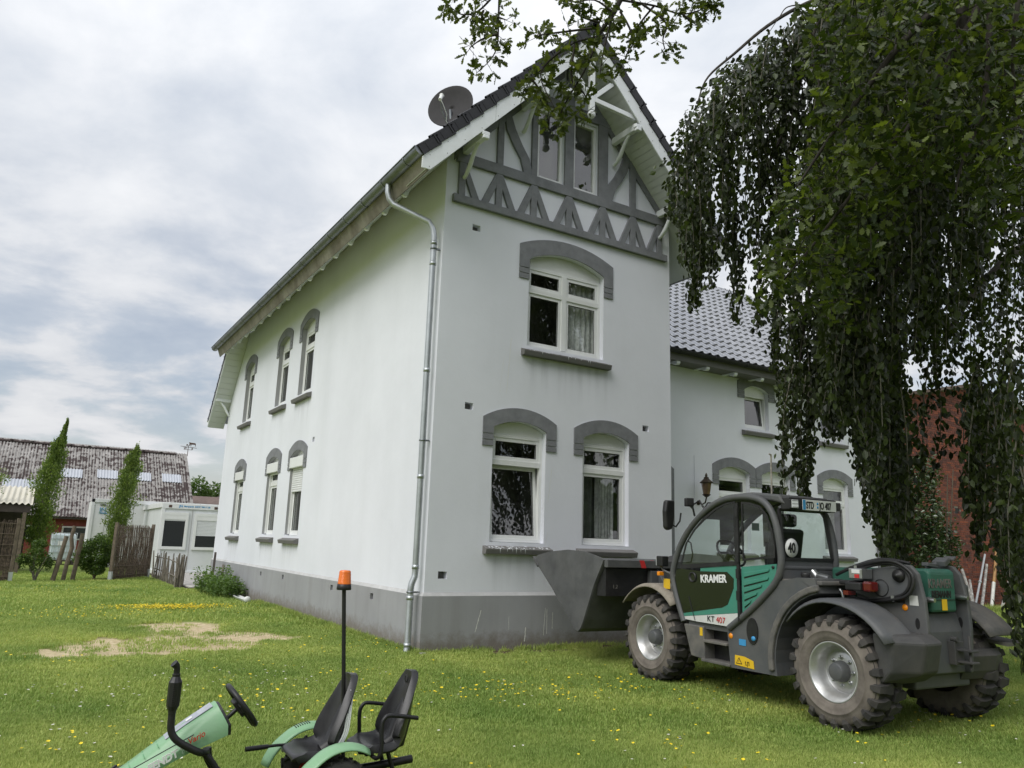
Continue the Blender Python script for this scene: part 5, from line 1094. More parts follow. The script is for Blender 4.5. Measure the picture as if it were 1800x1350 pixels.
b = MB(); b.tube([tuple(side_M(x, .085)+Vector((0, -.006, 0))) for x in (.72, .85, 1.0, 1.15)], .003, 5); b.build('side_seam', 'toy_black', hd)
# exhaust stack
ex_ = spline([(.64, .10, .435), (.682, .165, .449), (.74, .178, .479), (.812, .178, .526), (.843, .172, .576), (.848, .17, .652)], 5)
st = empty('exhaust_stack', parent=KT)
MB().tube(ex_, .019, 12).build('pipe', 'toy_black', st)
b = MB(); b.lathe([(.019, .640), (.021, .66), (.033, .685), (.034, .70), (.0345, .805), (.030, .812), (.020, .832), (.021, .845), (.017, .848)], (.848, .17, .013), n=10, smooth=False); b.build('muffler', 'toy_black', st)
b = MB()
for k in range(10): b.box((.854, .206, .713+k*.011), (.012, .003, .005))
b.build('muffler_slot', 'decal_black', st)
MB().tube([(.848, .17, .858), (.848, .17, .884), (.853, .172, .899), (.868, .176, .914)], [.016, .016, .018, .021], 12).build('tip', 'toy_black', st)
# steering
ax = Vector((-.62, 0, .48)).normalized(); C_ = Vector((.456, 0, .643))
sw = empty('steering_wheel', parent=KT); Ms = frame(C_, (0, 1, 0), Vector((.48, 0, .62)).normalized())
if (Ms.to_3x3() @ Vector((0, 0, 1))).dot(ax) < 0: Ms = frame(C_, (0, -1, 0), Vector((.48, 0, .62)).normalized())
b = MB(); b.M = Ms; b.tube([(.132*math.cos(a), .132*math.sin(a), 0) for a in np.linspace(0, 2*math.pi, 29)], .016, 10, cap=False); b.build('rim', 'toy_black', sw)
b = MB(); b.M = Ms; b.pz([(-.045, .05), (.045, .05), (.05, -.03), (.02, -.055), (-.02, -.055), (-.05, -.03)], -.035, .012); b.box((-.085, .01, -.012), (.09, .045, .014)); b.box((.085, .01, -.012), (.09, .045, .014)); b.box((0, -.09, -.012), (.04, .09, .014)); b.build('spokes', 'toy_black', sw, bevel=.006)
MB().tube([tuple(C_-ax*.02), (.60, 0, .515), (.68, 0, .45)], .0125, 8).build('steering_column', 'toy_black', KT)
# frame tubes and pedals
b = MB(); b.tube(spline([(.62, .0, .43), (.60, .0, .36), (.50, .0, .27), (.2, 0, .22), (-.3, 0, .23), (-.62, 0, .25)], 4), .024, 10); b.tube([(.66, .10, .44), (.60, .10, .37), (.52, .09, .25)], .018, 8); b.tube([(1.05, 0, .22), (.6, 0, .26)], .024, 8); b.build('frame_tube', 'toy_black', KT)
MB().tube([(.50, -.20, .25), (.50, .20, .25)], .01, 6).build('crank_axle', 'toy_black', KT); MB().box((.53, .15, .28), (.10, .09, .025), (0, .4, 0)).build('pedal', 'toy_black', KT, bevel=.005); MB().box((.47, -.15, .22), (.10, .09, .025), (0, .4, 0)).build('pedal', 'toy_black', KT, bevel=.005)
# seats
def kseat(x0):
    s = empty('seat', parent=KT)
    path = [(.175, .352), (.16, .372), (.10, .378), (.02, .362), (-.045, .362), (-.085, .40), (-.105, .47), (-.125, .56), (-.145, .66), (-.165, .74), (-.168, .785)]
    half = [.115, .145, .158, .160, .156, .150, .150, .138, .105, .078, .050]
    edge = [.0, .006, .018, .035, .055, .075, .075, .055, .030, .014, .0]
    SPn = spline([(p[0], p[1], h_, e_) for p, h_, e_ in zip(path, half, edge)], 4); b = MB(); m_ = len(SPn); nn = 12
    def P(u, v):
        i = int(round(v*(m_-1))); x, z, h_, e_ = SPn[i]; a = max(0, i-1); c = min(m_-1, i+1); tx, tz = SPn[c][0]-SPn[a][0], SPn[c][1]-SPn[a][1]; L_ = math.hypot(tx, tz) or 1
        nx_, nz_ = (tz/L_, -tx/L_) if True else 0
        w_ = 2*u-1; lift = e_*abs(w_)**3; 
        if nx_*1+nz_*1 < 0: nx_, nz_ = -nx_, -nz_
        rnd = (1-.25*abs(w_)**6)
        return (x0+x+nx_*lift, h_*w_*1.0, z+nz_*lift-(0.012*abs(w_)**8 if i < 8 else 0))
    b.grid(P, nn, m_-1); o = b.build('seat_shell', 'toy_seat', s, solid=.045); o.modifiers['s'].offset = -1 
    md = o.modifiers.new('b', 'BEVEL'); md.width = .008; md.segments = 2; md.limit_method = 'ANGLE'
    bk = MB(); bk.tube([(x0-.03, 0, .345), (x0-.10, 0, .375), (x0-.14, 0, .50), (x0-.165, 0, .62)], [.05, .07, .06, .03], 8); bk.build('seat_back_rib', 'toy_black', s)
    return s, SPn
s1, SP1 = kseat(0.0); s2, SP2 = kseat(-.40)
for off, w_ in ((.0, .0065), (.026, .0055), (.048, .005)):        # pale flank stripes on the driver's seat
    b = MB(); pts = [(-.02, .375), (-.075, .40), (-.12, .47), (-.135, .56), (-.15, .65), (-.165, .70)]
    b.tube(spline([(x-off*.5+.010, float(np.interp(z, [.37, .47, .56, .66, .74], [.163, .156, .143, .110, .082]))+.001-off*.10, z+.004) for x, z in pts], 5), w_, 5); b.build('flank_stripe', 'decal_white', s1)
MB().lathe([(.018, -.001), (.024, -.001), (.024, .003), (.018, .003)], (-.552, .005, .735), 'x', 16).build('seat_emblem', 'decal_black', s2)
for y in (.20, -.20):     # arm rests of the passenger seat
    s_ = 1 if y > 0 else -1
    pts = [(-.30, y*.55, .335), (-.315, y*.9, .325), (-.335, y, .37), (-.328, y, .50), (-.345, y, .550), (-.39, y, .562), (-.56, y, .535)]
    MB().tube(spline(pts, 4), .0125, 8).build('arm_rest', 'toy_black', KT)
for y in (.08, -.08): MB().tube([(-.42, y, .34), (-.47, y*1.05, .20), (-.50, y*1.1, .10)], .014, 8).build('seat_leg', 'toy_black', KT)
MB().tube([(-.02, .0, .35), (-.03, 0, .22)], .03, 8).build('seat_post', 'toy_black', KT)
# hand brake lever
MB().tube([(.10, -.17, .362), (.20, -.15, .370), (.25, -.14, .371)], .009, 8).build('lever', 'toy_black', KT); MB().tube([(.25, -.14, .371), (.30, -.13, .3715), (.385, -.12, .372)], [.0125, .0145, .0135], 10).build('lever_grip', 'toy_black', KT)
# wings over the rear wheels, wheels
def wheel_k(x, y, r, w):
    e = empty('wheel', (x, y, r), 0, KT)
    b = MB(); b.lathe([(r*.55, -w/2), (r*.85, -w/2-.004), (r*.96, -w/2+.008), (r*.97, 0), (r*.96, w/2-.008), (r*.85, w/2+.004), (r*.55, w/2)], axis='y', n=32)
    for k in range(18):
        for s_ in (-1, 1):
            b.M = Matrix.Rotation(2*math.pi*(k+.25*s_)/18, 4, 'Y'); b.box((0, s_*w*.24, r*.975), (.014, w*.52, .02), (0, 0, s_*.6))
    b.M = Matrix.Identity(4); b.build('tyre', 'rubber', e); MB().lathe([(r*.56, -w/2+.004), (r*.5, -w/4), (r*.2, -w/4), (.0001, -w/3)], axis='y', n=24).lathe([(.0001, w/3), (r*.2, w/4), (r*.5, w/4), (r*.56, w/2-.004)], axis='y', n=24).build('rim', 'toy_red', e)
for y in (.26, -.26): wheel_k(-.06, y, .185, .12); wheel_k(1.02, y*.95, .155, .10)
for y0, s_ in ((-.25, -1), (.27, 1)):
    b = MB()
    def P(u, v):
        cx_, cz_ = (-.04, .205) if s_ < 0 else (-.085, .190); a = R(8+114*v); rr = .235+.03*max(0, 1-v*3); wv = (u-.5)*.15; dome = .024*(1-(2*u-1)**2)
        x = cx_+rr*math.cos(a)*1.02; z = cz_+(rr+dome)*math.sin(a)
        return (x+dome*math.cos(a), y0+wv, z)
    b.grid(P, 10, 16); f_ = b.build('wing', 'toy_green', KT, solid=.008)
    if s_ < 0:
        b = MB()
        for k in range(7):
            a = R(66+k*3.1); b.bar((-.04+.262*math.cos(a), y0-.03, .205+.262*math.sin(a)), (-.04+.262*math.cos(a), y0+.03, .205+.262*math.sin(a)), .005, .005)
        b.build('wing_grille', 'toy_black', f_)
# beacon pole
MB().tube([(-.165, .03, .25), (-.135, .02, .70), (-.098, 0, 1.285)], .0125, 10).build('beacon_pole', 'toy_black', KT)
bc = empty('beacon', (-.097, 0, 1.283), 0, KT)
MB().lathe([(.0001, 0), (.043, .0), (.046, .004), (.043, .035), (.038, .037)], n=24).build('base', 'toy_black', bc)
b = MB(); pr = [(.0405, .034)]
for k in range(8): z = .036+k*.009; rr = .0405-.0007*k; pr += [(rr, z), (rr+.0012, z+.0045), (rr, z+.008)]
pr += [(.035, .113), (.030, .119), (.0001, .121)]
b.lathe(pr, n=28); b.build('dome', 'beacon_orange', bc)
# ================================================================== LEFT BACKGROUND
leafmat('leaf_hedge', (.045, .09, .018), (.15, .22, .05), .45, .3, skew=.6); leafmat('leaf_column', (.085, .14, .03), (.25, .32, .09), .5, .38, skew=.6); leafmat('leaf_far', (.05, .095, .022), (.10, .16, .04), .6, .3)
leafmat('leaf_nettle', (.070, .135, .030), (.15, .225, .065), .55, .3)
pbr('bark', (.12, .095, .07), .9, var=.3, scale=12, bump=.5, bscale=40); pbr('bark_grey', (.17, .155, .13), .9, var=.3, scale=10, bump=.4, bscale=30)
pbr('weathered_wood', (.145, .115, .085), .85, var=.35, scale=9, bump=.35, bscale=50); pbr('stake_wood', (.16, .14, .115), .9, var=.4, scale=7, bump=.3, bscale=40); pbr('willow', (.14, .105, .08), .85, var=.6, scale=14, bump=.2)
pbr('galvanised', (.55, .58, .60), .4, metal=.6, var=.1)
def rotset(n, up=.0):
    # random orthonormal frames; 'up' biases the leaf normal to the sky
    a = NP.normal(size=(n, 3)); a[:, 2] *= (1-up*.6); a /= np.linalg.norm(a, axis=1)[:, None]
    b = NP.normal(size=(n, 3)); b[:, 2] += up*2.2; b -= (b*a).sum(1)[:, None]*a; b /= np.linalg.norm(b, axis=1)[:, None]
    return a, np.cross(b, a), b          # long axis, side axis, normal
def leaves(name, C, size, mat, parent=None, shape='oval', up=.6, axis_=None, kind=None, label=None):
    n = len(C); A, Sd, Nn = rotset(n, up)
    if axis_ is not None:
        A = axis_ + NP.normal(0, .35, (n, 3)); A /= np.linalg.norm(A, axis=1)[:, None]; b = NP.normal(size=(n, 3)); b[:, 2] += up; b -= (b*A).sum(1)[:, None]*A; Nn = b/np.linalg.norm(b, axis=1)[:, None]; Sd = np.cross(Nn, A)
    s = (size*NP.uniform(.65, 1.25, n))[:, None]
    if shape == 'wide':      # broad beech leaf with a crease, 6 points
        P = [C-A*s*.5, C+Sd*s*.30+Nn*s*.08-A*s*.15, C+Sd*s*.27+Nn*s*.07+A*s*.18, C+A*s*.55, C-Sd*s*.27+Nn*s*.07+A*s*.18, C-Sd*s*.30+Nn*s*.08-A*s*.15]
        V = np.stack(P, 1).reshape(-1, 3); F = [(6*i, 6*i+1, 6*i+2, 6*i+3) for i in range(n)]+[(6*i, 6*i+3, 6*i+4, 6*i+5) for i in range(n)]
    elif shape == 'oval':      # folded pointed oval, 2 quads
        P = [C-A*s*.5, C+Sd*s*.27+Nn*s*.09-A*s*.05, C+A*s*.52, C-Sd*s*.27+Nn*s*.09-A*s*.05]
        V = np.stack(P, 1).reshape(-1, 3); F = [(4*i, 4*i+1, 4*i+2) for i in range(n)]+[(4*i, 4*i+2, 4*i+3) for i in range(n)]
    else:                    # lobed oak leaf
        V = []; F = []; O = OAK; m_ = len(O)
        V = np.stack([C+A*(s*x)+Sd*(s*y)+Nn*(s*(.25*abs(y)+.10*x*x-.04)) for x, y in O], 1).reshape(-1, 3); F = [tuple(range(m_*i, m_*i+m_)) for i in range(n)]
    me = bpy.data.meshes.new(name); me.from_pydata(V.tolist(), [], F); me.materials.append(MATS[mat]); o = bpy.data.objects.new(name, me); COL.objects.link(o)
    if parent: o.parent = parent
    return tag(o, label, kind=kind)
OAK = [(-.62, -.015), (-.50, -.03), (-.40, -.13), (-.30, -.10), (-.18, -.24), (-.06, -.13), (.10, -.30), (.20, -.15), (.34, -.22), (.42, -.10), (.52, 0), (.42, .10), (.34, .22), (.20, .15), (.10, .30), (-.06, .13), (-.18, .24), (-.30, .10), (-.40, .13), (-.50, .03), (-.62, .015)]
OAK = [(x+.05, y) for x, y in OAK]
# ---- corrugated barn
pbr('fibre_cement', (.33, .315, .30), .9, var=.25, scale=3, bump=.15, bscale=25, dirt=(.13, .115, .105), dscale=1.1, damt=.6, coords='World')
m = bpy.data.materials['fibre_cement']; t = m.node_tree; L = t.links.new; bs = t.nodes['Principled BSDF']     # moss cushions sitting in the troughs
src_ = bs.inputs['Base Color'].links[0].from_socket; oc = t.nodes.new('ShaderNodeTexCoord'); sx_ = t.nodes.new('ShaderNodeSeparateXYZ'); L(oc.outputs['Object'], sx_.inputs[0]); gp_ = t.nodes.new('ShaderNodeNewGeometry')
nz = t.nodes.new('ShaderNodeTexNoise'); nz.inputs['Scale'].default_value = 3.6; nz.inputs['Detail'].default_value = 5; L(gp_.outputs['Position'], nz.inputs[0]); nb = t.nodes.new('ShaderNodeTexNoise'); nb.inputs['Scale'].default_value = .35; L(gp_.outputs['Position'], nb.inputs[0])
def tmath(op, a, b_):
    n = t.nodes.new('ShaderNodeMath'); n.operation = op
    for i_, v_ in enumerate((a, b_)):
        if isinstance(v_, (int, float)): n.inputs[i_].default_value = v_
        else: L(v_, n.inputs[i_])
    return n.outputs[0]
tr1 = tmath('MULTIPLY', sx_.outputs[2], -14.0); msk = tmath('ADD', tmath('ADD', tmath('MULTIPLY', tmath('SUBTRACT', nz.outputs[0], .5), 4.2), tr1), tmath('MULTIPLY', tmath('SUBTRACT', nb.outputs[0], .46), 3.0)); msk = tmath('MINIMUM', tmath('MAXIMUM', tmath('MULTIPLY', msk, 2.2), 0), .96)
mx_ = t.nodes.new('ShaderNodeMix'); mx_.data_type = 'RGBA'; L(msk, mx_.inputs[0]); L(src_, mx_.inputs[6]); mx_.inputs[7].default_value = (.045, .030, .028, 1); L(mx_.outputs[2], bs.inputs['Base Color'])
pbr('sheet_clear', (.44, .46, .50), .35, var=.08, scale=2); pbr('brick_red', (.15, .032, .024), .85, var=.25, scale=8, bump=.2)
pbr('sheet_cream', (.60, .57, .48), .7, var=.12, scale=1.5, dirt=(.4, .37, .30), damt=.4); pbr('dark_timber', (.05, .04, .035), .8, var=.3, scale=6)
barn = empty('corrugated_barn', (0, 0, 0), label='long barn with mossy corrugated roof behind the white containers', cat='barn')
EY, EZ, RY, RZ = 39.7, 2.30, 46.0, 6.86; sl_ = (RZ-EZ)/(RY-EY); SLn = math.hypot(RY-EY, RZ-EZ)
def corr(b, w, L_, pitch=.177, amp=.028, per=6):
    n = int(round(w/pitch))*per
    b.grid(lambda s_, t_: (w*s_, L_*t_, amp*math.sin(2*math.pi*s_*n/per)), n, 1); return b
brf = empty('roof', parent=barn); nrow = 3; ncolb = 26; wsh = .177*6
sky_cells = {(-4, 1), (-2, 1), (0, 1), (2, 1)}
meA = corr(MB(), wsh+.09, SLn/nrow+.12).mesh('roof_sheet', 'fibre_cement'); meB = corr(MB(), wsh+.09, .95).mesh('roof_light', 'sheet_clear')
xe = 3.35; ncol = 15; e2 = Vector((0, RY-EY, RZ-EZ)).normalized()
for c in range(ncol):
    for r_ in range(nrow):
        x = xe-(c+1)*wsh; p = Vector((x, EY, EZ))+e2*(r_*SLn/nrow-.06)
        o = bpy.data.objects.new('roof_sheet', meA); COL.objects.link(o); o.parent = brf; o.matrix_local = frame(p+Vector((0, 0, .012*r_+random.uniform(0, .008))), (1, 0, 0), e2)
for x, zc_ in ((1.75, 5.22), (-.05, 5.2), (-1.95, 5.2), (-3.9, 5.12), (-5.6, 4.25), (-6.7, 4.25)):
    yy = EY+(zc_-EZ)/sl_; o = bpy.data.objects.new('roof_light', meB); COL.objects.link(o); o.parent = brf; o.matrix_local = frame(Vector((x, yy, zc_+.09))-e2*.95, (1, 0, 0), e2)
MB().add([(xe-ncol*wsh-20, EY, EZ), (xe-ncol*wsh, EY, EZ), (xe-ncol*wsh, RY, RZ), (xe-ncol*wsh-20, RY, RZ)], [(0, 1, 2, 3)]).add([(xe-36, RY, RZ), (xe, RY, RZ), (xe, RY+7, RZ-7*sl_), (xe-36, RY+7, RZ-7*sl_)], [(0, 1, 2, 3)]).build('rear_slope', 'fibre_cement', brf)
src = None
for k in range(13):
    if src is None:
        b = MB(); b.grid(lambda s_, t_: (wsh*1.02*s_, (-.26, 0, .26)[int(round(t_*2))], (-.14, .06, -.14)[int(round(t_*2))]+.012*math.sin(2*math.pi*s_*6)), 36, 2); b.lathe([(.0001, .02), (.09, .0), (.10, -.05)], (.1, -.16, 0), 'z', 10); src = b.build('ridge_cap', 'fibre_cement', brf, solid=.01)
    else: src = inst(src, brf)
    src.location = (xe-.6-(k+1)*wsh, RY, RZ+.06)
MB().bb(xe-.05, xe+.10, 0, SLn, -.08, .05).build('verge_cap', 'fibre_cement', brf).matrix_local = frame((0, EY, EZ), (1, 0, 0), e2)
bw = MB().add([(-30, EY+.35, 0), (3.2, EY+.35, 0), (3.2, EY+.35, EZ+.2), (-30, EY+.35, EZ+.2)], [(0, 1, 2, 3)]); bw.add([(3.2, EY+.35, 0), (3.2, 52, 0), (3.2, 52, EZ+.2), (3.2, RY, RZ-.1), (3.2, EY+.35, EZ+.2)], [(0, 1, 2, 3, 4)]); bw.build('barn_wall', 'brick_red', barn)
MB().bb(-30, 3.2, EY+.02, EY+.10, EZ-.16, EZ-.03).build('barn_gutter', 'dark_timber', barn)
for x in (-2.75, -7.3, -5.5):
    w = empty('window', parent=barn); MB().bb(x-.75, x+.75, EY+.25, EY+.33, 1.0, 1.75).build('frame', 'concrete', w); MB().bb(x-.66, x+.66, EY+.235, EY+.249, 1.08, 1.67).build('pane', 'black_panel', w)
pbr('rust', (.10, .06, .045), .8)
vane = empty('weathervane', (3.5, 46.0, RZ-.1), label='cow weathervane on the end of the barn ridge', cat='weathervane')
MB().tube([(0, 0, 0), (0, 0, .75)], .022, 6).tube([(-.28, 0, .45), (.28, 0, .45)], .014, 5).tube([(-.5, 0, .66), (.55, 0, .60)], .018, 5).build('staff', 'rust', vane)
MB().py([(.02, .72), (.06, .88), (.0, .93), (.06, .97), (.14, .95), (.42, .94), (.47, .88), (.46, .70), (.43, .70), (.42, .82), (.18, .82), (.17, .70), (.14, .70), (.12, .84), (.07, .72)], -.012, .012).build('cow', 'rust', vane)
MB().py([(-.14, .72), (-.14, .80), (-.04, .84), (-.04, .72)], -.012, .012).build('calf', 'rust', vane)
for x, t_ in ((-.28, 'W'), (.22, 'E')): text('compass_letter', t_, 'rust', vane, frame((x, -.01, .48), (1, 0, 0), (0, 0, 1)), .18, .01)
# ---- site containers
pbr('container_white', (.80, .81, .82), .45, var=.04, scale=1.5, dirt=(.5, .5, .47), dscale=2, damt=.35); pbr('container_grey', (.68, .70, .71), .5, var=.04, scale=1.5)
def ctext(p, body, size, par, mat='decal_blue'): text('container_lettering', body, mat, par, frame(p, (1, 0, 0), (0, 0, 1)), size, .003)
k1 = empty('site_container', (-.74, 22.5, 0), label='white office container with two windows, nearest to the house', cat='container')
MB().bb(.06, 5.9, .02, 2.3+4.0, .12, 2.62).build('body', 'container_grey', k1)
b = MB(); b.bb(0, .13, -.02, .13, 0, 2.72); b.bb(0, 6, -.025, .12, 2.52, 2.73); b.bb(0, 6, -.02, .12, 0, .14); b.bb(-.01, .12, 0, 6.3, 2.55, 2.73); b.bb(-.01, .1, 0, 6.3, 0, .14); b.bb(0, .13, 6.2, 6.33, 0, 2.72); b.build('container_frame', 'container_white', k1, bevel=.01)
MB().bb(0, 6, 0, 6.3, 2.731, 2.76).build('container_roof', 'container_white', k1)
for x0, sh in ((0.04, .10), (1.24, .62)):
    w = empty('window', parent=k1); b = MB(); f0 = lambda u, z, d: (u, d, z); ring(b, f0, x0, x0+.98, .95, 2.38, .11, -.035, .018); b.build('frame', 'upvc', w)
    MB().bb(x0+.10, x0+.88, .0, .012, 1.05, 2.2).build('pane', 'black_panel', w); MB().bb(x0+.11, x0+.87, -.03, .01, 2.10, 2.28).build('shutter_box', 'upvc', w); src = None
    for q_ in range(int((.62 if sh > .3 else .10)/.055)):
        if src is None: src = MB().bb(x0+.115, x0+.865, -.012, -.002, -.05, 0).build('shutter_slat', 'container_grey', w)
        else: src = inst(src, w)
        src.location = (0, 0, 2.10-q_*.055)
MB().bb(1.145, 1.155, .005, .019, .15, 2.5).build('panel_joint', 'concrete', k1)
ctext((.62, -.028, 2.585), 'JN', .13, k1); ctext((.80, -.028, 2.60), 'Marquardt  04749 984 16 25', .085, k1)
for x in (.24, 1.95): MB().bb(x, x+.12, -.032, -.02, 2.56, 2.66).build('lifting_eye', 'rust', k1)
MB().tube([(2.0, -.03, 2.62), (2.1, -.08, 2.60), (2.15, -.06, 2.5)], .012, 5).build('cable', 'dark_timber', k1)
k2 = empty('site_container', (-2.85, 28.4, 0), label='plain white site container standing behind the leafy column tree', cat='container')
MB().bb(.04, 5.95, .02, 2.4, .12, 2.86).build('body', 'container_white', k2)
b = MB(); b.bb(0, .13, -.02, .12, 0, 2.96); b.bb(0, 6, -.02, .12, 2.80, 2.96); b.bb(5.87, 6, -.02, .12, 0, 2.96); b.bb(0, 6, -.02, .1, 0, .14); b.build('container_frame', 'container_white', k2, bevel=.01)
for i in range(5): MB().bb(.6+i*1.1, .612+i*1.1, .008, .019, .15, 2.8).build('panel_joint', 'concrete', k2)
ctext((.34, .0, 2.40), 'JN', .26, k2); ctext((.34, .0, 2.66), 'GEBR.', .10, k2, 'decal_black'); MB().bb(.34, .68, -.004, .012, 2.32, 2.36).build('logo_bar', 'decal_blue', k2)
# ---- IBC water tank
ibc = empty('water_tank', (-4.15, 30.6, 0), label='white plastic water tank in a wire cage by the red barn wall', cat='tank')
pbr('ibc_plastic', (.62, .70, .74), .4, var=.1, scale=2); MB().bb(.04, 1.0, .04, 1.0, .22, 1.38).build('tank_bottle', 'ibc_plastic', ibc, bevel=.08)
b = MB()
for i in range(7): x = .02+i*.167; b.bar((x, .0, .2), (x, .0, 1.42), .026); b.bar((.02, x, .2), (.02, x, 1.42), .02)
for z in (.22, .55, .85, 1.15, 1.42): b.bar((0, .015, z), (1.04, .015, z), .02); b.bar((.015, 0, z), (.015, 1.04, z), .02)
b.build('cage', 'galvanised', ibc); MB().bb(0, 1.04, 0, 1.04, .14, .2).bb(0, .12, 0, 1.04, 0, .139).bb(.46, .58, 0, 1.04, 0, .139).bb(.92, 1.04, 0, 1.04, 0, .139).build('pallet', 'dark_timber', ibc); MB().bb(.30, .50, -.004, .004, .85, 1.05).build('label_sheet', 'decal_white', ibc)
# ---- carport at the far left
cp = empty('carport', (-5.05, 22.0, 0), label='open carport with cream corrugated roof at the far left', cat='carport')
crf = empty('roof', parent=cp); src = None; e2c = Vector((0, 4.0, .75)).normalized()
for c in range(6):
    me = corr(MB(), 1.1, 4.2, .18, .035).mesh('roof_sheet', 'sheet_cream') if src is None else src; src = me
    o = bpy.data.objects.new('roof_sheet', me); COL.objects.link(o); o.parent = crf; o.matrix_local = frame((-.02-(c+1)*1.08, 0, 2.42), (1, 0, 0), e2c)
MB().bb(-6.5, -.05, .05, .13, 2.12, 2.37).bb(-6.5, -.05, 3.6, 3.7, 2.7, 2.95).build('beam', 'dark_timber', cp)
for x in (-.2, -3.0): MB().bb(x-.06, x+.06, .04, .16, 0, 2.12).build('post', 'weathered_wood', cp)
MB().add([(-6.5, 3.9, 0), (-.1, 3.9, 0), (-.1, 3.9, 2.9), (-6.5, 3.9, 2.9)], [(0, 1, 2, 3)]).build('back_wall', 'dark_timber', cp)
# ---- willow screens
def willow(p, q, h, label, h0=.06, two=True):
    p, q = Vector((*p, 0)), Vector((*q, 0)); d = q-p; L_ = d.length; d.normalize(); nrm = Vector((-d.y, d.x, 0))
    f = empty('willow_screen', p, math.atan2(d.y, d.x), label=label, cat='fence')
    b = MB(); n = int(L_/.0105)
    for i in range(n):
        x = .05+i*(L_-.1)/n; x2 = x+random.uniform(-.06, .06); top = h+random.uniform(-.10, .03); y = random.uniform(-.022, .022)
        pts = [(x, y, h0+random.uniform(-.03, .03)), ((x+x2)/2+random.uniform(-.02, .02), -y, h*.5), (x2, y*.5, top)]; b.tube(pts, [.0075, .0065, .004], 4, cap=False)
    tag(b.build('willow_rods', 'willow', f), kind='stuff')
    for k in range(6):
        z = h0+.10+k*(h-h0-.2)/5; MB().tube([(0, -.026, z), (L_*.5, -.03, z+random.uniform(-.02, .02)), (L_, -.026, z)], .009, 5).build('cross_rod', 'weathered_wood', f)
    for x in (0, L_):
        po = MB().bb(x-.045, x+.045, -.045, .045, .30, h+.06).build('post', 'weathered_wood', f, bevel=.006); MB().bb(x-.05, x+.05, -.05, .05, -.1, .299).build('post_shoe', 'galvanised', po)
    return f
willow((-2.62, 17.9), (-1.25, 20.1), 1.80, 'brown woven willow fence panel beside the round bush')
willow((-7.3, 16.6), (-5.33, 17.0), 1.80, 'brown woven willow fence panel at the left edge')
# ---- rough hewn stakes fence
sf = empty('stake_fence', (0, 0, 0), label='low fence of crooked grey split stakes before the terrace', cat='fence')
pts = [(-1.02+.0*t, 20.6-6.1*t) for t in np.linspace(0, 1, 18)]+[(-1.20+.32*t, 14.45+.6*t) for t in np.linspace(.1, 1, 7)]
for i, (x, y) in enumerate(pts):
    h = random.uniform(.78, 1.02); r0 = random.uniform(.022, .034); lx, ly = random.uniform(-.07, .07), random.uniform(-.08, .08)
    MB().tube([(x, y, -.05), (x+lx*.4+random.uniform(-.012, .012), y+ly*.4, h*.45), (x+lx, y+ly, h)], [r0, r0*.95, r0*.6], 6).build('stake', 'stake_wood', sf)
for z in (.30, .72): MB().tube([(-.98, 20.7, z), (-1.0, 17.5, z+.02), (-1.16, 14.4, z)], .018, 5).build('rail', 'stake_wood', sf)
# ---- three old posts
for i, (x, y, h, r0, pts_, lab) in enumerate(((-4.22, 17.42, 1.38, .075, (.06, (.10), .20), 'left square leaning weathered post of three on the lawn'), (-3.92, 17.84, 1.70, .065, (.03, .10, .10), 'tallest crooked weathered post of three on the lawn'), (-3.66, 18.0, 1.48, .070, (.02, .05, .10), 'right straight weathered post of three beside the round bush'))):
    o = MB().tube([(-.02, 0, -.1), (pts_[2]*.3, 0, h*.3), (pts_[2]*.6+(.05 if i == 1 else 0), .02, h*.6), (pts_[2]*.8-(.03 if i == 1 else 0), 0, h*.8), (pts_[2], 0, h)], [r0, r0*.95, r0*.98, r0*.86, r0*.9], 8 if i else 5).build('wooden_post', 'weathered_wood', loc=(x, y, 0)); tag(o, lab, 'post', 'old posts on the lawn')
# ---- bushes
def blob_points(n, c, r, shell=.45):
    v = NP.normal(size=(n, 3)); v /= np.linalg.norm(v, axis=1)[:, None]; k = (shell+(1-shell)*NP.random(n)**.6)[:, None]
    lump = 1+.16*np.sin(v[:, :1]*6+1)+.12*np.sin(v[:, 1:2]*8)+.10*np.sin(v[:, 2:]*7+2)
    return np.array(c)+v*k*lump*np.array(r)
bu = empty('round_bush', (-3.05, 18.35, 0), label='dense round dark green bush beside the willow screen', cat='bush')
MB().tube([(0, 0, -.05), (.02, 0, .25), (.05, .02, .6)], [.05, .045, .03], 6).tube([(0, 0, .1), (-.15, .05, .4), (-.3, 0, .7)], [.03, .025, .015], 5).tube([(0, 0, .1), (.2, -.05, .4), (.35, 0, .7)], [.03, .025, .015], 5).build('stem', 'bark', bu)
P_ = blob_points(8500, (0, 0, .78), (.54, .52, .58), .6); P_ = P_[P_[:, 2] > .18]; leaves('crown', P_, .075, 'leaf_hedge', bu, up=.5, kind='stuff')
bu = empty('loose_bush', (-4.7, 17.4, 0), label='smaller loose green bush with pale stems left of the old posts', cat='bush')
for a in range(6): MB().tube([(0, 0, -.03), (.08*math.cos(a), .08*math.sin(a), .25), (.34*math.cos(a*1.1), .3*math.sin(a), .75)], [.022, .018, .008], 5).build('stem', 'bark_grey', bu)
P_ = np.concatenate([blob_points(1500, (-.05, 0, .72), (.40, .35, .36), .3), blob_points(420, (.02, 0, 1.12), (.22, .2, .16), .3), blob_points(380, (.30, 0, .55), (.18, .2, .2), .3), blob_points(360, (-.36, 0, .62), (.2, .2, .18), .3)]); leaves('crown', P_, .07, 'leaf_hedge', bu, up=.5, kind='stuff')
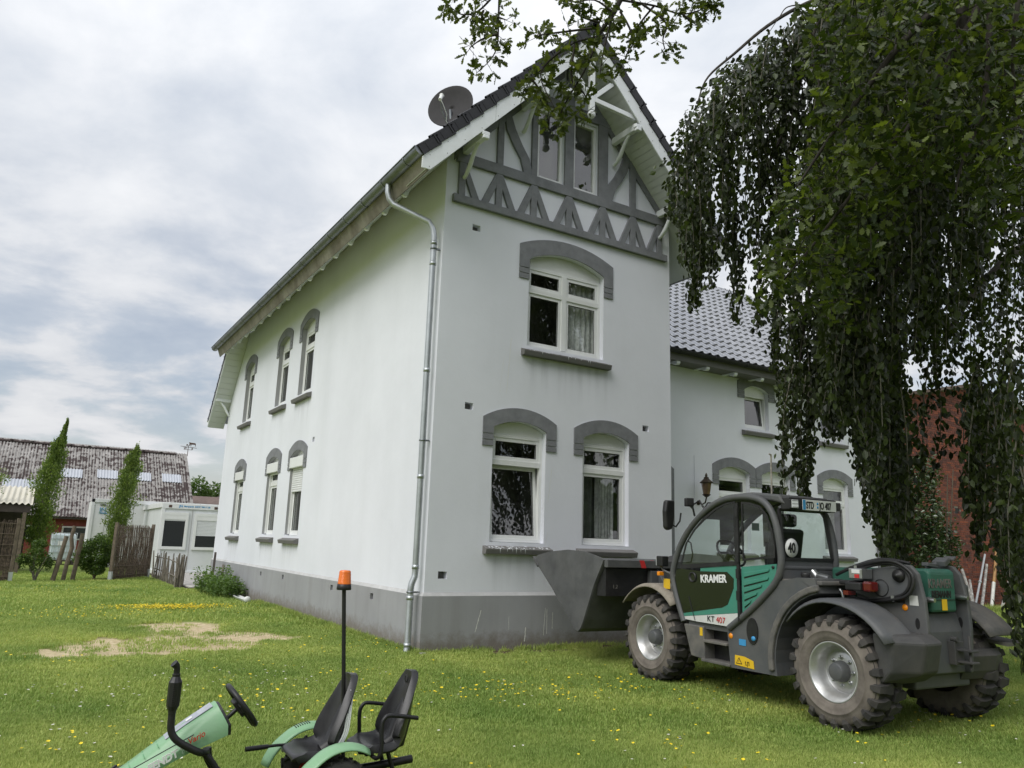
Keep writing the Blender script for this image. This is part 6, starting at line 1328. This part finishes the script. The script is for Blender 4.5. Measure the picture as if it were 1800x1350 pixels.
# ---- columnar trees
def column_tree(base, pts, label, n):
    t_ = empty('column_tree', base, label=label, cat='tree', group='column trees')
    sp = spline([(x, y, z, w) for x, y, z, w in pts], 6); MB().tube([(0, 0, -.05)]+[(p[0], p[1], p[2]) for p in sp[:-6:4]], [.09]+[max(.012, .08*(1-i/12)) for i in range(len(sp[:-6:4]))], 6).build('trunk', 'bark_grey', t_)
    Q = np.array(sp); i = NP.integers(0, len(Q), n); c = Q[i]; a = NP.uniform(0, 6.283, n); rr = .95*c[:, 3]*np.sqrt(NP.random(n))*(1+.30*np.sin(a*3+c[:, 2]*5))*(.9+.22*np.sin(c[:, 2]*9+a)+.18*np.sin(c[:, 2]*17-2*a)+.25*NP.random(n)**3); C_ = np.stack([c[:, 0]+rr*np.cos(a), c[:, 1]+rr*np.sin(a)*.9, c[:, 2]+NP.normal(0, .10, n)], 1)
    ax_ = np.stack([np.cos(a)*.4, np.sin(a)*.4, np.ones(n)], 1); leaves('crown', C_, .085, 'leaf_column', t_, up=.3, axis_=ax_, kind='stuff')
column_tree((-4.75, 24, 0), [(.05, 0, .95, .22), (.02, 0, 1.6, .45), (.02, 0, 2.5, .50), (.05, 0, 3.4, .46), (.18, 0, 4.1, .36), (.27, 0, 4.7, .22), (.33, 0, 5.15, .10), (.42, 0, 5.6, .03)], 'taller leafy column tree in front of the barn roof, at left', 17000)
column_tree((-1.85, 27, 0), [(.0, 0, 1.0, .28), (.0, 0, 1.8, .46), (.05, 0, 2.6, .52), (.16, 0, 3.4, .46), (.25, 0, 4.1, .40), (.32, 0, 4.7, .25), (.38, 0, 5.15, .08)], 'shorter leafy column tree in front of the white container', 15000)
tw = empty('thin_sapling', (-5.9, 22.5, 0), label='thin bright green branch tips at the left picture edge', cat='tree'); MB().tube([(-.3, 0, 0), (-.3, 0, 2.6)], .04, 6).build('trunk', 'bark_grey', tw); leaves('crown', np.concatenate([blob_points(160, (-.22, 0, 3.3), (.35, .3, .35), .1), blob_points(200, (-.4, 0, 2.8), (.3, .3, .5), .1)]), .09, 'leaf_column', tw, kind='stuff')
# ---- far trees and roof beyond
for (x, y, z, r0, lab) in ((8.6, 72, 4.6, 2.1, 'rounded green tree beyond the barn gable end'), (11.6, 78, 4.6, 2.0, 'darker green tree right at the house corner, far away')):
    t_ = empty('far_tree', (x, y, 0), label=lab, cat='tree', group='far trees'); MB().tube([(0, 0, 0), (0, 0, z)], [.25, .12], 6).build('trunk', 'bark', t_); P_ = blob_points(3800, (0, 0, z), (r0, r0, r0*1.05), .35); leaves('crown', P_, .34, 'leaf_far', t_, kind='stuff')
fh_ = empty('far_house', (13.2, 70, 0), label='far brick house with red gable half hidden by trees', cat='house'); MB().bb(-2.6, 3, 0, 6, 0, 4.6).build('wall', 'brick_red', fh_); MB().py([(-3, 4.4), (.2, 7.0), (3.4, 4.4)], -.3, 6.3).build('roof', 'dark_timber', fh_)
pbr('far_tile', (.14, .10, .085), .8, var=.3, scale=4, bump=.4, bscale=9); sh_ = empty('far_shed', (5.0, 48, 0), label='low shed roof of brown tiles beyond the container', cat='shed'); MB().bb(.0, 9, 0, 5, 0, 3.6).build('wall', 'brick_red', sh_); MB().px([(-.3, 3.4), (2.5, 4.3), (5.3, 3.4)], -.3, 9.3).build('roof', 'far_tile', sh_)
MB().tube([(7.7, 52, 4.0), (7.7, 52, 7.6)], .03, 5).build('mast', 'galvanised', sh_).location = (-5.0, -48, 0)
# ---- terrace with boards, things by the wall
tr_ = empty('terrace', (0, 0, 0)); tag(tr_, kind='structure')
pbr('deck_board', (.46, .44, .41), .8, var=.25, scale=3, bump=.2, bscale=20); MB().bb(-.90, .9, 13.62, 22.4, .0, .035).build('terrace_base', 'dark_timber', tr_); src = None
for k in range(56):
    src = MB().box((0, 0, 0), (1.75, .125, .03)).build('board', 'deck_board', tr_) if src is None else inst(src, tr_)
    src.location = (.0, 13.72+k*.155, .062); src.rotation_euler = (0, 0, random.uniform(-.004, .004))
MB().bb(-.92, .0, 13.55, 13.61, -.05, .07).build('terrace_edge', 'weathered_wood', tr_)
hb = MB().bar((-.42, 13.1, 0), (-.30, 13.6, 1.05), .06, .12).build('leaning_board', 'dark_timber'); tag(hb, 'dark board leaning on the far house corner', 'board')
hb2 = MB().bar((-.26, 12.75, 0), (-.14, 13.1, .72), .05, .14).build('leaning_board', 'stake_wood'); tag(hb2, 'pale weathered board leaning beside the nettle bush', 'board')
nb_ = empty('nettle_bush', (-.45, 11.7, 0), label='bushy green herb growing at the foot of the white side wall', cat='plant')
stems = []; C_ = []; 
for k in range(90):
    x, y = NP.uniform(-.45, .35), NP.uniform(-1.5, 1.3); h = random.uniform(.35, .80)*(1-.18*abs(y)); lx = random.uniform(-.15, .1); stems.append((x, y, h, lx))
b = MB()
for x, y, h, lx in stems:
    b.tube([(x, y, 0), (x+lx*.5, y, h*.6), (x+lx, y, h)], [.006, .005, .003], 4, cap=False)
    for q_ in np.linspace(.25, 1, 12):
        for s_ in range(3): C_.append((x+lx*q_+random.gauss(0, .055), y+random.gauss(0, .06), h*q_+random.gauss(0, .02)))
tag(b.build('stems', 'leaf_nettle', nb_), kind='stuff'); leaves('foliage', np.array(C_), .085, 'leaf_nettle', nb_, up=.9, kind='stuff')
gp = gutter(((-.42, 8.75, .10), (-.30, 10.9, .08)), None, .075, 'spare_gutter', 'upvc', None); tag(gp, 'white plastic gutter length lying at the foot of the side wall', 'gutter')
MB().lathe([(.0001, 0), (.078, 0), (.078, .012)], (-.42, 8.74, .10), 'y', 18).build('end_cap', 'upvc', gp)
# ================================================================== RIGHT BACKGROUND: brick barn, sticks, shrub
m = bpy.data.materials.new('brick'); m.use_nodes = True; t = m.node_tree; L = t.links.new; bs = t.nodes['Principled BSDF']; bs.inputs['Roughness'].default_value = .88
gi = t.nodes.new('ShaderNodeNewGeometry'); oi = t.nodes.new('ShaderNodeObjectInfo'); ad = t.nodes.new('ShaderNodeMath'); ad.operation = 'ADD'; L(gi.outputs['Random Per Island'], ad.inputs[0]); L(oi.outputs['Random'], ad.inputs[1]); fr = t.nodes.new('ShaderNodeMath'); fr.operation = 'FRACT'; L(ad.outputs[0], fr.inputs[0])
rp = t.nodes.new('ShaderNodeValToRGB'); L(fr.outputs[0], rp.inputs[0]); e = rp.color_ramp.elements; e[0].color = (.09, .036, .028, 1); e[1].color = (.28, .080, .043, 1)
for p, q in ((.3, (.14, .048, .037)), (.6, (.185, .058, .040)), (.85, (.22, .064, .037))): n_ = e.new(p); n_.color = (*q, 1)
nz = t.nodes.new('ShaderNodeTexNoise'); nz.inputs['Scale'].default_value = 25; bp = t.nodes.new('ShaderNodeBump'); bp.inputs['Strength'].default_value = .3; bp.inputs['Distance'].default_value = .01; L(nz.outputs[0], bp.inputs['Height']); L(bp.outputs[0], bs.inputs['Normal']); L(rp.outputs[0], bs.inputs['Base Color']); MATS['brick'] = m
pbr('mortar', (.27, .235, .20), .95, var=.2, scale=10, bump=.3)
bb_ = empty('brick_barn', (17.2, 3.5, 0), label='tall red brick barn gable behind the telehandler', cat='barn')
def prof(x): return 6.5+.20*x if x < 5.2 else 6.5+.20*(10.4-x)
MB().add([(0, 0, 0), (10.4, 0, 0), (10.4, 0, 6.5), (5.2, 0, prof(5.2)), (0, 0, 6.5)], [(0, 1, 2, 3, 4)]).add([(0, 0, 0), (0, 12, 0), (0, 12, 6.5), (0, 0, 6.5)], [(0, 1, 2, 3)]).build('wall', 'mortar', bb_)
MB().add([(-.3, -.25, 6.44), (5.2, -.25, prof(5.2)+.05), (5.2, 12, prof(5.2)+.05), (-.3, 12, 6.44)], [(0, 1, 2, 3)]).add([(10.7, -.25, 6.44), (5.2, -.25, prof(5.2)+.05), (5.2, 12, prof(5.2)+.05), (10.7, 12, 6.44)], [(0, 1, 2, 3)]).build('roof', 'far_tile', bb_, solid=.10)
bme = MB().box((0, 0, 0), (.238, .03, .064)).mesh('brick', 'brick'); hme = MB().box((0, 0, 0), (.112, .03, .064)).mesh('brick', 'brick')
jb = MB(); cnt = 0; holes_ = [(3.68, 3.16), (4.93, 3.3)]
for r_ in range(100):
    z = .04+r_*.0765; x = 0.0; head = r_ % 2
    if z > 8: break
    x = -.06 if head else 0
    while x < 9.2:
        w_ = .112 if head else .238; xc = x+w_/2; x += w_+.012
        if xc-w_/2 < 0 or z+.05 > prof(xc): continue
        if any(abs(xc-hx) < .17 and abs(z-hz) < .10 for hx, hz in holes_): continue
        yo = random.uniform(-.004, .004)
        if 1.9 < xc < 4.6 and 2.2 < z < 6.6 and cnt < 300 and not head and abs(z-4.2) < 2.3 and random.random() < .98:
            o = bpy.data.objects.new('brick', bme); COL.objects.link(o); o.parent = bb_; o.location = (xc, -.006+yo, z); cnt += 1
        else: jb.box((xc, -.006+yo, z), (w_, .03, .064))
tag(jb.build('brickwork', 'brick', bb_), kind='stuff')
for hx, hz in holes_: MB().bb(hx-.14, hx+.14, -.002, .0, hz-.10, hz+.08).build('vent_hole', 'timber_black', bb_)
pbr('birch', (.52, .51, .48), .8, var=.3, scale=10, bump=.2, dirt=(.10, .09, .08), dscale=9, damt=.8); pbr('timber_new', (.42, .24, .10), .7, var=.25, scale=6); pbr('pole_grey', (.38, .40, .42), .5, var=.15)
for (f_, t_, r0, mt, lab) in (((20.50, 3.0, .0), (20.71, 3.42, 1.29), .05, 'birch', 'leftmost white flaky stick leaning on the brick barn'), ((20.55, 3.05, .0), (21.12, 3.42, .94), .045, 'birch', 'shortest white flaky stick leaning on the brick barn'), ((20.25, 2.9, .0), (22.2, 3.42, 1.77), .035, 'pole_grey', 'grey metal pole leaning among the white sticks'), ((20.85, 3.0, .0), (22.25, 3.42, 1.44), .05, 'birch', 'long white flaky stick right of the grey pole'), ((21.45, 3.0, .0), (23.12, 3.42, 2.45), .055, 'timber_new', 'tall orange-brown batten leaning on the brick barn'), ((22.05, 3.0, .0), (23.72, 3.42, 1.1), .05, 'birch', 'rightmost white stick leaning on the brick barn')):
    f_, t_ = Vector(f_), Vector(t_)
    o = MB().tube([(0, 0, 0), tuple((t_-f_)*.5+Vector((.01, 0, 0))), tuple(t_-f_)], [r0, r0*.95, r0*.9], 7 if mt != 'timber_new' else 4).build('leaning_stick', mt, loc=f_); tag(o, lab, 'stick', 'sticks leaning on the brick barn')
    if mt == 'timber_new': MB().tube([(0, 0, 0), tuple((t_-f_)*.36)], r0*1.08, 4).build('white_end', 'lime', o)
    if mt == 'pole_grey': MB().tube([tuple((t_-f_)*.5-(t_-f_).normalized()*.02), tuple((t_-f_)*.5+(t_-f_).normalized()*.02)], r0*1.7, 8).build('clamp', 'galvanised', o)
leafmat('leaf_laurel', (.028, .055, .016), (.12, .16, .075), .25, .15, spec=.7, skew=.7)
lr = empty('laurel_shrub', (17.2, 2.3, 0), label='glossy evergreen shrub between the house end and the brick barn', cat='shrub')
for k in range(9): a = k*.7; MB().tube([(0, 0, 0), (.5*math.cos(a), .3*math.sin(a), 1.2), (1.1*math.cos(a), .5*math.sin(a), 2.6+.2*k)], [.05, .035, .012], 5).build('stem', 'bark', lr)
P_ = np.concatenate([blob_points(4200, (-.7, 0, 1.3), (1.25, .8, 1.4), .5), blob_points(2200, (-.6, 0, 2.9), (.95, .7, 1.1), .4), blob_points(1100, (.4, -.1, 2.0), (.6, .5, .7), .3), blob_points(600, (-.1, 0, 4.0), (.5, .5, .6), .3)])
P_ = P_[(P_[:, 2] > .05)]; leaves('crown', P_, .13, 'leaf_laurel', lr, up=.8, kind='stuff')
# ================================================================== WEEPING BEECH
leafmat('leaf_beech', (.016, .022, .009), (.085, .115, .038), .38, .34, skew=.65); leafmat('leaf_oak', (.020, .036, .008), (.14, .175, .036), .42, .36, skew=.62)
leafmat('leaf_oak_young', (.034, .052, .012), (.15, .175, .045), .45, .38, skew=.6)
pbr('bark_beech', (.055, .047, .038), .9, var=.3, scale=10, bump=.4, bscale=30)
bt_xy = at(1985, 1100, 12.0); BT = Vector((bt_xy.x, bt_xy.y, 0))
beech = empty('weeping_beech', BT, label='large weeping beech with hanging curtains of dark leaves at right', cat='tree')
def loc_pts(L_): return [tuple(at(*p)-BT) for p in L_]
b = MB(); topP = at(1880, -250, 12.2)-BT
trunk_top = Vector((0, 0, 8.5))
MB().tube([(0, 0, -.2), (.0, .05, 1.0), (-.1, .1, 3), (-.2, 0, 5.5), tuple(trunk_top)], [.55, .42, .36, .30, .2], 14).build('trunk', 'bark_beech', beech)
limbs = [([(1860, 420, 11.6), (1790, 440, 11.3), (1745, 480, 11), (1700, 530, 10.8), (1660, 600, 10.6)], .11, .04), ([(1870, 260, 11.8), (1740, 285, 11), (1700, 320, 10.8), (1640, 350, 10.7), (1600, 400, 10.6), (1560, 440, 10.5)], .12, .03), ([(1690, 330, 10.8), (1700, 380, 10.4), (1670, 410, 10.2), (1668, 470, 10.1)], .04, .02),
         ([(1640, 350, 10.4), (1610, 440, 9.6), (1565, 490, 9.3), (1540, 520, 9.2), (1528, 560, 9.1), (1530, 600, 9.05), (1515, 660, 9.0)], .055, .018), ([(1880, -40, 12), (1650, -60, 11.6), (1500, -20, 11.2), (1420, 5, 10.9), (1350, 45, 10.6), (1290, 95, 10.4), (1245, 135, 10.3), (1228, 175, 10.25), (1224, 215, 10.2)], .10, .006),
         ([(1500, -10, 11.2), (1440, 120, 10.8), (1380, 230, 10.5), (1330, 330, 10.3), (1290, 420, 10.2)], .06, .01), ([(1600, -40, 11.4), (1520, 140, 10.8), (1460, 320, 10.4), (1420, 520, 10.2), (1400, 700, 10.1)], .07, .012), ([(1420, 8, 10.8), (1385, 12, 10.7), (1370, 30, 10.6), (1350, 60, 10.5)], .025, .008),
         ([(1780, 600, 9.2), (1765, 680, 9.1), (1745, 760, 9), (1755, 860, 8.95), (1750, 950, 8.9)], .018, .006), ([(1720, 640, 9.4), (1730, 700, 9.3), (1745, 780, 9.2)], .014, .006)]
for P_, r0, r1 in limbs:
    q_ = spline(loc_pts(P_), 5); MB().tube(q_, list(np.linspace(r0, r1, len(q_))*(.45 if r0 in (.10, .025) else .8)), 8).build('limb', 'bark_beech', beech)
MB().tube([tuple(trunk_top*.9), tuple(at(1880, 260, 11.9)-BT)], [.2, .13], 8).tube([tuple(trunk_top), tuple(at(1890, -40, 12.05)-BT)], [.2, .14], 8).tube([tuple(trunk_top*.6), tuple(at(1865, 420, 11.7)-BT)], [.2, .12], 8).build('limb', 'bark_beech', beech)
bx = [1170, 1185, 1200, 1216, 1240, 1262, 1290, 1310, 1335, 1355, 1375, 1392, 1405, 1420, 1440, 1465, 1490, 1510, 1530, 1545, 1565, 1590, 1605, 1620, 1645, 1665, 1690, 1706, 1725, 1750, 1772, 1790, 1830, 1950]
by = [380, 430, 490, 560, 540, 440, 575, 560, 600, 650, 720, 830, 885, 880, 790, 740, 780, 800, 880, 960, 1000, 980, 740, 700, 770, 830, 700, 900, 985, 930, 1040, 1170, 1170, 1100]
tx = [1170, 1185, 1200, 1215, 1245, 1290, 1330, 1380, 1430, 1480, 1950]; ty = [330, 300, 250, 200, 170, 120, 80, 40, 10, -40, -60]
cen = []; axs = []; twigs = MB(); ntw = 0
def strand(px, y0, y1, d, dens=1.0, tw=True, wid=None):
    global ntw
    p0 = at(px, y0, d); p1 = at(px+random.uniform(-14, 14), y1, d+random.uniform(-.25, .25)); L_ = (p1-p0).length; n = int(L_/.0155*dens); w = wid or random.uniform(.045, .10)
    bow = Vector((random.uniform(-.12, .12), random.uniform(-.12, .12), 0))
    for i in range(n):
        t_ = (i+random.random())/n; c = p0.lerp(p1, t_)+bow*math.sin(t_*3.1); ww = w*(1.15-.55*t_)
        cen.append((c.x+random.gauss(0, ww), c.y+random.gauss(0, ww), c.z+random.gauss(0, .03))); axs.append((random.gauss(0, .35), random.gauss(0, .35), -1))
    if tw and ntw < 900:
        q_ = [tuple(p0.lerp(p1, k/3)+bow*math.sin(k/3*3.1)-BT) for k in range(4)]; twigs.tube(q_, [.009, .007, .005, .003], 3, cap=False); ntw += 1
# curtains: ropes of foliage that hang side by side, each at its own depth, with slits of sky between
px = 1182.0
while px < 1480:
    for rep in range(3):
        d = random.uniform(9.2, 12.2); lo = float(np.interp(px, bx, by))-random.random()**2*40-4; hi = float(np.interp(px, tx, ty))+random.random()*30; y1 = lo if rep == 0 else random.uniform(hi+.35*(lo-hi), lo)
        while y1 > hi+50:
            y0 = max(hi, y1-random.uniform(170, 330)); strand(px+random.gauss(0, 4), y0, y1, d+random.uniform(-.2, .2), random.uniform(.9, 1.2), wid=random.uniform(.038, .062))
            y1 = y0+random.uniform(-35, 25) if random.random() < .8 else y0-random.uniform(20, 60)
    px += random.uniform(10, 19)
for k in range(1250):
    px = random.uniform(1440, 1850)
    lo = float(np.interp(px, bx, by))-random.random()**2*60-8; hi = float(np.interp(px, tx, ty))+random.random()*25
    ln = random.uniform(150, 330); y1 = random.uniform(hi+min(110, lo-hi), lo) if random.random() > .33 else lo-random.random()*25; y0 = max(hi, y1-ln)
    if px > 1735 and 300 < (y0+y1)/2 < 470 and random.random() < .75: continue
    if 1588 < px < 1704 and y1 > 650 and random.random() < .95: continue
    if px > 1690 and y1 > 660 and random.random() < .78: continue
    if random.random() < .30: continue
    strand(px, y0, y1, random.uniform(7.9, 12.6), random.uniform(.75, 1.3))
for px, y0, y1, d in ((1222, 380, 545, 10.2), (1212, 350, 530, 10.0), (1235, 300, 470, 10.4), (1288, 380, 570, 10.2), (1402, 640, 885, 9.6), (1416, 660, 880, 9.7), (1394, 560, 800, 9.9), (1462, 640, 770, 9.4), (1500, 640, 815, 9.4), (1640, 640, 835, 9.0), (1705, 690, 905, 8.8), (1712, 640, 820, 8.8), (1726, 760, 985, 8.6), (1738, 700, 960, 8.4), (1768, 760, 1045, 8.2), (1790, 760, 1170, 7.4), (1796, 820, 1165, 7.3), (1782, 640, 1000, 7.8), (1575, 760, 1000, 9.2), (1560, 780, 1005, 9.3), (1546, 800, 960, 9.3)):
    for _ in range(2): strand(px+random.gauss(0, 4), y0, y1, d+random.uniform(-.15, .15), 1.0, wid=.042)
# short overhead sprays that roof the crown in
for k in range(300):
    px = random.uniform(1215, 1850); hi = float(np.interp(px, tx, ty)); y0 = hi+abs(random.gauss(0, 70)); p0 = at(px, y0, random.uniform(9.5, 12)); dd = Vector((random.gauss(-.3, .5), random.gauss(-.2, .5), -.25)).normalized()
    for i in range(26):
        c = p0+dd*(i*.022); cen.append((c.x+random.gauss(0, .05), c.y+random.gauss(0, .05), c.z+random.gauss(0, .05)-.0006*i*i)); axs.append(tuple(dd+Vector((0, 0, -.5))))
tag(twigs.build('twigs', 'bark_grey', beech), kind='stuff')
leaves('crown', np.array(cen)-np.array(BT), .088, 'leaf_beech', beech, shape='wide', up=.25, axis_=np.array(axs), kind='stuff')
# ================================================================== OAK standing beside the camera, its boughs hanging into view
pbr('bark_oak', (.032, .027, .022), .95, var=.3, scale=12, bump=.5, bscale=40)
OB = CAM+Vector((CR.x, CR.y, 0))*6.2+Vector((CF.x, CF.y, 0))*2.5; OB = Vector((OB.x, OB.y, 0))
oak = empty('oak_tree', OB, label='oak whose leafy boughs hang into the top of the picture', cat='tree')
MB().tube([(0, 0, -.2), (0, 0, 1), (.1, .1, 3), (0, .2, 5.5), (.1, .1, 9)], [.6, .45, .40, .33, .2], 14).build('trunk', 'bark', oak)
def opts(L_): return [tuple(at(*p)-OB) for p in L_]
bough = [([(2200, -500, 6.0), (1900, -250, 6.6), (1720, -60, 6.9), (1690, 40, 6.9), (1700, 60, 6.9)], .16, .06), ([(1690, -30, 6.9), (1590, 70, 6.8), (1520, 160, 6.8), (1460, 240, 6.7), (1400, 330, 6.7)], .07, .015), ([(1720, 10, 6.9), (1650, 140, 6.8), (1600, 220, 6.7), (1530, 300, 6.6), (1430, 430, 6.6), (1370, 500, 6.6)], .06, .012), ([(1740, 20, 6.9), (1730, 180, 6.8), (1690, 290, 6.7), (1680, 340, 6.6)], .05, .012), ([(1690, -20, 7.2), (1500, -30, 7.6), (1430, 60, 7.6), (1440, 150, 7.5)], .05, .012), ([(1790, 0, 6.6), (1780, 120, 6.6), (1800, 260, 6.6)], .04, .012),
         ([(1900, -260, 6.6), (1500, -300, 7.6), (1220, -160, 8.3), (1110, -30, 8.5), (1075, 30, 8.5), (1050, 60, 8.5)], .12, .025)]
for P_, r0, r1 in bough:
    q_ = spline(opts(P_), 5); MB().tube(q_, list(np.linspace(r0, r1, len(q_))*.55), 8).build('bough', 'bark_oak', oak)
MB().tube([(0, .2, 5.0), tuple(at(2200, -500, 6.0)-OB)], [.28, .17], 8).build('bough', 'bark', oak)
tw = MB(); cenA = []; axA = []; cenB = []; axB = []
def spray(px, py, d, n, rad, out=cenA, ax=axA, spread=.16):
    c = at(px, py, d); dirn = Vector((random.gauss(0, 1), random.gauss(0, 1), random.gauss(-.25, .6))).normalized()
    q_ = [c-dirn*rad*1.1, c-dirn*rad*.4+Vector((0, 0, .02)), c]; tw.tube([tuple(v-OB) for v in q_], [.006, .004, .002], 3, cap=False)
    for i in range(n):
        t_ = random.random(); p = q_[0].lerp(q_[2], t_); o_ = Vector((random.gauss(0, 1), random.gauss(0, 1), random.gauss(0, .8))).normalized(); p = p+o_*random.uniform(.03, .085)
        out.append(tuple(p)); a_ = (o_+dirn*.7+Vector((0, 0, -.25))); ax.append(tuple(a_))
poly = [(1440, -40), (1820, -40), (1820, 330), (1730, 400), (1660, 330), (1600, 360), (1540, 470), (1480, 560), (1420, 560), (1340, 550), (1335, 485), (1365, 410), (1375, 320), (1430, 250), (1425, 150)]
k = 0
while k < 820:
    px, py = random.uniform(1330, 1825), random.uniform(-45, 565)
    if not inside((px, py), poly): continue
    k += 1; spray(px+random.gauss(0, 8), py, random.uniform(6.2, 7.8), random.randint(6, 10), .16)
# the hanging sprays over the gable peak: polylines of twigs
lines = [[(1110, -30), (1075, 20), (1055, 60), (1010, 75), (975, 100), (935, 140), (922, 160)], [(1050, 60), (1035, 110), (1000, 170), (985, 200), (975, 228)], [(1010, 80), (1005, 140), (1030, 170), (1020, 195)], [(1090, 0), (1150, 10), (1200, 25), (1245, 12), (1258, 5)], [(1130, 8), (1170, 40), (1165, 70), (1172, 95)], [(1090, 20), (1110, 60), (1100, 100), (1090, 120)], [(1055, 40), (1015, 25), (1000, -10)], [(1150, 10), (1120, 50), (1140, 60)],
         [(1040, 50), (960, 60), (945, 65)], [(985, 90), (950, 130), (975, 190)], [(878, -20), (876, 40), (874, 80), (862, 105), (838, 128)], [(874, 60), (845, 70), (825, 85)], [(874, 30), (890, 35)], [(870, -10), (840, 20), (810, 25), (785, 5)], [(850, 18), (845, 35)], [(1075, 20), (1045, 0), (1010, 5)], [(1200, 25), (1225, 45)], [(1215, -20), (1235, 10)], [(935, 140), (960, 175), (965, 215)], [(1075, 30), (1060, 95), (1055, 130)]]
for ln in lines:
    d0 = 8.5+random.uniform(-.3, .3); P3 = spline([tuple(at(x, y, d0+.0*i)-OB) for i, (x, y) in enumerate(ln)], 4); tw.tube(P3, list(np.linspace(.014, .004, len(P3))), 5, cap=False)
    for i, p in enumerate(P3):
        if i < 2: continue
        for s_ in range(1 if random.random() < .35 else 2):
            o_ = Vector((random.gauss(0, 1), random.gauss(0, 1), random.gauss(-.1, .7))).normalized(); L_ = random.uniform(.06, .18); q_ = Vector(p)+o_*L_; tw.tube([p, tuple(q_)], [.004, .002], 3, cap=False)
            for _ in range(random.randint(4, 7)):
                a_ = Vector((random.gauss(0, 1), random.gauss(0, 1), random.gauss(-.1, .7))).normalized(); c = q_+a_*random.uniform(.03, .07); cenB.append(tuple(c)); axB.append(tuple(a_+o_*.6))
tag(tw.build('twigs', 'bark_oak', oak), kind='stuff')
cenA = np.array(cenA)-np.array(OB); axA = np.array(axA); leaves('crown', cenA, .096, 'leaf_oak', oak, shape='oak', up=.7, axis_=axA, kind='stuff')
cenB = np.array(cenB); axB = np.array(axB); idx = NP.permutation(len(cenB)); one = idx[:300]; rest = idx[300:]
if len(rest): leaves('hanging_foliage', cenB[rest], .092, 'leaf_oak_young', oak, shape='oak', up=.6, axis_=axB[rest], kind='stuff')
lm = []
for k in range(3): b = MB(); b.add([(x, y, .30*abs(y)*(1-.3*k)+.12*x*x*(k-1)) for x, y in OAK], [tuple(range(len(OAK)))]); lm.append(b.mesh('leaf', 'leaf_oak_young'))
for i in one:
    o = bpy.data.objects.new('leaf', lm[int(i) % 3]); COL.objects.link(o); o.parent = oak
    A_ = Vector(axB[i]).normalized(); nn = Vector((random.gauss(0, 1), random.gauss(0, 1), random.gauss(.8, 1))); nn = (nn-A_*nn.dot(A_)).normalized(); s_ = .092*random.uniform(.65, 1.25)
    o.matrix_local = frame(cenB[i], A_, nn.cross(A_)) @ Matrix.Scale(s_, 4)
# ================================================================== TREES ACROSS THE YARD BEHIND THE CAMERA (they show in the window panes)
for i, (x, y, h, r0) in enumerate(((-17, -33, 8.5, 4.5), (-8, -36, 10, 5.5), (2, -35, 9, 5), (11, -34, 6.5, 4.2), (21, -25, 4.6, 3.2), (-27, -30, 8, 4.5), (29, -16, 5, 3.4))):
    t_ = empty('yard_tree', (x, y, 0), label='broad green tree across the yard behind the camera', cat='tree', group='trees behind the camera')
    MB().tube([(0, 0, 0), (.1, 0, h*.4), (0, .1, h*.8)], [.35, .28, .12], 8).build('trunk', 'bark', t_)
    P_ = np.concatenate([blob_points(2600, (random.uniform(-1.5, 1.5), random.uniform(-1, 1), h*f_), (r0*g_, r0*g_, r0*g_*.7), .3) for f_, g_ in ((.55, .8), (.75, .95), (1.0, .7))])
    leaves('crown', P_, .62, 'leaf_far', t_, kind='stuff')
